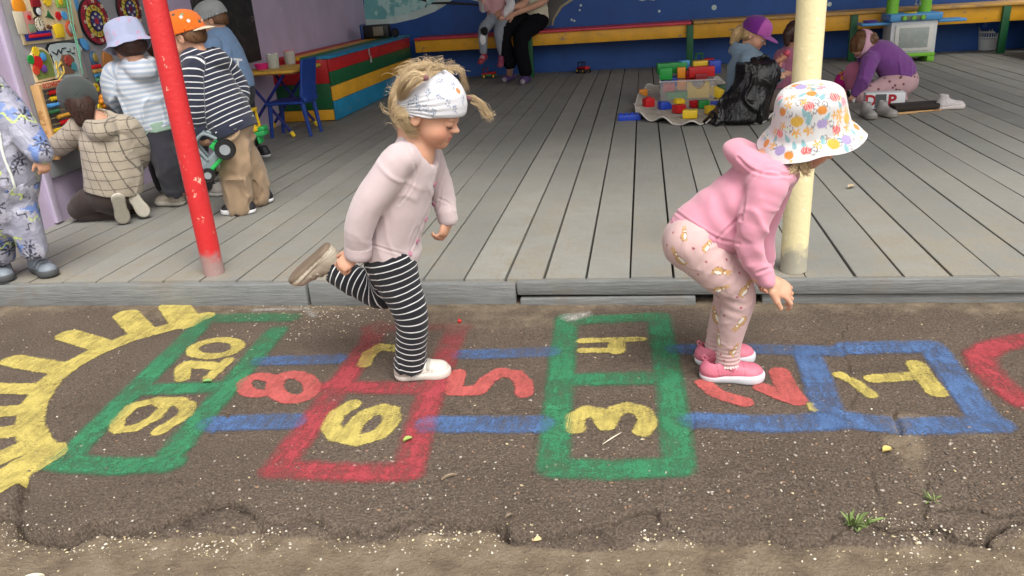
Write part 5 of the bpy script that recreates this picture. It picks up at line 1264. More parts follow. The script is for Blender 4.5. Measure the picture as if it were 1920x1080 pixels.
# ---------------- things on the deck at right: shoe box, shoes, dark tray, plastic bag
bx = at(1665, 206, DZ); o = thing('shoe_box', bx, 'white box printed with red and grey letters behind the grey shoes', 'box', rz=0)
pb = V3(*at(1652, 205, DZ)); Rb_ = Matrix.Rotation(-.12, 3, 'Z'); c_ = pb+[.03, .06, .06]
MB().box(c_, (.27, .12, .115), Rb_, .004).build('carton', P_('white_card', (222, 224, 228), rough=.55), o)
nf = np.array(Rb_ @ Vector((0, -1, 0))); xf = np.array(Rb_ @ Vector((1, 0, 0)))
def face(u, w, off): p = c_+xf*u+np.array([0, 0, w])+nf*(.06+off); return Matrix(((xf[0], 0, nf[0], p[0]), (xf[1], 0, nf[1], p[1]), (0, 1, 0, p[2]), (0, 0, 0, 1)))
mb = MB(); mb.prism([(-.04, -.052), (.036, -.052), (.036, .05), (-.04, .05)], .0015, face(-.03, 0, .0005)); mb.build('grey_panel', P_('grey_print', (84, 86, 88), rough=.6), o)
text('D', .11, P_('red_print', (170, 24, 40), rough=.6), face(-.10, .002, .001), 'printed_letter', o, bold=.004); text('P', .11, P_('red_print', (170, 24, 40)), face(.045, .002, .002), 'printed_letter', o, bold=.004)

pt = at(1720, 213, DZ); R_t = Matrix.Rotation(.22, 3, 'Z'); o = thing('dark_tray', pt, 'dark brown shallow tray beside the grey shoes', 'tray')
mb = MB(); c_ = V3(*at(1722, 210, DZ))+[.0, .09, .0]
M = Matrix.Translation(Vector(c_+[0, 0, .012])) @ R_t.to_4x4(); mb.prism([(-.185, -.075), (.17, -.085), (.19, .075), (-.15, .085)], .036, M, .006); mb.build('tray', P_('dark_brown_card', (46, 38, 34), rough=.75), o)
mb = MB(); mb.box(c_+np.array(R_t @ Vector((-.03, -.10, .006))), (.34, .014, .010), R_t, .002); mb.box(c_+np.array(R_t @ Vector((-.12, -.125, .005))), (.14, .010, .009), R_t, .002)
tag(mb.build('wooden_stick', wd_nat, origin=c_), 'thin yellow wooden stick lying in front of the dark tray', 'stick')
pbag = at(1588, 172, DZ); s = SDF(.03); s.ell(pbag+[0, .0, .06], (.13, .12, .08)); s.ell(pbag+[-.05, .02, .10], (.06, .06, .07)); s.disp(lambda P: .02*vnoise(P, (26, 26, 20), 4)); s.cut((0, 0, DZ+.003), (0, 0, -1))
V, F = s.mesh(.007, 1); mc = np.where((vnoise(V, 18, 9)[:, None] > .15), srgb(220, 150, 60), srgb(200, 30, 140)); tag(mesh_np('toy_package', V, F, m_col('magenta_film', .25, .1), None, mc, origin=pbag), 'crinkled magenta and orange toy package in front of the kneeling girl', 'toy package')
pz = at(1602, 190, DZ); s = SDF(.012); s.ell(pz+[0, 0, .035], (.035, .05, .035)); s.ell(pz+[-.03, .03, .06], (.03, .03, .03)); s.cap(pz+[.03, -.03, .02], pz+[.045, -.05, .008], .012); s.cap(pz+[-.02, -.04, .02], pz+[-.02, -.06, .008], .012); V, F = s.mesh(.005, 1)
tag(mesh_np('toy_dog', V, F, m_col('dog_plastic', .4), None, np.where(vnoise(V, 30, 3)[:, None] > .1, srgb(20, 20, 22), srgb(225, 225, 225)), origin=pz), 'small black and white toy animal beside the hat brim', 'toy animal')
# ================================================================== PEOPLE
SK = np.array(srgb(206, 160, 134)); SK_LIP = srgb(190, 122, 106); SK_BL = srgb(208, 132, 112)
M_SKIN = m_skin()
class Fr:                                   # head frame: r = person's right, f = facing, u = up; lengths in head heights
    def __init__(s, C, f, u, hh):
        s.C = np.asarray(C, float); s.f = nrm(f); s.r = nrm(np.cross(s.f, nrm(u))); s.u = np.cross(s.r, s.f); s.hh = hh
        s.R = np.array([s.r, s.f, s.u])
    def p(s, a, b, c): return s.C+s.hh*(a*s.r+b*s.f+c*s.u)
    def loc(s, P): return (np.asarray(P)-s.C)@s.R.T/s.hh
def head(S, F, skin=SK, fine=True):
    h = F.hh; E = lambda a, b, c, x, y, z, k=.05, col=skin, op='u': S.ell(F.p(a, b, c), np.array([x, y, z])*h, F.R, k*h, col, op)
    E(0, -.04, .10, .385, .47, .40); E(0, .12, -.20, .315, .285, .28, .1); E(0, .20, -.36, .18, .17, .125, .1); E(0, .30, -.425, .085, .075, .07, .08)
    for q in (-1, 1):
        E(q*.17, .21, -.24, .14, .145, .14, .1)
        if fine:
            E(q*.16, .445, -.085, .085, .055, .050, .07, None, 's'); E(q*.155, .335, -.095, .078, .066, .062, .02)
            E(q*.15, .375, .0, .11, .045, .035, .06)
            E(q*.045, .428, -.188, .030, .042, .028, .02)
        E(q*.385, -.06, -.10, .028, .085, .125, .03); E(q*.40, -.085, -.06, .03, .055, .08, .02)
        if fine: E(q*.415, -.04, -.09, .022, .04, .065, .02, None, 's')
    S.cap(F.p(0, .365, -.03), F.p(0, .440, -.160), .032*h, .040*h, .05*h, skin)
    if fine:
        E(0, .468, -.172, .040, .040, .036, .025)
        E(0, .374, -.285, .082, .05, .024, .04, SK_LIP); E(0, .354, -.330, .070, .045, .026, .04, SK_LIP); E(0, .44, -.308, .105, .055, .006, .010, None, 's')
    return F
def head_post(F, skin=SK):
    def post(V, col):
        L = F.loc(V)
        for q in (-1, 1):
            w = np.exp(-(((L[:, 0]-q*.22)/.13)**2+((L[:, 1]-.30)/.2)**2+((L[:, 2]+.25)/.11)**2))[:, None]*.45
            near = (np.abs(L) < .8).all(1)[:, None]; col = np.where(near, col*(1-w)+np.array(SK_BL)*w, col)
        return col
    return post
def brow(F, q, parent, col):
    mb = MB(); pts = [F.p(q*a, b, c) for a, b, c in ((.07, .425, .022), (.13, .425, .040), (.20, .385, .036), (.245, .335, .018))]
    mb.tube(pts, [.008*F.hh, .012*F.hh, .010*F.hh, .004*F.hh], 6); return mb.build('eyebrow', col, parent)
def eye(F, q, parent, lid=.62, skin=SK, iris=(70, 90, 110)):
    """eyeball with a lowered lid and a lash line"""
    h = F.hh; c = F.p(q*.155, .338, -.095); r = .070*h
    t = bmesh.new(); bmesh.ops.create_uvsphere(t, u_segments=20, v_segments=14, radius=1); V = np.array([v.co[:] for v in t.verts]); fs = [[l.vert.index for l in f.loops] for f in t.faces]; t.free()
    fs = np.array([f if len(f) == 4 else f+[f[-1]] for f in fs]); look = nrm(F.f*1+F.u*-.45); d = V@look; d = (V@F.R)@np.eye(3) if False else V@look
    W_ = c+V*r*np.array([1, 1, 1]); col = np.tile(srgb(232, 228, 224), (len(V), 1)); col[d > .82] = srgb(*iris); col[d > .93] = srgb(14, 12, 12)
    f4 = np.array([f for f in fs if len(set(f)) == 4]); f3 = np.array([f[:3] for f in fs if len(set(f)) == 3])
    e = mesh_np('eye', W_, f4, m_col('eye_surface', .12, 0), parent, col)
    mb = MB(); a0 = np.array([math.radians(x) for x in np.linspace(-72, 72, 11)]); el = (.5-lid)*1.6
    pts = [c+r*1.13*(math.sin(a)*F.r*1.05+math.cos(a)*(F.f*math.cos(el)+F.u*math.sin(el))*1.0-.05*abs(math.sin(a))**2*F.u) for a in a0]
    mb.tube(pts, [.0085*h*(.35+math.cos(a)) for a in a0], 5); mb.build('lashes', m_plastic('dark_lashes', srgb(66, 46, 40), .7), parent)
    return e
def lid_prims(S, F, q, lid=.62, skin=SK):
    S.ell(F.p(q*.155, .340, -.088+.05*(1-lid)), np.array([.086, .082, .066])*F.hh, F.R, .012*F.hh, tuple(np.array(skin)*.97))
def hand(S, w, d, n, side, L=.105, curl=35, skin=SK, spread=6, thumb=30):
    """w wrist, d finger direction, n back-of-hand normal, side +1/-1 = which side the thumb is on"""
    d = nrm(d); n = np.asarray(n, float); n = nrm(n-d*(n@d)); t = np.cross(n, d)*side; w = np.asarray(w, float)
    R = np.array([t, d, n]); k = .005
    S.ell(w+d*.26*L, np.array([.235, .33, .115])*L, R, .008, skin); S.ell(w+d*.40*L, np.array([.235, .20, .10])*L, R, .006, skin); S.cap(w-d*.25*L, w+d*.15*L, .15*L, .16*L, .01, skin)
    for i, (o, ln) in enumerate(((.175, .92), (.06, 1.0), (-.055, .95), (-.165, .78))):
        a = math.radians(o*spread*6); dd = d*math.cos(a)+t*math.sin(a); p = w+d*.50*L+t*o*L*1.0; c = math.radians(curl*(1+.12*i)); ang = c*.6; r = .062*L*(.95 if i < 3 else .84)
        for seg, ls in enumerate((.21, .15, .12)):
            v = dd*math.cos(ang)-n*math.sin(ang); q = p+v*ls*ln*L; S.cap(p, q, r, r*.9, k*.5, skin); p = q; r *= .9; ang += c*(1.0 if seg == 0 else .7)
    p = w+d*.16*L+t*.20*L-n*.02*L; a = math.radians(thumb); v = nrm(d*math.cos(a)+t*math.sin(a)-n*.35); q = p+v*.24*L; S.cap(p, q, .085*L, .068*L, .006, skin); v2 = nrm(v+d*.5-n*.3); S.cap(q, q+v2*.19*L, .068*L, .056*L, .003, skin)
def shoe(root, c, fwd, up, L, upper, sole, h=.0035, strap=None, name='shoe', strapn=1, lace=None, tread=None, tall=1.0):
    """c = centre of the sole's underside"""
    f = nrm(fwd); up = np.asarray(up, float); u = nrm(up-f*(up@f)); r = np.cross(f, u); p = lambda a, b, z: np.asarray(c)+L*(a*f+b*r+z*u)
    s = SDF(.02*1); s.cap(p(-.30, 0, .16), p(.29, 0, .125), .180*L, .165*L, .02, upper, (u, .9)); s.cap(p(-.27, 0, .15), p(-.25, 0, .34*tall),   .175*L, .165*L, .02, upper); s.cap(p(-.12, 0, .26), p(.12, 0, .17), .13*L, .12*L, .02, upper); s.ell(p(.30, 0, .13), np.array([.17, .19, .11])*L, np.array([r, f, u]), .02, upper)
    s.cap(p(-.25, 0, .36*tall), p(-.24, 0, .62), .120*L, .135*L, k=.006, op='s'); s.cut(p(0, 0, .075), -u)
    def seams(V, C):
        L_ = (V-np.asarray(c))@np.array([f, r, u]).T/L; a_, b_, z_ = L_[:, 0], L_[:, 1], L_[:, 2]
        ln = (np.abs(a_-.17-.10*np.abs(b_)*2) < .007) | (np.abs(z_-.185-.05*np.sin(a_*7)) < .006) & (a_ < .12) | (np.abs(a_+.20+.25*(z_-.2)) < .006); C = np.where(ln[:, None], C*.62, C)
        return np.where(((z_ > .12) & (z_ < .15))[:, None], C*.8, C)
    o = s.build(name, m_col('shoe_upper', .55, .12, .2, 50), root, h, 2, upper, seams)
    if strap is not None: MB().tube(spline([p(-.40, 0, .30), p(-.45, 0, .37), p(-.43, 0, .42), p(-.38, 0, .37)], 9), .014*L, 6).build('heel_tab', m_plastic('pull_tab_'+str(round(sum(upper), 3)), mul(upper, .85), .7), o)
    q = SDF(.01); q.cap(p(-.29, 0, .10), p(.30, 0, .10), .205*L, .195*L, .01, sole); q.ell(p(.27, .01, .08), np.array([.205, .24, .2])*L, np.array([r, f, u]), .02, sole)
    q.cut(p(0, 0, 0), -u, .006); q.cut(p(.0, 0, .135), nrm(u-.05*f), .006)
    if tread is not None:
        q.build('sole', m_col('shoe_sole', .7, .12, .2, 60), o, h, 1, sole, lambda V, C: np.where((((V-np.asarray(c))@u) < .022*L/.18*.6)[:, None], tread, C))
    else: q.build('sole', m_col('shoe_sole', .7, .12, .2, 60), o, h, 1, sole)
    if strap is not None:
        for k in range(strapn):
            a0 = .02+.13*k; st = SDF(.004); pts = [p(a0+.012*math.cos(t_)-.02, .175*math.sin(t_), .185-.045*k+.172*math.cos(t_)) for t_ in np.linspace(-1.35, 1.25, 9)]; st.chain(pts, [.020*L]*9, sq=(f, 2.6 if strapn == 1 else 1.8), k=.003, col=strap); st.build('strap', m_col('shoe_strap', .5, .1), o, max(.0025, h*.8), 1, strap)
    if lace is not None:
        mb = MB()
        for k in range(4): mb.tube([p(-.05+.075*k, b, .31-.045*k-.8*b*b) for b in (-.09, -.045, 0, .045, .09)], .014*L, 5)
        mb.build('laces', lace, o)
    return o
def cranium(S, F, inf, col, k=.01, back=0.0):
    S.ell(F.p(0, -.04-back*.5, .10), np.array([.385+inf, .47+inf+back*.5, .40+inf])*F.hh, F.R, k, col)
def hair_cap(F, inf=.045, front=(.30, .16), slope=.5, low=-.22, col=None, bumps=.0, extra=None):
    s = SDF(.03); cranium(s, F, inf, col); s.ell(F.p(0, -.22, -.12), np.array([.36+inf, .28+inf, .30])*F.hh, F.R, .03, col)
    if extra: extra(s)
    s.cut(F.p(0, front[0], front[1]), F.f*1.0-F.u*slope, .006); s.cut(F.p(0, -.1, low), -F.u+F.f*.35, .006)
    if bumps: s.disp(lambda P: bumps*vnoise(F.loc(P), (9, 9, 3), 4))
    return s
def ball_cap(root, F, col, brimcol, tiltdeg=0, front=1, inf=.075, h=.004, opening=False, label=None, spots=None, name='cap', low=.02):
    """baseball cap; front=-1 is worn backwards"""
    a = math.radians(tiltdeg); f = F.f*math.cos(a)+F.u*math.sin(a); u = np.cross(F.r, f); f2 = f*front
    G = Fr(F.C, f, u, F.hh)
    s = SDF(.02); cranium(s, G, inf, col); s.ell(G.p(0, -.04, .30), np.array([.36+inf*.6, .43+inf*.6, .26])*F.hh, G.R, .02, col); s.cut(G.p(0, 0, low), -u, .004)
    i = SDF(.01); cranium(i, G, inf-.03, col); s.isect(lambda P: -i.field(P), .002)
    if opening:
        s.ell(G.p(0, -.55*front, low+.19), np.array([.22, .32, .10])*F.hh, G.R, .004, None, 's')
    def post(V, C):
        if spots is not None: C = spots(V, C, G)
        return C
    o = s.build(name, m_cloth('cap_cotton', None, .85, 700, .2), root, h, 1, col, post)
    if opening:
        st = SDF(.004); st.chain([G.p(a_, -.04-front*(.47+inf-.012)*math.sqrt(max(0, 1-(a_/(.385+inf))**2-((low+.05-.10)/(.40+inf))**2)), low+.05) for a_ in np.linspace(-.22, .22, 7)], [.03*F.hh]*7, sq=(u, 1.3)); st.build('strap', m_cloth('cap_cotton', None), o, h, 1, srgb(200, 200, 196))
    b = SDF(.01); c0 = G.p(0, .30*front, low+.045); b.ell(G.p(0, .36*front, low+.03), np.array([.36, .50, .30])*F.hh, G.R, .01, brimcol)
    j = SDF(.01); j.ell(G.p(0, .28*front, low-.29), np.array([.62, .78, .36])*F.hh, G.R, .01, brimcol); j2 = SDF(.01); j2.ell(G.p(0, .28*front, low-.325), np.array([.62, .78, .36])*F.hh, G.R, .01, brimcol)
    b.isect(lambda P: j.field(P), .003); b.isect(lambda P: -j2.field(P), .003); k_ = SDF(.01); cranium(k_, G, inf-.015, col); b.isect(lambda P: -k_.field(P), .003)
    V, Fa = b.mesh(h*.7, 1); mesh_np('brim', V, Fa, m_cloth('cap_cotton', None), o, np.tile(brimcol, (len(V), 1)), {'v': np.zeros(len(V))})
    return o
def surface_strands(V, F, n, length, flow, where=None, lift=.0016, m=9, jit=.25, wave=.0):
    from mathutils import kdtree
    N = vnorm(V, F); kd = kdtree.KDTree(len(V))
    for i, v in enumerate(V): kd.insert(v, i)
    kd.balance(); out = []; ok = np.nonzero(where(V, N))[0] if where else np.arange(len(V))
    for _ in range(n):
        i = ok[rng.randint(len(ok))]; p = V[i].copy(); pts = []; L = length*rng.uniform(.6, 1.25); jv = rng.randn(3)*jit; ph = rng.rand()*6.28; lf = lift*rng.uniform(.2, 2)
        for s_ in range(m):
            co, k, dist = kd.find(p); nn = N[k]; pts.append(V[k]+nn*(lf+.0015*s_/m*rng.uniform(0, 1)) if dist < .012 else p); d_ = flow(p)+jv; d_ = d_-nn*(d_@nn)*(dist < .012); d_ = nrm(d_)
            if wave: d_ = nrm(d_+wave*np.cross(d_, nn)*math.sin(ph+s_*1.1))
            p = pts[-1]+d_*L/m
        q = np.array(pts); q[1:-1] = (q[:-2]+2*q[1:-1]+q[2:])/4; out.append(q)
    return out
def bucket_hat(root, base, axis, fwd, prof, wob=.004, nr=300, name='bucket_hat', colour=(.8, .8, .8), paint=None, droop=None, mat=None):
    u = nrm(axis); f = nrm(np.asarray(fwd)-u*(np.asarray(fwd)@u)); r = np.cross(f, u); P = spline([(a, b, 0) for a, b in prof], 84)[:, :2]
    m = len(P); A = np.linspace(0, 2*math.pi, nr, endpoint=False); V = np.zeros((m, nr, 3))
    for i, (rad, z) in enumerate(P):
        pr = i/(m-1); rr = rad*(1+wob/.11*pr*(np.sin(A*3+.7)+.7*np.sin(A*5+2)+.4*np.sin(A*8)))*np.where(np.cos(A) > 0, 1.0, 1.0); zz = z+wob*pr*pr*1.2*(np.sin(A*2+.4)+.6*np.sin(A*4+1.3)+.35*np.sin(A*9))
        if droop: zz = zz+droop(A, pr)
        V[i] = np.asarray(base)+np.outer(rr*np.cos(A), f)*1.03+np.outer(rr*np.sin(A), r)*.98+np.outer(zz, u)
    V = V.reshape(-1, 3); V = V+np.stack([vnoise(V, 38, 5), vnoise(V, 38, 6), vnoise(V, 38, 7)], 1)*.0012
    i, j = np.meshgrid(np.arange(m-1), np.arange(nr), indexing='ij'); F = np.stack([i*nr+j, i*nr+(j+1) % nr, (i+1)*nr+(j+1) % nr, (i+1)*nr+j], -1).reshape(-1, 4)
    n_out = vnorm(V, F); V2 = V-n_out*.0022; F2 = F[:, ::-1]+len(V); e0 = (m-1)*nr+np.arange(nr); e1 = (m-1)*nr+(np.arange(nr)+1) % nr
    rim = np.stack([e0, e1, e1+len(V), e0+len(V)], 1)
    col = np.tile(np.asarray(colour, float), (2*len(V), 1))
    if paint: col[:len(V)] = paint(V, F, n_out, col[:len(V)])
    return mesh_np(name, np.concatenate([V, V2]), np.concatenate([F, F2, rim[:, ::-1]]), mat or m_cloth('hat_cotton', None, .85, 800, .15), root, col, {'v': np.zeros(2*len(V))})
def groove(V, F, lines, width=.0028, depth=.0017):
    """stitch seams: shallow grooves pressed into the cloth along lines on the side of the garment that the lines were taken from"""
    N = vnorm(V, F); C_ = (V-CAM)@RW; px = np.stack([C_[:, 0]/C_[:, 2]*FPX+CX, C_[:, 1]/C_[:, 2]*FPX+CY], 1); mpp = C_[:, 2]/FPX; face = ((CAM-V)*N).sum(1) > 0; V = V.copy()
    for L_ in lines:
        P = spline([(a, b_, 0) for a, b_ in L_], 4*len(L_))[:, :2]; best = np.full(len(V), 1e3)
        for a, b_ in zip(P, P[1:]):
            ab = b_-a; t = np.clip(((px-a)@ab)/(ab@ab+1e-9), 0, 1); best = np.minimum(best, np.linalg.norm(px-a-t[:, None]*ab, axis=1))
        dm = best*mpp; k = np.where(face, -depth*np.exp(-(dm/width)**2)+depth*.45*np.exp(-((dm-width*2.2)/width)**2), 0); V = V+N*k[:, None]
    return V
def vnorm(V, F):
    n = np.cross(V[F[:, 2]]-V[F[:, 0]], V[F[:, 3]]-V[F[:, 1]]); N = np.zeros_like(V)
    for k in range(4):
        for c in range(3): N[:, c] += np.bincount(F[:, k], n[:, c], len(V))
    return N/(np.linalg.norm(N, axis=1)[:, None]+1e-12)
# ---- printed motifs on cloth: painted into the cloth's colour at a 3-D place on the surface
def hit(V, N, px, py):
    d = nrm(ray(px, py)); Q = V-CAM; t = Q@d; e = np.linalg.norm(Q-np.outer(t, d), axis=1); m = (e < .008) & ((N@d) < 0)
    if not m.any(): m = e < .02
    if not m.any(): return None
    idx = np.nonzero(m)[0]; return idx[np.argmin(t[idx]+e[idx]*4)]
def stamp(V, N, col, i, size, fn, rot=0.0, up=(0, 0, 1)):
    c = V[i]; n = nrm(N[i]); u = nrm(np.asarray(up)-n*(np.asarray(up)@n)); r = np.cross(u, n)
    m = (np.abs(V-c).max(1) < size*1.6) & ((N@n) > .2); idx = np.nonzero(m)[0]; Q = V[idx]-c
    x, y = Q@r/size, Q@u/size; ca, sa = math.cos(rot), math.sin(rot); x, y = x*ca+y*sa, -x*sa+y*ca
    for mask, colr in fn(x, y): col[idx[mask]] = colr
def e2(x, y, a, b, rx, ry): return ((x-a)/rx)**2+((y-b)/ry)**2 < 1
def f_pumpkin(c1, c2):
    return lambda x, y: [(e2(x, y, 0, 0, 1, .88), c1), (e2(x, y, 0, 0, .32, .8) & ~e2(x, y, 0, 0, .22, .7), c2), (e2(x, y, 0, 0, .7, .86) & ~e2(x, y, 0, 0, .6, .78), c2), (e2(x, y, .1, .95, .16, .25), srgb(150, 150, 130))]
def f_star(c1):
    return lambda x, y: [(np.hypot(x, y) < .58+.42*np.cos(5*np.arctan2(y, x)), c1)]
def f_leaf(c1):
    return lambda x, y: [((np.abs(x) < .55*np.sqrt(np.clip(1-(y-.1)**2, 0, 1))*(1-.35*y)), c1), ((np.abs(x) < .07) & (np.abs(y) < 1), mul(c1, .8))]
def f_curl(c1):
    def fn(x, y):
        r = np.hypot(x, y); a = np.arctan2(y, x); return [((np.abs(r-(.25+.10*(a+math.pi))) < .11), c1), ((np.abs(y+.8-.3*np.sin(3*x)) < .10) & (np.abs(x) < 1.3), c1)]
    return fn
def f_sprig(c1, c2):
    def fn(x, y):
        out = [((np.abs(x-.15*np.sin(3*y)) < .10) & (np.abs(y) < 1.2), c1)]
        for a, b, rr in ((-.55, .5, .30), (.55, .75, .3), (0, 1.1, .36), (-.5, -.2, .22), (.5, 0, .24)): out.append(((np.hypot(x-a, y-b) < rr*(.75+.35*np.cos(4*np.arctan2(y-b, x-a)))), c2))
        return out
    return fn
def f_disc(c1, ring=None):
    return lambda x, y: ([(x*x+y*y < 1.0, ring)] if ring is not None else [])+[(x*x+y*y < (.6 if ring is not None else 1), c1)]
def f_bunny(br, wh, dk):
    return lambda x, y: [(e2(x, y, 0, -.25, .52, .75), dk), (e2(x, y, 0, -.25, .46, .69), br), (e2(x, y, .22, -.3, .2, .5), wh), (e2(x, y, .05, .62, .36, .33), dk), (e2(x, y, .05, .62, .31, .28), br), (e2(x, y, -.12, 1.08, .13, .40), br), (e2(x, y, .20, 1.08, .12, .38), br), (e2(x, y, .16, .56, .13, .14), wh), (e2(x, y, .16, .72, .05, .05), dk), (e2(x, y, .35, -.85, .26, .14), br)]
def f_squig(c1):
    return lambda x, y: [((np.abs(y-.55*np.sin(2.6*x)) < .2) & (np.abs(x) < 1.3), c1)]
def f_blob(c1):
    return lambda x, y: [(np.hypot(x, y*1.5) < .75+.25*np.sin(3*np.arctan2(y, x)+1)+.1*np.sin(7*np.arctan2(y, x)), c1)]
def f_palm(c1):
    return lambda x, y: [((np.hypot(x, y) < 1.1*np.abs(np.cos(3.5*np.arctan2(y, x)))**3), c1), ((np.abs(x) < .08) & (y < 0) & (y > -1.5), c1)]
def folds(a1=.004, f1=16, a2=.002, f2=34, seed=1, stretch=(1, 1, .55)):
    st = np.array(stretch)
    def fn(P):
        W_ = P+.012*np.stack([vnoise(P, 14, seed+11), vnoise(P, 14, seed+12), vnoise(P, 14, seed+13)], 1)
        n = vnoise(W_, f1*st, seed); n2__ = vnoise(W_+.37, f1*1.6*st, seed+3); m = np.clip(vnoise(P, 6, seed+5)+.6, .0, 1.2)
        return -m*a1*(np.exp(-(n/.13)**2)+.6*np.exp(-(n2__/.14)**2)-.4)+a2*vnoise(W_, f2*st, seed+1)
    return fn

def person(base, label, group='children at play'): return thing('person', base, label, 'person', group)
SKN = tuple(SK)
def limb_body(S, pts, r, skin=SKN): S.chain(pts, r, k=.01, col=skin)

# ------------------------------------------------------------------ girl hopping on one leg, headband
Y1 = at(785, 714)[1]+.035
def girl_hop():
    g = lambda px, py, d=0: atY(px, py, Y1+d)
    root = person(at(785, 714), 'girl hopping on one foot, white floral headband, pale pink cardigan, black striped trousers')
    th = math.radians(21); f = V3(math.cos(th), -.04, -math.sin(th)); u = V3(math.sin(th), 0, math.cos(th)); hh = .198
    F = Fr((0, 0, 0), f, u, hh); F = Fr(g(846, 236, -.03)-(F.p(.155, .40, -.095)), f, u, hh)
    S = SDF(.012); head(S, F); lid_prims(S, F, 1, .75); lid_prims(S, F, -1, .75)
    nb = g(779, 285); S.cap(F.p(0, -.20, -.22), nb, .044, .050, .02, SKN)
    hip = g(734, 480); S.chain([nb, g(770, 320), g(750, 400), hip], [.052, .06, .06, .06], k=.02, col=SKN)
    shN, elN, wrN = g(748, 296, -.085), g(690, 384, -.125), g(670, 468, -.12); shF, elF, wrF = g(802, 292, .10), g(829, 362, .13), g(839, 402, .11)
    S.chain([g(770, 300), shN, elN, wrN], [.04, .032, .026, .022], k=.01, col=SKN); S.chain([g(775, 300), shF, elF, wrF], [.04, .028, .024, .021], k=.01, col=SKN)
    hand(S, g(667, 476, -.12), g(640, 500, -.135)-g(668, 476, -.12), V3(-.1, -.8, .55), -1, .108, 62, thumb=35); hand(S, g(841, 410, .11), g(828, 447, .09)-g(841, 410, .11), V3(.95, -.2, .2), 1, .100, 42)
    kN, aN = g(773, 592, -.03), g(768, 694, -.012); kF, aF = g(722, 545, .07), g(632, 500, .085)
    S.chain([hip, g(746, 530, -.03), kN, aN, g(768, 708, -.012)], [.06, .045, .036, .024, .026], k=.01, col=SKN); S.chain([hip, kF, aF, g(615, 490, .085)], [.06, .038, .03, .028], k=.01, col=SKN)
    body = S.build('body', M_SKIN, root, .0032, 1, SKN, head_post(F))
    eye(F, 1, body, .80); eye(F, -1, body, .80); bm = m_plastic('fair_brow', srgb(176, 136, 104), .8); brow(F, 1, body, bm); brow(F, -1, body, bm)
    # cardigan
    pk = srgb(186, 169, 171); C = SDF(.03); Yx = V3(.15, 1, 0); Yx = nrm(Yx)
    C.chain([g(774, 268), g(772, 312), g(753, 385), g(738, 448), g(734, 470)], [.044, .074, .080, .078, .077], k=.03, sq=(Yx, 1.28), col=pk)
    C.cap(g(748, 470), g(750, 478), .055, .055, .03, pk, (Yx, 1.3))
    C.chain([g(775, 300, -.04), g(750, 300, -.085), g(716, 346, -.11), elN, g(674, 430, -.13), g(671, 466, -.12)], [.042, .049, .047, .046, .042, .037], k=.012, col=pk)
    C.chain([g(790, 298, .05), shF, elF, g(838, 406, .11)], [.05, .046, .038, .031], k=.022, col=pk)
    C.cap(g(672, 458, -.12), g(671, 472, -.12), .0395, .039, .002, pk); C.cap(g(837, 398, .11), g(839, 409, .11), .032, .032, .002, pk)
    C.cap(g(671, 468, -.12), g(669, 490, -.12), .029, .029, .003, op='s'); C.cap(g(838, 405, .11), g(841, 425, .11), .023, .023, .003, op='s')
    # neck opening and front edge
    C.chain([g(800, 236), g(806, 266), g(832, 292)], [.067, .060, .036], k=.006, op='s', sq=(Yx, 1.05))
    C.cut(g(742, 491), nrm(g(742, 489)-g(752, 440)+V3(.0, 0, -.00)), .005)
    C.disp(folds(.0040, 10, .0016, 30, 3, (1, 1, .6)))
    dirA = nrm(g(690, 384)-g(748, 296))
    C.disp(lambda P: -.004*np.exp(-(((P-g(742, 345, -.16))@nrm(V3(.7, 0, .7)))/.006)**2)*np.exp(-(np.linalg.norm(P-g(742, 345, -.16), axis=1)/.09)**2))
    V, Fc = C.mesh(.0030, 1); V = groove(V, Fc, [[(764, 272), (776, 300), (779, 330), (768, 358), (748, 384)], [(826, 308), (815, 345), (808, 385), (795, 412), (778, 452), (768, 474)], [(840, 306), (829, 345), (822, 385), (809, 414)], [(698, 459), (725, 468), (762, 479)], [(822, 372), (840, 380), (852, 392)]]); V0 = V
    M_KNIT = m_cloth('pale_pink_knit', None, .95, 520, .35, 0, .35, .08)
    card = mesh_np('cardigan', V, Fc, M_KNIT, root, np.tile(pk, (len(V), 1)), {'v': np.zeros(len(V))})
    # ribbing at cuffs and hem, undershirt, buttons
    rb = SDF(.004); c0, c1 = g(672, 460, -.12), g(671, 473, -.12); rb.cap(c0, c1, .040, .0395, .002, pk); rb.cap(g(671, 468, -.12), g(670, 488, -.12), .031, .031, k=.003, op='s'); rb.cut(c0, c0-c1, .002); rb.build('cuff', m_cloth('knit_rib', None, .95, 300, .6), card, .003, 1, pk)
    nk = SDF(.006); wj = srgb(216, 210, 208); nk.chain([g(777, 272), g(771, 315), g(757, 370)], [.044, .064, .058], k=.01, sq=(Yx, 1.25), col=wj)
    nk.chain([g(797, 236), g(801, 262), g(826, 285)], [.062, .054, .030], k=.004, op='s', sq=(Yx, 1.05)); nk.cut(g(770, 335), V3(-.2, 0, -1)); nk.build('undershirt', m_cloth('white_jersey', None), root, .0032, 1, wj)
    N = vnorm(V, Fc); bm_ = m_plastic('mauve_button', srgb(176, 120, 140), .3)
    for (px, py) in ((817, 346), (813, 383), (799, 411), (782, 452), (769, 475)):
        i = hit(V, N, px, py)
        if i is None: continue
        q = Vector(N[i]).to_track_quat('Z', 'Y').to_matrix().to_4x4(); MB().lathe([(0, 0), (.0072, 0), (.0078, .002), (.006, .0032), (.0045, .0022), (0, .0022)], Matrix.Translation(Vector(V[i]+N[i]*.0008)) @ q, 16).build('button', bm_, card)
    # striped trousers
    T = SDF(.02); sy = (Yx, 1.18); 
    T.chain([g(736, 452), g(733, 490)], [.058, .074], k=.03, sq=sy, v=0)
    T.chain([g(734, 490, -.03), g(750, 535, -.03), g(771, 592, -.03), g(771, 645, -.02), g(769, 684, -.012)], [.074, .064, .052, .049, .053], k=.02, v=.06)
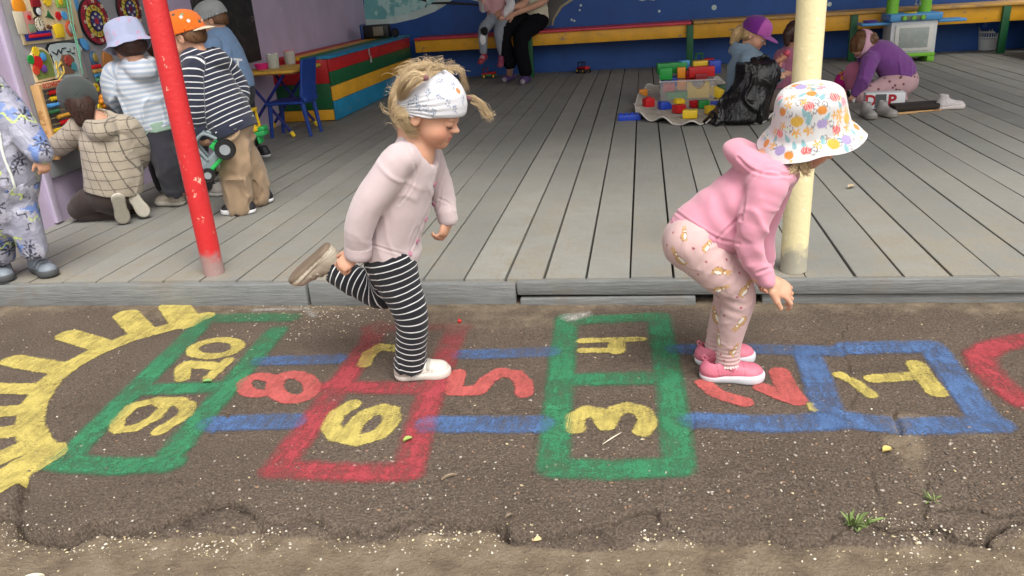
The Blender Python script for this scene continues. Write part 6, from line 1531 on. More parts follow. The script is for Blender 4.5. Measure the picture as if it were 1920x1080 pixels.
    T.chain([g(727, 504, .06), g(720, 548, .065), g(680, 533, .075), g(634, 511, .085)], [.062, .055, .050, .046], k=.022, v=.55)
    T.cap(g(769, 684, -.012), g(769, 715, -.012), .044, .05, k=.004, op='s'); T.cut(g(769, 691, -.012), nrm(g(769, 697)-g(771, 645)+V3(.012, 0, 0)), .003)
    q = g(628, 508, .085); T.disp(folds(.0035, 20, .0015, 40, 8))
    T.cap(q, g(600, 494, .085), .036, .04, k=.004, op='s')
    T.build('trousers', m_cloth('black_striped_jersey', srgb(26, 27, 33), .9, 700, .15, 0, .1, .1, stripe=(.0205, .15, srgb(214, 214, 216), .02)), root, .0035, 1)
    sk = SDF(.004); sk.cap(g(767, 684, -.010), g(763, 708, -.008), .030, .031); sk.build('sock', m_cloth('grey_blue_sock', srgb(146, 152, 170), .95, 300, .4), root, .0035, 1)
    sk = SDF(.004); sk.cap(g(642, 508, .085), g(622, 490, .085), .029, .028); sk.build('sock', m_cloth('grey_blue_sock', None), root, .0035, 1)
    cr = srgb(202, 196, 186); so = srgb(204, 200, 190)
    hx, tx = at(738, 722), at(832, 715); shoe(root, (hx+tx)/2+V3(0, .045, .001), tx-hx, (0, 0, 1), .180, cr, so, .003, mul(cr, .62), strapn=2, tall=.72)
    h2, t2 = g(614, 462, .09), g(552, 518, .08); shoe(root, (g(606, 454, .075)+g(549, 522, .065))/2, t2-h2, nrm(V3(.64, .22, -.60)), .190, srgb(190, 178, 160), srgb(204, 194, 176), .0033, srgb(150, 140, 126), strapn=2, tread=srgb(118, 102, 86))
    # hair
    HB = m_hair('blond_hair', srgb(150, 122, 88), srgb(230, 208, 168)); hs = hair_cap(F, .035, (.20, .2), 1.15, -.25, bumps=.006)
    V, Fh = hs.mesh(.004, 1); hair = mesh_np('hair', V, Fh, HB, root, None, {'v': .35+.4*vnoise(F.loc(V), (3, 14, 14), 2)})
    P = []
    def lock(ctrl, n, jit, curl=0, cl=5, m=16):
        for _ in range(n):
            j0 = rng.randn(3)*jit; pts = [np.asarray(c)+j0*(.4+.6*i/len(ctrl))+rng.randn(3)*jit*.35 for i, c in enumerate(ctrl)]; q = spline(pts, m)
            if curl:
                t = np.linspace(0, 1, m); ph = rng.rand()*6.28; q = q+curl*t[:, None]*np.stack([np.cos(cl*t*6.28+ph), np.sin(cl*t*6.28+ph)*.8, np.sin(cl*t*6.28+ph+1)], 1)
            P.append(q)
    lock([g(797, 146, -.085), g(776, 139, -.10), g(757, 154, -.10), g(750, 176, -.08), g(756, 196, -.05)], 240, .006)
    lock([g(797, 146, -.085), g(784, 148, -.105), g(768, 164, -.105), g(757, 184, -.075), g(758, 196, -.05)], 200, .0055)
    lock([g(830, 125, -.02), g(808, 128, -.06), g(797, 146, -.085)], 60, .007); lock([g(845, 135, .05), g(800, 122, -.02), g(760, 140, -.03), g(750, 175, -.03)], 90, .012)
    lock([g(800, 122, .03), g(765, 135, .03), g(748, 170, .02), g(752, 205, .0)], 90, .012)
    lock([g(762, 200, -.05), g(750, 214, -.06), g(748, 228, -.06), g(768, 240, -.05)], 70, .007, .007, 1.6); lock([g(770, 204, -.06), g(762, 220, -.075), g(770, 238, -.07), g(780, 242, -.06)], 60, .006, .006, 1.4)
    lock([g(750, 200, .0), g(738, 212, .0), g(742, 228, -.01), g(760, 238, -.02)], 60, .009, .008, 1.3)
    lock([g(766, 204, -.05), g(757, 224, -.06), g(765, 243, -.055), g(780, 252, -.05)], 150, .008, .006, 1.5); lock([g(758, 204, .0), g(750, 226, .0), g(758, 244, .0), g(772, 250, .0)], 110, .011, .006, 1.5)
    lock([g(755, 205, -.02), g(732, 214, -.02), g(718, 208, -.02), g(712, 194, -.02)], 9, .005, .004, 1)
    lock([g(876, 182, .10), g(890, 184, .10), g(906, 196, .10), g(914, 212, .10), g(921, 222, .10)], 90, .0045, .005, 1.2); lock([g(884, 192, .10), g(898, 200, .10), g(910, 216, .10), g(924, 214, .10)], 40, .004, .006, 1.3)
    lock([g(840, 128, .06), g(862, 130, .06), g(868, 148, .07), g(874, 170, .09)], 60, .006)
    for _ in range(90):     # flyaway wisps
        a = rng.uniform(0, 1); p0 = g(752+112*a, 150-26*math.sin(a*3.14)-rng.uniform(0, 6), rng.uniform(-.08, .08)); d = V3(rng.uniform(-.6, .6)-.4*(a < .4), rng.uniform(-.3, .3), rng.uniform(.3, 1)); P.append(spline([p0, p0+d*.012, p0+d*.022+V3(rng.uniform(-.02, .02), 0, .004), p0+d*.026+V3(rng.uniform(-.035, .035), rng.uniform(-.01, .01), -.004)], 10))
    for _ in range(40):
        p0 = g(rng.uniform(735, 765), rng.uniform(150, 235), rng.uniform(-.07, .05)); P.append(spline([p0, p0+V3(-.012, 0, .004), p0+V3(-.02, rng.uniform(-.01, .01), rng.uniform(-.012, .012)), p0+V3(-.022+rng.uniform(-.008, .01), 0, rng.uniform(-.025, .02))], 9))
    fl = lambda p: nrm(g(752, 196, 0)-p)*1.0+V3(0, 0, -.3)
    P += surface_strands(V, Fh, 1100, .06, fl, None, .0010, 9, .12); v, fc, a = strands(P, .00062, .00018); mesh_np('curls', v, fc, HB, hair, None, {'v': a})
    for px, py, d in ((797, 146, -.088), (879, 184, .10)): MB().ball(g(px, py, d), .0105, 2, (1, 1, .8)).build('hair_tie', m_cloth('dusky_hair_tie', srgb(120, 80, 84)), hair)
    # headband: wide stretch cloth from forehead to nape, gathered folds
    B = SDF(.02); cranium(B, F, .085, None); iu = SDF(.02); cranium(iu, F, .03, None); B.isect(lambda Q: -iu.field(Q), .002)
    def pl(a, b, off=0): # plane through two photo points, containing the head's side axis
        A_, B_ = g(*a), g(*b); return A_, nrm(np.cross(B_-A_, F.r))
    c1, n1 = pl((752, 207), (878, 219)); n1 = n1 if n1@F.u < 0 else -n1; B.cut(c1, n1, .004)
    c2, n2_ = pl((752, 186), (838, 128)); n2_ = n2_ if n2_@F.u > 0 else -n2_; B.cut(c2, n2_, .004)
    pv = g(748, 197, 0)
    def gather(Q):
        L = Q-pv; x = L@nrm(g(878, 190)-pv); y = L@nrm(np.cross(F.r, nrm(g(878, 190)-pv))); a = np.arctan2(y, np.maximum(x, .01)); return .0034*np.sin(a*52+2.5*vnoise(Q, 20, 5))*np.exp(-(x/.12)**2)+.0012*vnoise(Q, (14, 14, 60), 6)
    B.disp(gather); V, Fb = B.mesh(.0028, 1); N = vnorm(V, Fb); col = np.tile(srgb(197, 197, 203), (len(V), 1)); sl, sd = srgb(122, 134, 156), srgb(96, 110, 128)
    for k, (px, py) in enumerate([(823, 152), (803, 178), (827, 182), (851, 163), (768, 194), (799, 206), (813, 214), (854, 207), (869, 189), (832, 137), (780, 188), (842, 195), (786, 204)]):
        i = hit(V, N, px, py)
        if i is not None: stamp(V, N, col, i, .0105, f_sprig(sd, sl), rng.uniform(-1.2, 1.2))
    i = hit(V, N, 859, 170); stamp(V, N, col, i, .0125, f_disc(srgb(236, 122, 74), srgb(245, 244, 242)))
    for k in range(26):
        i = rng.randint(len(V)); 
        if (V[i]-F.C)@F.r < 0: stamp(V, N, col, i, .0105, f_sprig(sd, sl), rng.uniform(-1.2, 1.2))
    mesh_np('headband', V, Fb, m_cloth('white_rib_jersey', None, .9, 260, .5, 0, .2, .05), root, col, {'v': np.zeros(len(V))})
    return root
girl_hop()

# ------------------------------------------------------------------ girl in pink hoodie and bucket hat
Y2 = at(1372, 722)[1]+.04
def girl_hat():
    g = lambda px, py, d=0: atY(px, py, Y2+d)
    root = person(at(1370, 720), 'girl bending forward in pink hoodie, rabbit print leggings and white fruit print bucket hat')
    f = nrm(V3(.80, .06, -.58)); u = nrm(V3(.58, 0, .80)); hh = .168; F = Fr(g(1527, 247, .0), f, u, hh)
    S = SDF(.012); head(S, F); nb = g(1452, 308); S.cap(F.p(0, -.12, -.25), nb, .047, .052, .02, SKN)
    hip = g(1300, 440); S.chain([nb, g(1420, 335), g(1360, 385), hip], [.052, .06, .06, .065], k=.02, col=SKN)
    shN, elN, wrN = g(1442, 338, -.09), g(1406, 440, -.125), g(1432, 520, -.10)
    S.chain([g(1430, 330), shN, elN, wrN], [.04, .032, .028, .023], k=.01, col=SKN); hand(S, g(1440, 528, -.10), g(1488, 552, -.085)-g(1440, 528, -.10), V3(.4, -.6, .7), -1, .126, 34, thumb=28, spread=9)
    shF, elF, wrF = g(1452, 338, .11), g(1424, 436, .13), g(1428, 505, .12); S.chain([g(1430, 330), shF, elF, wrF], [.04, .03, .027, .022], k=.01, col=SKN); hand(S, g(1430, 508, .12), g(1446, 540, .12)-g(1430, 508, .12), V3(.8, 0, .4), 1, .105, 70)
    S.chain([hip, g(1382, 545, -.05), g(1366, 690, .0), g(1366, 702, .0)], [.062, .030, .020, .024], k=.01, col=SKN, sub=1); S.chain([hip, g(1366, 540, .09), g(1343, 655, .11), g(1343, 668, .11)], [.062, .030, .020, .024], k=.01, col=SKN, sub=1)
    body = S.build('body', M_SKIN, root, .0032, 1, SKN, head_post(F)); eye(F, 1, body, .7); eye(F, -1, body, .7)
    pk = srgb(204, 138, 157); C = SDF(.03); Yx = nrm(V3(.1, 1, 0)); sy = (Yx, 1.2)
    C.chain([g(1452, 326), g(1424, 342), g(1370, 388), g(1318, 428), g(1312, 434)], [.060, .080, .084, .086, .083], k=.03, sq=sy, col=pk)
    C.ell(g(1372, 438), (.058, .10, .042), None, .05, pk)
    C.chain([g(1432, 335, -.06), g(1438, 352, -.10), elN, g(1413, 486, -.115), g(1429, 514, -.10)], [.056, .055, .037, .034, .032], k=.010, col=pk); C.chain([g(1440, 335, .06), shF, elF, wrF], [.06, .055, .046, .036], k=.02, col=pk)
    C.cap(g(1429, 510, -.10), g(1434, 522, -.10), .0325, .032, .003, pk)
    ax = nrm(g(1262, 418)-g(1392, 468)); hemp = g(1262, 418)
    hx_ = nrm(V3(.86, 0, -.51)); hy_ = nrm(V3(0, 1, 0)); hz_ = np.cross(hx_, hy_); HR = np.array([hx_, hy_, hz_]); hc = g(1418, 306, .0)
    C.ell(hc, (.100, .112, .042), HR, .004, pk); C.ell(g(1402, 286, 0), (.040, .085, .020), HR, .025, pk); C.ell(g(1466, 320, -.01), (.040, .095, .032), HR, .02, pk)
    C.ell(g(1414, 270, .0), (.036, .060, .014), HR, .006, op='s')
    C.cap(g(1435, 521, -.10), g(1445, 534, -.10), .026, .026, k=.003, op='s')
    hn = nrm(V3(*(g(1262, 420)-g(1318, 372)))); n_h = nrm(np.cross(g(1390, 474)-g(1256, 404), Yx)); n_h = n_h if n_h@(g(1300, 470)-g(1400, 350)) > 0 else -n_h
    C.cut(g(1320, 441), n_h, .006) if False else None
    def hemcut(P):
        return (P-g(1318, 446))@n_h
    mask = SDF(.01); 
    # hem: everything beyond the waistband plane is removed, except the arm
    armS = SDF(.01); armS.chain([g(1438, 352, -.10), elN, g(1420, 488, -.115), g(1436, 523, -.10)], [.075, .06, .054, .05]); armS.chain([shF, elF, wrF], [.07, .06, .05])
    C.isect(lambda P: np.minimum(hemcut(P), armS.field(P)), .005)
    dline = nrm(g(1440, 330)-g(1290, 430))
    C.disp(folds(.0040, 10, .0014, 28, 21, (.8, .8, 1.1)))
    C.disp(lambda P: .0035*np.sin(((P-hemp)@dline)*95+3*vnoise(P, 9, 4))*np.exp(-(((P-g(1360, 400, -.1))@dline)/.07)**2)*np.clip(((P-g(1370, 380))@nrm(np.cross(dline, Yx)))*0+.8, 0, 1))
    C.disp(lambda P: .003*np.sin((P-elN)@nrm(wrN-shN)*110)*np.exp(-(np.linalg.norm(P-elN, axis=1)/.05)**2))
    M_HOOD = m_cloth('pink_sweatshirt', None, .92, 700, .2, 0, .3, .06)
    V, Fc = C.mesh(.0030, 1); V = groove(V, Fc, [[(1478, 330), (1440, 318), (1402, 345), (1394, 385), (1390, 412)], [(1389, 405), (1374, 420), (1359, 434), (1350, 444)], [(1263, 394), (1300, 421), (1345, 447), (1386, 457)], [(1345, 447), (1341, 462), (1338, 470)], [(1420, 512), (1446, 502)], [(1384, 296), (1408, 318), (1445, 329), (1480, 327)]], .0035, .003); hoodie = mesh_np('hoodie', V, Fc, M_HOOD, root, np.tile(pk, (len(V), 1)), {'v': np.zeros(len(V))})
    # waistband and cuff ribs
    wbs = SDF(.02); wbs.chain([g(1318, 425), g(1308, 440)], [.090, .086], sq=sy, col=pk); wbs.ell(g(1372, 450), (.062, .098, .046), None, .05, pk); wbs.isect(lambda P: np.abs((P-g(1318, 447))@n_h)-.016, .004); wbs.build('waistband', m_cloth('pink_rib', None, .92, 260, .6), hoodie, .0032, 1, mul(pk, .97))
    # leggings with rabbits
    T = SDF(.02); lp = srgb(200, 168, 166)
    T.chain([g(1322, 424), g(1298, 450)], [.060, .080], sq=sy, k=.03, col=lp); T.ell(g(1287, 456), (.058, .092, .064), None, .03, lp)
    T.chain([g(1300, 455, -.045), g(1345, 505, -.055), g(1384, 546, -.045), g(1376, 600, -.03), g(1366, 650, -.01), g(1365, 682, .0)], [.078, .064, .048, .042, .035, .034], k=.014, col=lp)
    T.chain([g(1302, 455, .05), g(1340, 505, .08), g(1370, 542, .09), g(1356, 600, .10), g(1344, 648, .11)], [.080, .064, .050, .043, .036], k=.02, col=lp)
    T.disp(folds(.0018, 22, .0012, 40, 31)); aN_ = g(1365, 690, .0)
    T.disp(lambda P: .0022*np.sin((P-aN_)[:, 2]*420+2*vnoise(P, 20, 3))*np.exp(-((P[:, 2]-aN_[2])/.07)**2)); kN_ = g(1388, 546, -.05)
    T.disp(lambda P: .0025*np.sin((P-kN_)@nrm(V3(.3, 0, 1))*210+2*vnoise(P, 16, 3))*np.exp(-(np.linalg.norm(P-g(1362, 565, -.06), axis=1)/.05)**2))
    V, Ft = T.mesh(.0026, 1); N = vnorm(V, Ft); col = np.tile(lp, (len(V), 1)); br, wh, dk = srgb(190, 150, 100), srgb(236, 230, 220), srgb(120, 84, 58)
    for (x, y, r, s_) in [(190, 125, .3, .9), (160, 265, .6, 1.25), (402, 335, -1.8, 1.1), (545, 445, -.7, 1.15), (398, 440, -1.1, 1.0), (325, 188, -.8, .9), (372, 598, .4, 1.2), (522, 635, 2.6, 1.2), (388, 722, .1, 1.25), (480, 795, -.4, 1.0)]:
        i = hit(V, N, 1220+x/3.084, 400+y/3.084)
        if i is not None: stamp(V, N, col, i, .0205*s_, f_bunny(br, wh, dk), r)
    for (x, y) in [(247, 205), (318, 280), (515, 345), (275, 355), (500, 488), (525, 550), (425, 592), (90, 185), (425, 855), (405, 815), (130, 110), (440, 265)]:
        i = hit(V, N, 1220+x/3.084, 400+y/3.084)
        if i is not None: stamp(V, N, col, i, .0045, f_disc(srgb(150, 70, 84), srgb(200, 160, 160)))
    for _ in range(60):
        i = rng.randint(len(V))
        if N[i]@(CAM-V[i]) < 0: stamp(V, N, col, i, .0165, f_bunny(br, wh, dk), rng.uniform(-3, 3))
    mesh_np('leggings', V, Ft, m_cloth('rabbit_print_jersey', None, .9, 700, .15, 0, .2, .06), root, col, {'v': np.zeros(len(V))})
    for c_, d_ in ((g(1365, 683, .0), .0), (g(1344, 649, .11), 0)):
        fr_ = SDF(.003); n = 26
        for k in range(n):
            a = 2*math.pi*k/n; fr_.cap(c_+V3(.033*math.cos(a), .033*math.sin(a), .006), c_+V3(.037*math.cos(a), .037*math.sin(a), .001+.003*(k % 2)), .003, .0028)
        fr_.build('frill', m_cloth('pale_frill', srgb(236, 222, 216)), root, .003, 1)
        sk = SDF(.004); sk.cap(c_+V3(0, 0, .01), c_+V3(-.004, 0, -.045), .029, .030); sk.build('sock', m_cloth('white_sock', srgb(226, 222, 224), .95, 300, .4), root, .0035, 1)
    pu = srgb(204, 112, 132); ws = srgb(206, 206, 212)
    a_, b_ = at(1318, 722), at(1428, 726); shoe(root, (a_+b_)/2+V3(0, .045, .001), b_-a_+V3(0, 0, 0), (0, 0, 1), .188, pu, ws, .003, mul(pu, .80), tall=.66)
    a_, b_ = at(1305, 690), at(1412, 682); shoe(root, (a_+b_)/2+V3(0, .03, .001), b_-a_, (0, 0, 1), .188, pu, ws, .0033, mul(pu, .80), tall=.66)
    # hair and hat
    HB = MATS['blond_hair']; hs = hair_cap(F, .03, (.25, .2), .4, -.2); V, Fh = hs.mesh(.005, 1); hair = mesh_np('hair', V, Fh, HB, root, None, {'v': .6+.3*vnoise(F.loc(V), (3, 14, 14), 2)}); P = []
    for ctrl, n, jit in (([g(1500, 288, -.08), g(1494, 305, -.085), g(1490, 318, -.09), g(1480, 325, -.095)], 70, .006), ([g(1505, 290, -.08), g(1503, 308, -.085), g(1508, 322, -.085), g(1514, 328, -.08)], 60, .005), ([g(1512, 290, -.07), g(1512, 306, -.075), g(1518, 320, -.075)], 40, .004), ([g(1440, 262, -.03), g(1430, 250, -.05), g(1430, 258, -.03)], 1, .002)):
        for _ in range(n): j = rng.randn(3)*jit; P.append(spline([np.asarray(c)+j+rng.randn(3)*jit*.4 for c in ctrl], 12))
    v, fc, a = strands(P, .0011, .0005); mesh_np('loose_strands', v, fc, HB, hair, None, {'v': .4+.6*a})
    axis = nrm(V3(-.12, -.27, 1)); base = g(1518, 237, .0)
    prof = [(.0, .110), (.038, .109), (.066, .102), (.081, .086), (.088, .050), (.095, .013), (.099, .0), (.110, -.011), (.122, -.025), (.133, -.038)]
    W0 = srgb(198, 197, 198); OR, YE, LI, RE, PK_, TE, ST, GR = srgb(204, 132, 58), srgb(204, 164, 70), srgb(156, 142, 186), srgb(192, 82, 88), srgb(198, 112, 130), srgb(132, 170, 176), srgb(206, 156, 82), srgb(120, 118, 120)
    def paint_hat(V, F_, N, col):
        z = lambda x, y: hit(V, N, 1420+x/3.6, y/3.6)
        for _ in range(70):
            i = rng.randint(len(V))
            if N[i]@(CAM-V[i]) > 0: fn, sz = [(f_leaf(TE), .008), (f_curl(GR), .0085), (f_star(ST), .008), (f_disc(YE), .003), (f_leaf(srgb(190, 214, 180)), .007)][rng.randint(5)]; stamp(V, N, col, i, sz, fn, rng.uniform(-3, 3))
        for L_, fn, sz in (([(400, 690), (462, 705), (220, 775), (372, 852), (455, 930), (222, 872), (630, 1000), (118, 990), (300, 690), (500, 840), (480, 640), (350, 780), (560, 950), (230, 590), (390, 1010), (640, 930)], f_curl(GR), .012),
            ([(300, 640), (318, 765), (352, 792), (345, 822), (440, 655), (562, 712), (440, 952), (312, 972), (250, 985), (120, 942), (650, 890), (55, 925), (470, 800), (150, 690), (600, 1000), (400, 640), (200, 940)], f_leaf(TE), .0125),
            ([(235, 655), (208, 712), (520, 772), (555, 806), (602, 862), (345, 886), (262, 905), (165, 855), (405, 975), (540, 890), (600, 742), (320, 690), (120, 890), (560, 760), (100, 985)], f_star(ST), .0155),
            ([(168, 755), (440, 750), (365, 630), (670, 855), (60, 965), (215, 1050), (255, 575)], f_pumpkin(OR, mul(OR, .82)), .0145), ([(265, 822), (515, 970), (605, 800)], f_pumpkin(YE, mul(YE, .84)), .0175), ([(440, 835), (605, 940), (150, 1015), (290, 582)], f_pumpkin(LI, mul(LI, .86)), .0170),
            ([(330, 1015), (525, 655), (150, 900), (350, 716), (535, 870)], f_pumpkin(RE, srgb(240, 190, 180)), .0150), ([(430, 587), (590, 690), (145, 660)], f_pumpkin(PK_, srgb(245, 210, 210)), .0140)):
            for p in L_:
                i = z(*p)
                if i is not None: stamp(V, N, col, i, sz*.9*rng.uniform(.85, 1.08), fn, rng.uniform(-.6, .6))
        fns = [(f_pumpkin(OR, mul(OR, .82)), .0145), (f_pumpkin(LI, mul(LI, .86)), .016), (f_pumpkin(YE, mul(YE, .84)), .016), (f_star(ST), .0155), (f_leaf(TE), .0125), (f_curl(GR), .012), (f_pumpkin(RE, srgb(240, 190, 180)), .014)]
        for _ in range(330):
            i = rng.randint(len(V))
            if N[i]@(CAM-V[i]) < 0: fn, sz = fns[rng.randint(len(fns))]; stamp(V, N, col, i, sz*.86, fn, rng.uniform(-3, 3))
        return col
    bucket_hat(root, base, axis, V3(1, .1, 0), prof, .0035, 420, 'bucket_hat', W0, paint_hat, lambda A, p: np.where(p > .55, (p-.55)/.45*(-.012*np.sin(A)*0-.010*np.cos(2*A)), 0))
    return root
girl_hat()
# ------------------------------------------------------------------ the other children and the seated adult
def kid(label, base, spec, h=.0055):
    """spec: joints in world space plus clothes; one continuous body, clothes and hair as its parts"""
    q = spec; root = person(base, label, q.get('group', 'children at play')); f = nrm(q['face']); u = nrm(np.asarray(q.get('up', (0, 0, 1)), float)); F = Fr(q['head'], f, u, q.get('hh', .195)); S = SDF(.012)
    sk = q.get('skin', SKN); head(S, F, sk, q.get('fine', False)); T = [np.asarray(p, float) for p in q['torso']]; S.cap(F.p(0, -.14, -.25), T[0], .045, .05, .02, sk)
    S.chain(T, [.05]*len(T), k=.02, col=sk, sub=1)
    for side in 'LR':
        if 'arm'+side in q:
            A = [np.asarray(p, float) for p in q['arm'+side]]; S.chain([T[0]*.5+A[0]*.5]+A, [.03, .026, .022, .018], k=.01, col=sk, sub=1)
            d = q.get('hand'+side, A[-1]-A[-2]); S_d = nrm(d); hand(S, A[-1]+S_d*.012, d, q.get('palm'+side, V3(.3, -.6, .5)), q.get('thumb'+side, 1), q.get('hl', .105), q.get('curl'+side, 40), sk)
        if 'leg'+side in q:
            A = [np.asarray(p, float) for p in q['leg'+side]]; S.chain([T[-1]]+A, [.045, .045, .032, .024], k=.01, col=sk, sub=1)
    body = S.build('body', M_SKIN, root, h, 1, sk, head_post(F))
    if q.get('eyes'):
        for s_ in (1, -1): eye(F, s_, body, .6)
    # top
    c = q['top']; C = SDF(.02); ax = nrm(q.get('side', np.cross(f, u))); rr = q['torso_r']
    Tt = T+[T[-1]+nrm(T[-1]-T[-2])*q.get('drop', .03)]
    C.chain(Tt, list(rr)+[rr[-1]*.98], k=.03, sq=(ax, q.get('wide', 1.25)), col=c, v=0)
    sr = q.get('sleeve_r', (.052, .046, .038)); Aset = {}
    for side in 'LR':
        if 'arm'+side in q:
            A = [np.asarray(p, float) for p in q['arm'+side]]; C.chain([T[0]*.6+A[0]*.4-nrm(u)*.02]+A, [sr[0]*.95]+list(sr), k=.014, col=c, v=.1*(side == 'L'))
    C.cut(T[-1]+nrm(T[-1]-T[-2])*q.get('drop', .03), T[-1]-T[-2], .006) if not q.get('nocut') else None
    if q.get('hood'):
        hb = T[0]-nrm(f)*.05+nrm(u)*q.get('hoodz', .0); C.ell(hb, (.085, .085, .05), None, .012, c); C.ell(hb-nrm(f)*.03-nrm(u)*.035, (.075, .075, .05), None, .02, c); C.ell(hb+nrm(f)*.0+nrm(u)*.045, (.052, .06, .035), None, .01, op='s')
    C.disp(folds(q.get('fa', .0045)*1.7, 9, .002, 24, q.get('seed', 5)))
    V, Fc = C.mesh(h, 1); col, vv = C.paint(V, c)
    if q.get('toppaint'): col = q['toppaint'](V, vnorm(V, Fc), col)
    top = mesh_np(q.get('topname', 'hoodie'), V, Fc, q['topmat'], root, col, {'v': vv})
    if q.get('ribcol') is not None:
        W_ = SDF(.01); a = T[-1]; n = nrm(T[-1]-T[-2]); dd = q.get('drop', .03); W_.chain([a+n*(dd-.045), a+n*(dd+.02)], [rr[-1]*1.0, rr[-1]*.94], sq=(ax, q.get('wide', 1.25)), col=q['ribcol']); W_.isect(lambda P: np.abs((P-a-n*(dd-.008))@n)-.028, .004)
        for side in 'LR':
            if 'arm'+side in q: A = q['arm'+side]; e = nrm(np.asarray(A[2])-np.asarray(A[1])); W_.cap(np.asarray(A[2])-e*.02, np.asarray(A[2])+e*.012, sr[2]*1.03, sr[2]*.92, .004, q['ribcol'])
        W_.build('rib', m_cloth('plain_rib', None, .92, 260, .6), top, h, 1, q['ribcol'])
    # trousers
    if 'legL' in q or 'legR' in q:
        c = q['trousers']; B = SDF(.02); B.chain([T[-1]-nrm(T[-1]-T[-2])*.03, T[-1]+nrm(T[-1]-T[-2])*.05], [rr[-1]*.9, rr[-1]*.92], sq=(ax, 1.15), k=.03, col=c); lr = q.get('leg_r', (.075, .06, .05))
        for side in 'LR':
            if 'leg'+side in q:
                A = [np.asarray(p, float) for p in q['leg'+side]]; B.chain(A, lr, k=.02, col=c, v=0, sub=q.get('legsub', 4)); e = nrm(A[-1]-A[-2]); B.cap(A[-1]-e*.0, A[-1]+e*.03, lr[-1]*.8, lr[-1]*.8, k=.004, op='s')
        B.disp(folds(q.get('lfa', .005)*1.6, 9, .0015, 26, q.get('seed', 5)+40)); V, Fb = B.mesh(h, 1); col, vv = B.paint(V, c)
        if q.get('legpaint'): col = q['legpaint'](V, vnorm(V, Fb), col)
        mesh_np('trousers', V, Fb, q['legmat'], root, col, {'v': vv})
    for sh in q.get('shoes', []): shoe(root, *sh[0], h=h*.75, **sh[1])
    return root, F
HDARK = m_hair('dark_brown_hair', srgb(34, 24, 22), srgb(86, 58, 48)); HBRN = m_hair('brown_hair', srgb(70, 48, 34), srgb(132, 94, 62)); HFAIR = m_hair('fair_hair', srgb(150, 118, 80), srgb(222, 192, 142))
def hair(root, F, mat, h=.006, n=350, L=.05, flow=None, r=.001, where=None, **kw):
    s = hair_cap(F, **kw); V, Fh = s.mesh(h, 1); o = mesh_np('hair', V, Fh, mat, root, None, {'v': .4+.4*vnoise(F.loc(V), (4, 14, 14), 2)})
    if n:
        fl = flow or (lambda p: -F.u-F.f*.2); P = surface_strands(V, Fh, n, L, fl, where, .0015, 8, .2); v, fc, a = strands(P, r, r*.5); mesh_np('loose_strands', v, fc, mat, o, None, {'v': a})
    return o
def fl_dir(a, b): return np.asarray(b)-np.asarray(a)
DFLOOR = DZ
# --- boy in rain overalls at the left edge, on the deck
def boy_overalls():
    Yb = at(72, 518, DZ)[1]; g = lambda px, py, d=0: atY(px, py, Yb+d)
    cb = srgb(146, 147, 164); C1, C2, C3, C4 = srgb(100, 124, 178), srgb(188, 206, 118), srgb(48, 50, 64), srgb(168, 168, 184)
    def pat(V, N, col):
        for n, sz, fn in ((34, .05, f_blob(C1)), (60, .04, f_blob(C4)), (26, .03, f_palm(C3)), (44, .024, f_squig(C2)), (26, .016, f_squig(C3))):
            for _ in range(n): i = rng.randint(len(V)); stamp(V, N, col, i, sz*rng.uniform(.7, 1.2), fn, rng.uniform(-3, 3))
        return col
    m = NT('rain_suit_nylon'); a = m.n('Attribute'); a.attribute_name = 'Col'; n1 = m.noise(18, 5, .6, m.obj(), dist=1.2); mm = m.fin(a.outputs['Color'], .38, m.bump(n1.outputs['Fac'], .5, .02), Specular_IOR_Level=.5)
    fl, fr = at(72, 512, DZ), at(2, 520, DZ)
    sp = dict(face=(.62, -.75, -.15), head=g(-52, 112), hh=.2, torso=[g(-38, 168), g(-20, 220), g(-4, 285), g(6, 320)], torso_r=(.085, .115, .12, .118), wide=1.2, nocut=True, drop=.02,
              armL=[g(4, 190, .02), g(48, 250, .0), g(76, 288, -.03)], armR=[g(-82, 190, -.05), g(-90, 260, -.12), g(-60, 300, -.16)], handL=fl_dir(g(76, 288), g(84, 318)), palmL=V3(.7, -.5, .3), thumbL=-1, curlL=60, sleeve_r=(.062, .062, .046),
              legL=[g(20, 330, .03), g(38, 395, .0), g(64, 466, .0)], legR=[g(-12, 335, -.04), g(-8, 405, -.06), g(2, 478, -.02)], leg_r=(.085, .074, .056), top=cb, topmat=mm, toppaint=pat, topname='overalls', trousers=cb, legmat=mm, legpaint=pat, seed=61, fa=.006, lfa=.006, eyes=True, fine=True)
    sp['shoes'] = [((fl+V3(.035, -.005, .002), V3(.85, -.5, 0), (0, 0, 1), .19, srgb(120, 128, 138), srgb(70, 72, 74)), dict(strap=srgb(140, 148, 158), strapn=2, tall=1.25)), ((fr+V3(.02, -.0, .002), V3(.7, -.7, 0), (0, 0, 1), .19, srgb(120, 128, 138), srgb(70, 72, 74)), dict(strap=srgb(140, 148, 158), strapn=2, tall=1.25))]
    r, F = kid('child at the left edge in grey patterned rain overalls and grey boots', (fl+fr)/2, sp); hair(r, F, HBRN, n=200)
    o = [k for k in kids(r) if k.name.startswith('overalls')][0]; n = len(o.data.vertices); V = np.zeros(n*3, np.float32); o.data.vertices.foreach_get('co', V); V = V.reshape(-1, 3)+fullrel(r); F4 = np.array([p.vertices[:] for p in o.data.polygons]); N = vnorm(V, F4); pts = []
    for p_ in ((-2, 250), (4, 282), (12, 306), (20, 330), (28, 352), (36, 376)):
        i = hit(V, N, *p_)
        if i is not None: pts.append(V[i]+N[i]*.002)
    if len(pts) > 2:
        z = SDF(.003); z.chain(pts, [.006]*len(pts), k=.002, col=srgb(216, 222, 216)); z.build('zip', m_cloth('pale_zip', None), r, .004, 1, srgb(216, 222, 216))
boy_overalls()
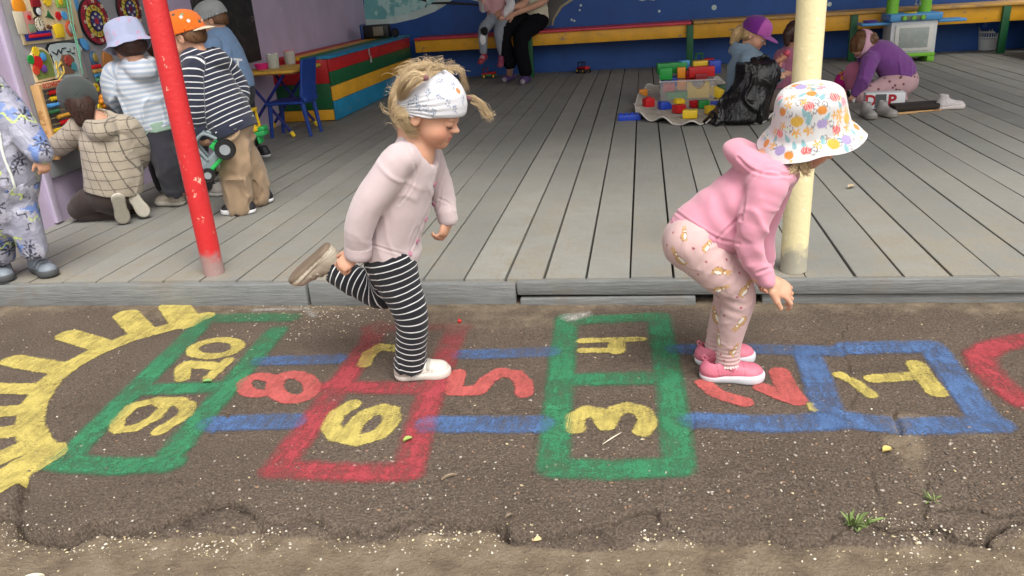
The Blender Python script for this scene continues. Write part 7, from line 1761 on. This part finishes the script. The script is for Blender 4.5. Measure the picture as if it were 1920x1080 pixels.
# --- plaid hoodie, kneeling at the wall
def boy_plaid():
    Yb = at(225, 415, DZ)[1]+.05; g = lambda px, py, d=0: atY(px, py, Yb+d)
    tan, ln = srgb(172, 161, 144), srgb(104, 96, 86); a1, a2 = nrm(g(250, 300)-g(170, 320)), nrm(g(185, 215)-g(212, 365))
    def plaid(V, N, col):
        w = .006*vnoise(V, 9, 4); t1 = ((V@a1+w)/.052) % 1; t2 = ((V@a2+w)/.05) % 1; col = np.array(col); m = (t1 < .085) | (t2 < .09); col[m] = ln; return col
    sp = dict(face=(-.62, .76, -.12), head=g(147, 186), hh=.188, torso=[g(186, 230), g(202, 272), g(213, 325), g(214, 348)], torso_r=(.072, .108, .118, .118), wide=1.25, side=nrm(V3(.85, .5, 0)), drop=.03, hood=True, hoodz=-.01,
              armL=[g(152, 240, -.03), g(118, 268, -.02), g(92, 282, .06)], handL=V3(-.5, .5, .2), armR=[g(240, 240, .05), g(262, 290, .12), g(235, 330, .22)], handR=V3(-.6, .6, .1), sleeve_r=(.062, .058, .046),
              legL=[g(196, 362, -.02), g(150, 392, -.02), g(222, 398, .02)], legR=[g(230, 362, .06), g(185, 385, .16), g(252, 385, .12)], leg_r=(.078, .062, .045), legsub=3,
              top=tan, topmat=m_cloth('plaid_fleece', None, .95, 600, .2, 0, .2), toppaint=plaid, trousers=srgb(54, 42, 38), legmat=m_cloth('plain_cloth', None, .92, 600, .2), seed=71, fa=.005)
    wh, bk = srgb(214, 208, 196), srgb(176, 168, 154); 
    sp['shoes'] = [((g(226, 393, -.13), nrm(V3(-.12, .15, -1)), nrm(V3(-.55, .8, .1)), .165, wh, bk), dict(strap=None, tread=srgb(150, 144, 130), lace=pl_blk)), ((g(258, 381, -.02), nrm(V3(.35, .05, -.85)), nrm(V3(-.5, .8, -.2)), .16, wh, bk), dict(strap=None, tread=srgb(170, 164, 150), lace=pl_blk))]
    r, F = kid('child kneeling at the activity board in tan checked hoodie and dark grey cap', at(210, 415, DZ), sp, .004)
    def ex(s):
        s.chain([F.p(.0, -.42, .0), F.p(0, -.46, -.3), F.p(.0, -.50, -.62)], [.042, .038, .026], k=.03, sq=(F.r, 1.5))
    hair(r, F, HDARK, n=500, L=.09, low=-.9, inf=.0, front=(.05, .0), slope=.2, extra=ex, r=.0012, where=lambda V, N: F.loc(V)[:, 2] < -.05)
    ball_cap(r, F, srgb(64, 70, 68), srgb(58, 64, 62), 16, 1, .12, .005, True, low=-.16)
boy_plaid()
# --- blue striped hoodie and lilac bucket hat
def boy_stripes():
    Yb = at(325, 388, DZ)[1]; g = lambda px, py, d=0: atY(px, py, Yb+d)
    sp = dict(face=(-.75, .62, -.22), head=g(241, 82), hh=.185, torso=[g(258, 126), g(266, 162), g(280, 205), g(287, 225)], torso_r=(.075, .108, .112, .108), wide=1.2, side=nrm(V3(.75, .65, 0)), drop=.045, hood=True, hoodz=-.005,
              armL=[g(214, 138, -.02), g(214, 186, -.02), g(238, 212, .12)], handL=V3(-.3, .8, 0), armR=[g(300, 135, .1), g(308, 185, .14), g(280, 205, .26)], handR=V3(-.6, .6, 0), sleeve_r=(.062, .058, .046),
              legL=[g(290, 255, -.02), g(312, 308, -.04), g(324, 358, -.01)], legR=[g(305, 250, .12), g(300, 305, .18), g(308, 345, .22)], leg_r=(.088, .068, .052),
              top=srgb(150, 166, 190), topmat=m_cloth('blue_white_striped_jersey', srgb(168, 182, 200), .9, 600, .2, 0, .15, stripe=(.026, .5, srgb(206, 210, 216), .06)), trousers=srgb(52, 52, 60), legmat=m_cloth('plain_cloth', None, .92, 600, .2), ribcol=srgb(150, 178, 160), seed=81, fa=.006)
    fc = at(324, 384, DZ); be = srgb(196, 184, 168); sp['shoes'] = [((fc+V3(-.01, .0, .002), V3(-.95, .1, 0), (0, 0, 1), .19, be, srgb(206, 200, 188)), dict(strap=srgb(186, 176, 160))), ((at(307, 352, DZ)+V3(0, .05, .002), V3(-.9, .4, 0), (0, 0, 1), .185, srgb(40, 40, 42), srgb(60, 60, 62)), dict())]
    r, F = kid('child in pale blue striped hoodie and lilac bucket hat facing the wall panel', fc, sp); hair(r, F, HDARK, n=150, low=-.45)
    def dots(V, Fc, N, col):
        for _ in range(60): i = rng.randint(len(V)); stamp(V, N, col, i, .012, lambda x, y: [((np.abs(np.hypot(x, y)-.7) < .22) & (y > -.4), srgb(208, 150, 176))], rng.uniform(-3, 3))
        return col
    prof = [(.0, .100), (.045, .098), (.080, .088), (.094, .062), (.099, .018), (.102, -.015), (.111, -.033), (.121, -.054), (.126, -.060)]
    ax = nrm(V3(-.30, .18, 1)); hat = bucket_hat(r, F.p(0, -.03, .14), ax, V3(-.75, .62, 0), prof, .007, 220, 'bucket_hat', srgb(170, 178, 208), dots, lambda A, p: np.where(p > .6, (p-.6)/.4*.030*np.abs(np.sin(A-.4))**2, 0))
boy_stripes()
# --- striped navy hoodie, orange cap worn backwards, toy tractor in hand
def boy_orange():
    Yb = at(447, 400, DZ)[1]+.02; g = lambda px, py, d=0: atY(px, py, Yb+d); nv = srgb(44, 48, 66)
    sp = dict(face=(-.95, -.12, -.32), head=g(344, 66), hh=.2, torso=[g(374, 112), g(392, 150), g(416, 198), g(425, 214)], torso_r=(.078, .104, .110, .112), wide=1.22, side=nrm(V3(.25, 1, 0)), drop=.085, hood=True, hoodz=.0,
              armL=[g(364, 132, -.09), g(368, 196, -.12), g(377, 245, -.10)], armR=[g(420, 125, .13), g(448, 165, .15), g(446, 195, .10)], handL=fl_dir(g(377, 245), g(384, 268)), palmL=V3(.4, -.8, .1), thumbL=1, curlL=75, handR=V3(.2, 0, -1), sleeve_r=(.058, .054, .044),
              legL=[g(434, 250, -.03), g(442, 320, -.04), g(449, 386, -.02)], legR=[g(442, 248, .05), g(462, 310, .10), g(477, 364, .14)], leg_r=(.080, .078, .072),
              top=nv, topmat=m_cloth('navy_striped_jersey', srgb(42, 46, 62), .9, 600, .2, 0, .15, stripe=(.0265, .17, srgb(222, 222, 224), .02)), trousers=srgb(158, 134, 108), legmat=m_cloth('beige_cotton', None, .92, 600, .2), ribcol=nv, seed=91, fa=.006, lfa=.011, fine=True)
    bk, wh = srgb(34, 34, 36), srgb(228, 228, 230); f1, f2 = at(446, 402, DZ), at(479, 384, DZ)
    sp['shoes'] = [((f1+V3(.0, .02, .002), V3(-.98, -.1, 0), (0, 0, 1), .19, bk, wh), dict()), ((f2+V3(.0, .02, .004), V3(-.9, -.5, 0), (0, 0, 1), .19, bk, wh), dict())]
    r, F = kid('boy in navy striped hoodie and backwards orange cap, holding a toy tractor', (f1+f2)/2, sp); hair(r, F, HBRN, n=420, L=.035, low=-.24, front=(.0, .0), slope=.9, inf=.022)
    def spots(V, C, G):
        N = nrm_rows(V-G.C); 
        for _ in range(16): i = rng.randint(len(V)); stamp(V, N, C, i, .010, f_disc([srgb(232, 232, 220), srgb(140, 160, 120), srgb(70, 70, 70), srgb(236, 190, 60)][rng.randint(4)], srgb(120, 90, 60)), 0)
        return C
    ball_cap(r, F, srgb(226, 108, 26), srgb(214, 202, 176), 6, -1, .10, .005, spots=spots)
    # tractor held by the roof
    c = g(404, 294, -.14); M = Matrix.Translation(Vector(c)) @ Matrix.Rotation(.35, 4, 'Z') @ Matrix.Rotation(math.radians(-42), 4, 'Y') @ Matrix.Rotation(math.pi, 4, 'Z'); R = M.to_3x3(); Rr = np.array(R.transposed()); p = lambda x, y, z: np.array(M @ Vector((x, y, z)))
    t = thing('toy_tractor', c, 'grey and green toy tractor held by the boy in beige trousers', 'toy tractor'); G_ = P_('tractor_green', (36, 170, 80)); Gy = P_('tractor_grey', (122, 134, 138))
    s = SDF(.006); s.box(p(.02, 0, .0), (.115, .036, .024), Rr, .01).box(p(.085, 0, .03), (.05, .034, .028), Rr, .012); s.build('body', Gy, t, .0045)
    s = SDF(.004); s.box(p(.10, 0, -.028), (.03, .05, .014), Rr, .006).box(p(.02, 0, -.026), (.05, .048, .010), Rr, .006).box(p(-.045, 0, .035), (.022, .03, .02), Rr, .008); s.build('chassis', G_, t, .0045)
    mb = MB()
    for y in (-.036, .036): mb.tube(spline([p(.03, y, .015), p(.012, y, .10), p(-.02, y, .118), p(-.065, y, .11), p(-.085, y, .05)], 14), .0085, 8)
    mb.box(p(-.025, 0, .118), (.085, .084, .012), R, .004); mb.build('cab', Gy, t)
    for x, z, rad, w in ((-.075, -.012, .052, .034), (.085, -.030, .036, .028)):
        for y in (-.055, .055): wheel(p(x, y, z), rad, w, R @ Vector((0, 1, 0)), t)
def nrm_rows(V): return V/(np.linalg.norm(V, axis=1)[:, None]+1e-9)
boy_orange()
# --- boy in grey mesh cap and blue shirt, farther back
def boy_blue():
    Yb = 5.15; g = lambda px, py, d=0: atY(px, py, Yb+d); bl = srgb(118, 146, 182)
    f1 = at(470, 297, DZ); f1 = g(470, 296); f1[2] = DZ
    sp = dict(face=(-.93, -.25, -.28), head=g(396, 36), hh=.2, torso=[g(414, 72), g(424, 105), g(438, 145), g(442, 158)], torso_r=(.085, .118, .122, .118), wide=1.15, side=nrm(V3(.2, 1, 0)), drop=.035,
              armL=[g(398, 88, -.13), g(392, 120, -.16), g(372, 140, -.12)], armR=[g(428, 85, .13), g(430, 120, .2), g(405, 140, .25)], handL=V3(-.8, .2, -.3), sleeve_r=(.062, .055, .044),
              legL=[g(440, 172, -.04), g(455, 225, -.05), g(466, 278, -.02)], legR=[g(452, 170, .06), g(464, 225, .08), g(474, 270, .1)], leg_r=(.085, .062, .05),
              top=bl, topmat=m_cloth('plain_cloth', None, .92, 600, .2), topname='shirt', trousers=srgb(34, 36, 46), legmat=m_cloth('plain_cloth', None), seed=101, fine=True)
    sp['shoes'] = [((f1+V3(-.03, -.02, .002), V3(-1, 0, 0), (0, 0, 1), .19, srgb(40, 40, 44), srgb(200, 200, 200)), dict()), ((f1+V3(.0, .12, .002), V3(-1, 0, 0), (0, 0, 1), .19, srgb(40, 40, 44), srgb(200, 200, 200)), dict())]
    r, F = kid('boy in plain blue shirt and grey mesh cap with blue peak, behind the orange cap', f1, sp); hair(r, F, HBRN, n=250, L=.035, low=-.2, front=(.0, .0), slope=.8, inf=.022)
    ball_cap(r, F, srgb(160, 164, 166), srgb(64, 104, 160), 0, 1, .10, .006)
    text('T', .085, P_('white_shirt_print', (220, 222, 226), rough=.8), Matrix.Translation(Vector(g(446, 120, -.16))) @ Matrix.Rotation(.35, 4, 'Z') @ Matrix.Rotation(math.pi/2, 4, 'X') @ Matrix.Rotation(-.2, 4, 'Z'), 'shirt_letter', [k for k in kids(r) if k.name.startswith('shirt')][0], bold=.003)
    c = atY(465, 228, 5.0); t = thing('toy_truck', c, 'yellow and green toy truck held beside the beige trousers', 'toy truck'); yl = P_('truck_yellow', (240, 196, 40)); gn = P_('truck_green', (50, 170, 90))
    M = Matrix.Translation(Vector(c)) @ Matrix.Rotation(-.12, 4, 'Y') @ Matrix.Rotation(.15, 4, 'Z'); p = lambda x, y, z: M @ Vector((x, y, z)); R = M.to_3x3(); mb = MB()
    for x in (-.055, .055):
        for y in (-.045, .045): mb.box(p(x, y, .0), (.016, .014, .13), R, .003)
    mb.box(p(0, 0, .07), (.14, .12, .02), R, .006); mb.box(p(0, 0, -.055), (.13, .11, .03), R, .006); mb.build('cab', yl, t)
    mb = MB(); mb.box(p(.02, 0, -.09), (.17, .11, .035), R, .01); mb.box(p(.085, 0, -.06), (.05, .10, .03), R, .01); mb.box(p(.05, 0, -.125), (.02, .09, .06), R, .006); mb.build('chassis', gn, t)
    for y in (-.055, .055): wheel(p(-.02, y, -.13), .05, .035, R @ Vector((0, 1, 0)), t)
    MB().box(p(-.02, 0, -.02), (.04, .05, .06), R, .012).build('seat', gn, t)
boy_blue()
# --- child in leopard print jacket behind the post
def boy_leopard():
    fc = at(402, 366, DZ); Yb = fc[1]; g = lambda px, py, d=0: atY(px, py, Yb+d); c = srgb(190, 176, 158)
    def leo(V, N, col):
        for _ in range(260): i = rng.randint(len(V)); stamp(V, N, col, i, .013*rng.uniform(.7, 1.2), f_blob(srgb(36, 28, 26)), rng.uniform(-3, 3))
        return col
    sp = dict(face=(-.95, .2, -.2), head=g(304, 92), hh=.19, torso=[g(324, 138), g(334, 165), g(350, 210), g(354, 222)], torso_r=(.07, .095, .10, .095), wide=1.2, side=nrm(V3(.2, 1, 0)), armL=[g(318, 150, -.08), g(316, 190, -.1), g(298, 212, .0)], armR=[g(336, 148, .12), g(330, 190, .15), g(305, 205, .18)],
              legL=[g(356, 240, -.04), g(366, 290, -.05), g(388, 345, -.02)], legR=[g(366, 238, .06), g(372, 290, .1), g(380, 335, .14)], leg_r=(.075, .06, .046), top=c, topmat=m_cloth('plain_cloth', None), toppaint=leo, topname='jacket', trousers=srgb(44, 44, 48), legmat=m_cloth('plain_cloth', None), seed=111)
    sp['shoes'] = [((fc+V3(-.01, 0, .002), V3(-.9, .2, 0), (0, 0, 1), .18, srgb(170, 164, 158), srgb(200, 196, 190)), dict()), ((fc+V3(-.05, .16, .002), V3(-.9, .2, 0), (0, 0, 1), .18, srgb(170, 164, 158), srgb(200, 196, 190)), dict())]
    r, F = kid('child in leopard print jacket, mostly hidden behind the red post', fc, sp); hair(r, F, HDARK, n=250)
boy_leopard()
# --- seated adult with a toddler on the lap
def adult():
    g = lambda px, py, Y: atY(px, py, Y); bl = srgb(20, 20, 24)
    root = person(V3(-1.32, 9.2, DZ), 'seated adult in black trousers and cream top on the bench, holding a toddler', 'people sitting on the bench')
    hip = g(1000, 38, 9.62); sh = hip+V3(-.02, .02, .46); F = Fr(sh+V3(-.03, -.03, .24), V3(-.55, -.8, -.2), (0, 0, 1), .225); S = SDF(.02); head(S, F, SKN, True); S.cap(F.p(0, -.12, -.25), sh, .055, .06, .02, SKN); S.chain([sh, hip], [.1, .1], k=.03, col=SKN)
    A1 = [sh+V3(-.15, -.08, -.03), g(985, 2, 9.34), g(948, 20, 9.18)]; A2 = [sh+V3(.17, .02, -.04), g(1022, 0, 9.5), g(965, 26, 9.16)]
    for A in (A1, A2): S.chain([sh]+A, [.05, .046, .040, .028], k=.015, col=SKN); hand(S, A[-1]+nrm(A[-1]-A[-2])*.02, V3(-.9, -.1, -.3), V3(-.3, -.9, .3), 1, .165, 45)
    k1, k2 = g(946, 60, 9.10), g(976, 72, 9.05); a1, a2 = g(957, 126, 9.02), g(986, 138, 8.9); ft1, ft2 = at(953, 153, DZ), at(984, 157, DZ)
    S.chain([hip, k1, a1, ft1+V3(0, .05, .05)], [.08, .055, .038, .036], k=.01, col=SKN, sub=1); S.chain([hip, k2, a2, ft2+V3(0, .05, .05)], [.08, .055, .038, .036], k=.01, col=SKN, sub=1); S.build('body', M_SKIN, root, .008, 1, SKN)
    B = SDF(.03); B.chain([hip+V3(-.08, -.02, 0), k1, a1+(k1-a1)*.12], [.115, .088, .075], k=.02, col=bl, sub=3); B.chain([hip+V3(.06, 0, -.01), k2, a2+(k2-a2)*.08], [.115, .088, .075], k=.02, col=bl, sub=3); B.ell(hip+V3(0, .05, .02), (.18, .14, .13), None, .04, bl); B.disp(folds(.008, 7, .002, 20, 6)); B.build('trousers', m_cloth('black_trouser_cloth', None, .95, 500, .2, 0, 0, .1, None, .08), root, .009, 1, bl)
    C = SDF(.03); cr = srgb(206, 200, 176); C.chain([sh+V3(0, 0, .02), sh+V3(0, 0, -.15), hip+V3(0, .02, .04)], [.10, .135, .14], k=.03, sq=(V3(1, .1, 0), 1.3), col=cr); C.chain([sh, A1[0], A1[0]*.35+A1[1]*.65], [.09, .085, .075], k=.02, col=cr); C.chain([sh, A2[0], A2[0]*.35+A2[1]*.65], [.09, .085, .075], k=.02, col=cr); C.disp(folds(.008, 7, .002, 20, 9)); C.build('top', m_cloth('plain_cloth', None), root, .009, 1, cr)
    for ft, dr in ((ft1, V3(-.25, -1, 0)), (ft2, V3(-.1, -1, 0))):
        d = nrm(dr); r_ = V3(-d[1], d[0], 0); s = SDF(.02); c = ft+V3(0, .06, .0); s.cap(c-d*.10+V3(0, 0, .03), c+d*.10+V3(0, 0, .03), .045, .048, col=srgb(84, 60, 110)); s.cut(c+V3(0, 0, .012), V3(0, 0, -1)); s.ell(c+d*.03+V3(0, 0, .05), (.055, .055, .04), None, .02, srgb(84, 60, 110))
        s.cap(c+d*.11+V3(0, 0, .03), c+d*.14+V3(0, 0, .028), .036, .03, .003, srgb(150, 140, 150)); s.build('slipper', m_col('slipper_felt', .9, .15), root, .007, 1)
    hair(root, F, HBRN, .01, n=200, low=-.5)
    # toddler
    hp = g(934, 32, 9.28); T0 = hp+V3(-.02, .02, .26); pkv = srgb(206, 160, 164); wht = srgb(214, 212, 214)
    sp = dict(face=(-.3, -.95, 0), head=T0+V3(-.02, -.02, .17), hh=.185, torso=[T0, hp+V3(-.01, .01, .14), hp], torso_r=(.075, .10, .105), wide=1.2, side=V3(1, 0, 0), drop=.01, nocut=True, group='people sitting on the bench',
              armR=[T0+V3(-.10, -.01, -.02), g(908, 14, 9.2), g(905, 4, 9.1)], armL=[T0+V3(.11, -.01, -.02), g(958, 8, 9.2), g(945, 26, 9.12)], sleeve_r=(.055, .052, .044), legR=[g(924, 38, 9.2), g(906, 58, 9.02), g(907, 98, 9.0)], legL=[g(944, 40, 9.2), g(936, 62, 9.02), g(942, 100, 9.02)], leg_r=(.075, .060, .044), legsub=3,
              top=pkv, topmat=m_cloth('plain_cloth', None), topname='vest', trousers=srgb(134, 142, 152), legmat=m_cloth('plain_cloth', None), seed=121, toppaint=lambda V, N, col: np.where((np.abs((V-hp)@V3(1, 0, 0)+.01) > .115)[:, None], wht, col),
              legpaint=lambda V, N, col: np.where((np.linalg.norm(V-g(909, 58, 8.96), axis=1) < .05)[:, None], srgb(20, 20, 22), np.where((np.linalg.norm((V-g(905, 74, 8.95))*V3(1, .6, .6), axis=1) < .035)[:, None], srgb(220, 220, 222), col)))
    rd = srgb(150, 40, 60); sp['shoes'] = [((g(906, 114, 8.96), nrm(V3(-.3, -.8, -.35)), (0, 0, 1), .17, rd, srgb(150, 60, 70)), dict(strap=srgb(220, 216, 216), strapn=2)), ((g(940, 118, 8.97), nrm(V3(-.05, -.8, -.5)), (0, 0, 1), .17, srgb(140, 60, 90), srgb(150, 70, 90)), dict(strap=srgb(150, 60, 90)))]
    r, F = kid('toddler in pink vest, grey leggings and red shoes sitting on the adult\'s knees', hp, sp, .007); hair(r, F, HFAIR, .008, n=150)
adult()
# --- girl in purple cap with the black bag
def girl_cap():
    Yb = 6.15; g = lambda px, py, d=0: atY(px, py, Yb+d); c = srgb(112, 132, 150)
    sp = dict(face=(.80, -.30, -.48), head=g(1418, 62), hh=.205, torso=[g(1402, 100), g(1396, 130), g(1392, 175), g(1394, 190)], torso_r=(.075, .12, .125, .12), wide=1.2, side=nrm(V3(.35, 1, 0)), drop=.02, hood=True, hoodz=.02,
              armR=[g(1400, 115, -.11), g(1412, 150, -.16), g(1450, 145, -.12)], armL=[g(1420, 112, .12), g(1436, 150, .12), g(1462, 140, .0)], handR=V3(.8, .1, .1), sleeve_r=(.06, .055, .042), legR=[g(1400, 196, -.05), g(1456, 190, -.05), g(1446, 210, .10)], legL=[g(1405, 194, .08), g(1462, 188, .12), g(1420, 208, .2)], leg_r=(.085, .075, .055), legsub=3,
              top=c, topmat=m_cloth('plain_cloth', None), topname='sweater', trousers=srgb(104, 88, 82), legmat=m_cloth('plain_cloth', None), seed=131, eyes=True, fine=True)
    sp['shoes'] = [((g(1440, 218, -.02), nrm(V3(.75, -.4, -.15)), nrm(V3(.1, -.1, 1)), .19, srgb(96, 80, 72), srgb(214, 206, 196)), dict())]
    r, F = kid('girl in purple cap and grey-blue collared sweater sitting behind the black bag', g(1400, 215), sp)
    def ex(s): s.chain([F.p(.0, -.40, .02), F.p(.1, -.56, -.3), F.p(.12, -.52, -.62)], [.045, .042, .028], k=.02)
    hair(r, F, HFAIR, n=350, L=.07, front=(.02, .05), slope=.3, inf=.03, low=-.75, extra=ex)
    ball_cap(r, F, srgb(110, 34, 128), srgb(146, 70, 150), 6, 1, .075, .005, spots=lambda V, C, G: np.where((G.loc(V)[:, 1] > .12)[:, None], srgb(176, 84, 164), C))
girl_cap()
# --- child with ponytail half hidden by the cream post
def girl_pony():
    Yb = 7.3; g = lambda px, py, d=0: atY(px, py, Yb+d); c = srgb(178, 112, 138)
    sp = dict(face=(.35, .9, -.2), head=g(1492, 62), hh=.2, torso=[g(1484, 96), g(1478, 120), g(1476, 160), g(1477, 172)], torso_r=(.07, .115, .12, .115), wide=1.2, armL=[g(1462, 108, .05), g(1456, 140, -.02), g(1462, 122, -.12)], handL=V3(.2, -.2, .6), armR=[g(1500, 108, .1), g(1506, 140, .12), g(1500, 155, .1)], sleeve_r=(.055, .05, .04),
              legL=[g(1474, 180, -.02), g(1452, 186, -.18), g(1470, 196, .0)], legR=[g(1484, 180, .05), g(1510, 186, -.05), g(1490, 194, .1)], leg_r=(.08, .07, .055), legsub=3, top=c, topmat=m_cloth('plain_cloth', None), topname='jacket', trousers=srgb(98, 70, 84), legmat=m_cloth('plain_cloth', None), seed=141)
    r, F = kid('child in dusty pink jacket with a dark ponytail, half hidden behind the cream post', g(1480, 195), sp, .007)
    def ex(s): s.chain([F.p(-.1, -.42, .15), F.p(-.2, -.6, -.1), F.p(-.2, -.6, -.5)], [.04, .04, .022], k=.02)
    hair(r, F, HDARK, .007, n=250, L=.07, low=-.8, inf=.04, extra=ex)
    dl = g(1468, 112, -.22); t = thing('doll', dl, 'small pink doll raised beside the cream post', 'doll'); MB().ball(dl+V3(.03, 0, .05), .032, 2).build('head', P_('doll_pink', (214, 90, 110)), t); MB().tube(spline([dl+V3(.02, 0, .03), dl+V3(-.02, 0, .0), dl+V3(-.07, 0, -.02)], 3), [.022, .026, .014], 10).tube([dl+V3(-.01, 0, 0), dl+V3(-.03, -.02, -.08)], [.012, .008], 8).build('body', P_('doll_skin', (214, 150, 120)), t)
girl_pony()
# --- girl in purple sweater kneeling at right
def girl_purple():
    Yb = 6.75; g = lambda px, py, d=0: atY(px, py, Yb+d); c = srgb(124, 72, 142); pk = srgb(196, 160, 164)
    def dots(V, N, col):
        for _ in range(110): i = rng.randint(len(V)); stamp(V, N, col, i, .010, f_disc(srgb(110, 66, 76)), 0)
        return col
    sp = dict(face=(-.42, -.25, -.85), up=(-.85, -.1, .42), head=g(1620, 86), hh=.205, torso=[g(1634, 100), g(1652, 104), g(1680, 128), g(1688, 142)], torso_r=(.085, .118, .125, .122), wide=1.2, side=V3(0, 1, 0), drop=.02,
              armR=[g(1630, 116, -.12), g(1620, 148, -.16), g(1606, 172, -.12)], armL=[g(1628, 108, .12), g(1612, 140, .14), g(1598, 165, .1)], handR=V3(-.5, -.1, -.8), sleeve_r=(.066, .058, .044), legR=[g(1686, 158, -.08), g(1622, 182, -.12), g(1692, 184, -.05)], legL=[g(1690, 154, .1), g(1630, 176, .12), g(1690, 178, .16)], leg_r=(.105, .078, .055), legsub=3,
              top=c, topmat=m_cloth('plain_cloth', None), topname='sweater', trousers=pk, legmat=m_cloth('plain_cloth', None), legpaint=dots, seed=151)
    sp['shoes'] = [((g(1698, 188, -.03), nrm(V3(.9, 0, -.2)), nrm(V3(0, 0, -1)), .18, srgb(196, 186, 176), srgb(190, 180, 170)), dict())]
    r, F = kid('girl in purple sweater and pale pink leggings crouching over toys, face hidden', g(1660, 190), sp)
    hair(r, F, HBRN, n=350, L=.06, low=-.3, bumps=.008, inf=.05); s = SDF(.02); cranium(s, F, .085, None); k = SDF(.01); cranium(k, F, .04, None); s.isect(lambda P: -k.field(P), .002); s.cut(F.p(0, 0, .20), F.u+F.f*.3, .004); s.cut(F.p(0, 0, -.12), -F.u+F.f*.25, .004); s.disp(folds(.004, 12, .001, 30, 7)); s.build('headband', m_cloth('plain_cloth', None), r, .006, 1, srgb(206, 160, 178))
    jk = SDF(.03); jk.ell(g(1602, 140, .08), (.08, .10, .10), None, .03); jk.ell(g(1610, 160, .05), (.09, .1, .08), None, .03); jk.disp(folds(.010, 9, .003, 22, 17)); V, F_ = jk.mesh(.008, 1); o = mesh_np('pink_jacket', V, F_, m_cloth('pink_padded_cloth', srgb(190, 108, 140)), origin=g(1604, 165, .08)); tag(o, 'crumpled pink jacket lying under the girl in the purple sweater', 'jacket')
girl_purple()
# --- loose shoes at right
def lone_shoe(c, fwd, L, up_c, so_c, label, lace, name='sneaker', group='loose sneakers on the deck'):
    t = thing(name, c, label, 'shoe', group); s = shoe(t, c, fwd, (0, 0, 1), L, up_c, so_c, .0045, lace=lace, name='upper', tall=1.35); return t
lw_ = P_('grey_lace', (200, 200, 200), rough=.8); gr = srgb(150, 148, 146)
lone_shoe(at(1630, 222, DZ)+V3(0, .03, .001), V3(.12, -1, 0), .19, gr, srgb(126, 122, 116), 'left worn grey sneaker of the pair in front of the white box', lw_)
lone_shoe(at(1664, 219, DZ)+V3(0, .03, .001), V3(.40, -.9, 0), .19, srgb(156, 152, 150), srgb(140, 136, 128), 'right worn grey sneaker of the pair in front of the white box', lw_)
lone_shoe(at(1782, 205, DZ)+V3(0, .02, .001), V3(.97, .1, 0), .20, srgb(206, 200, 200), srgb(222, 210, 206), 'pale pinkish open sneaker lying to the right of the dark tray', P_('white_lace', (220, 216, 214), rough=.8))
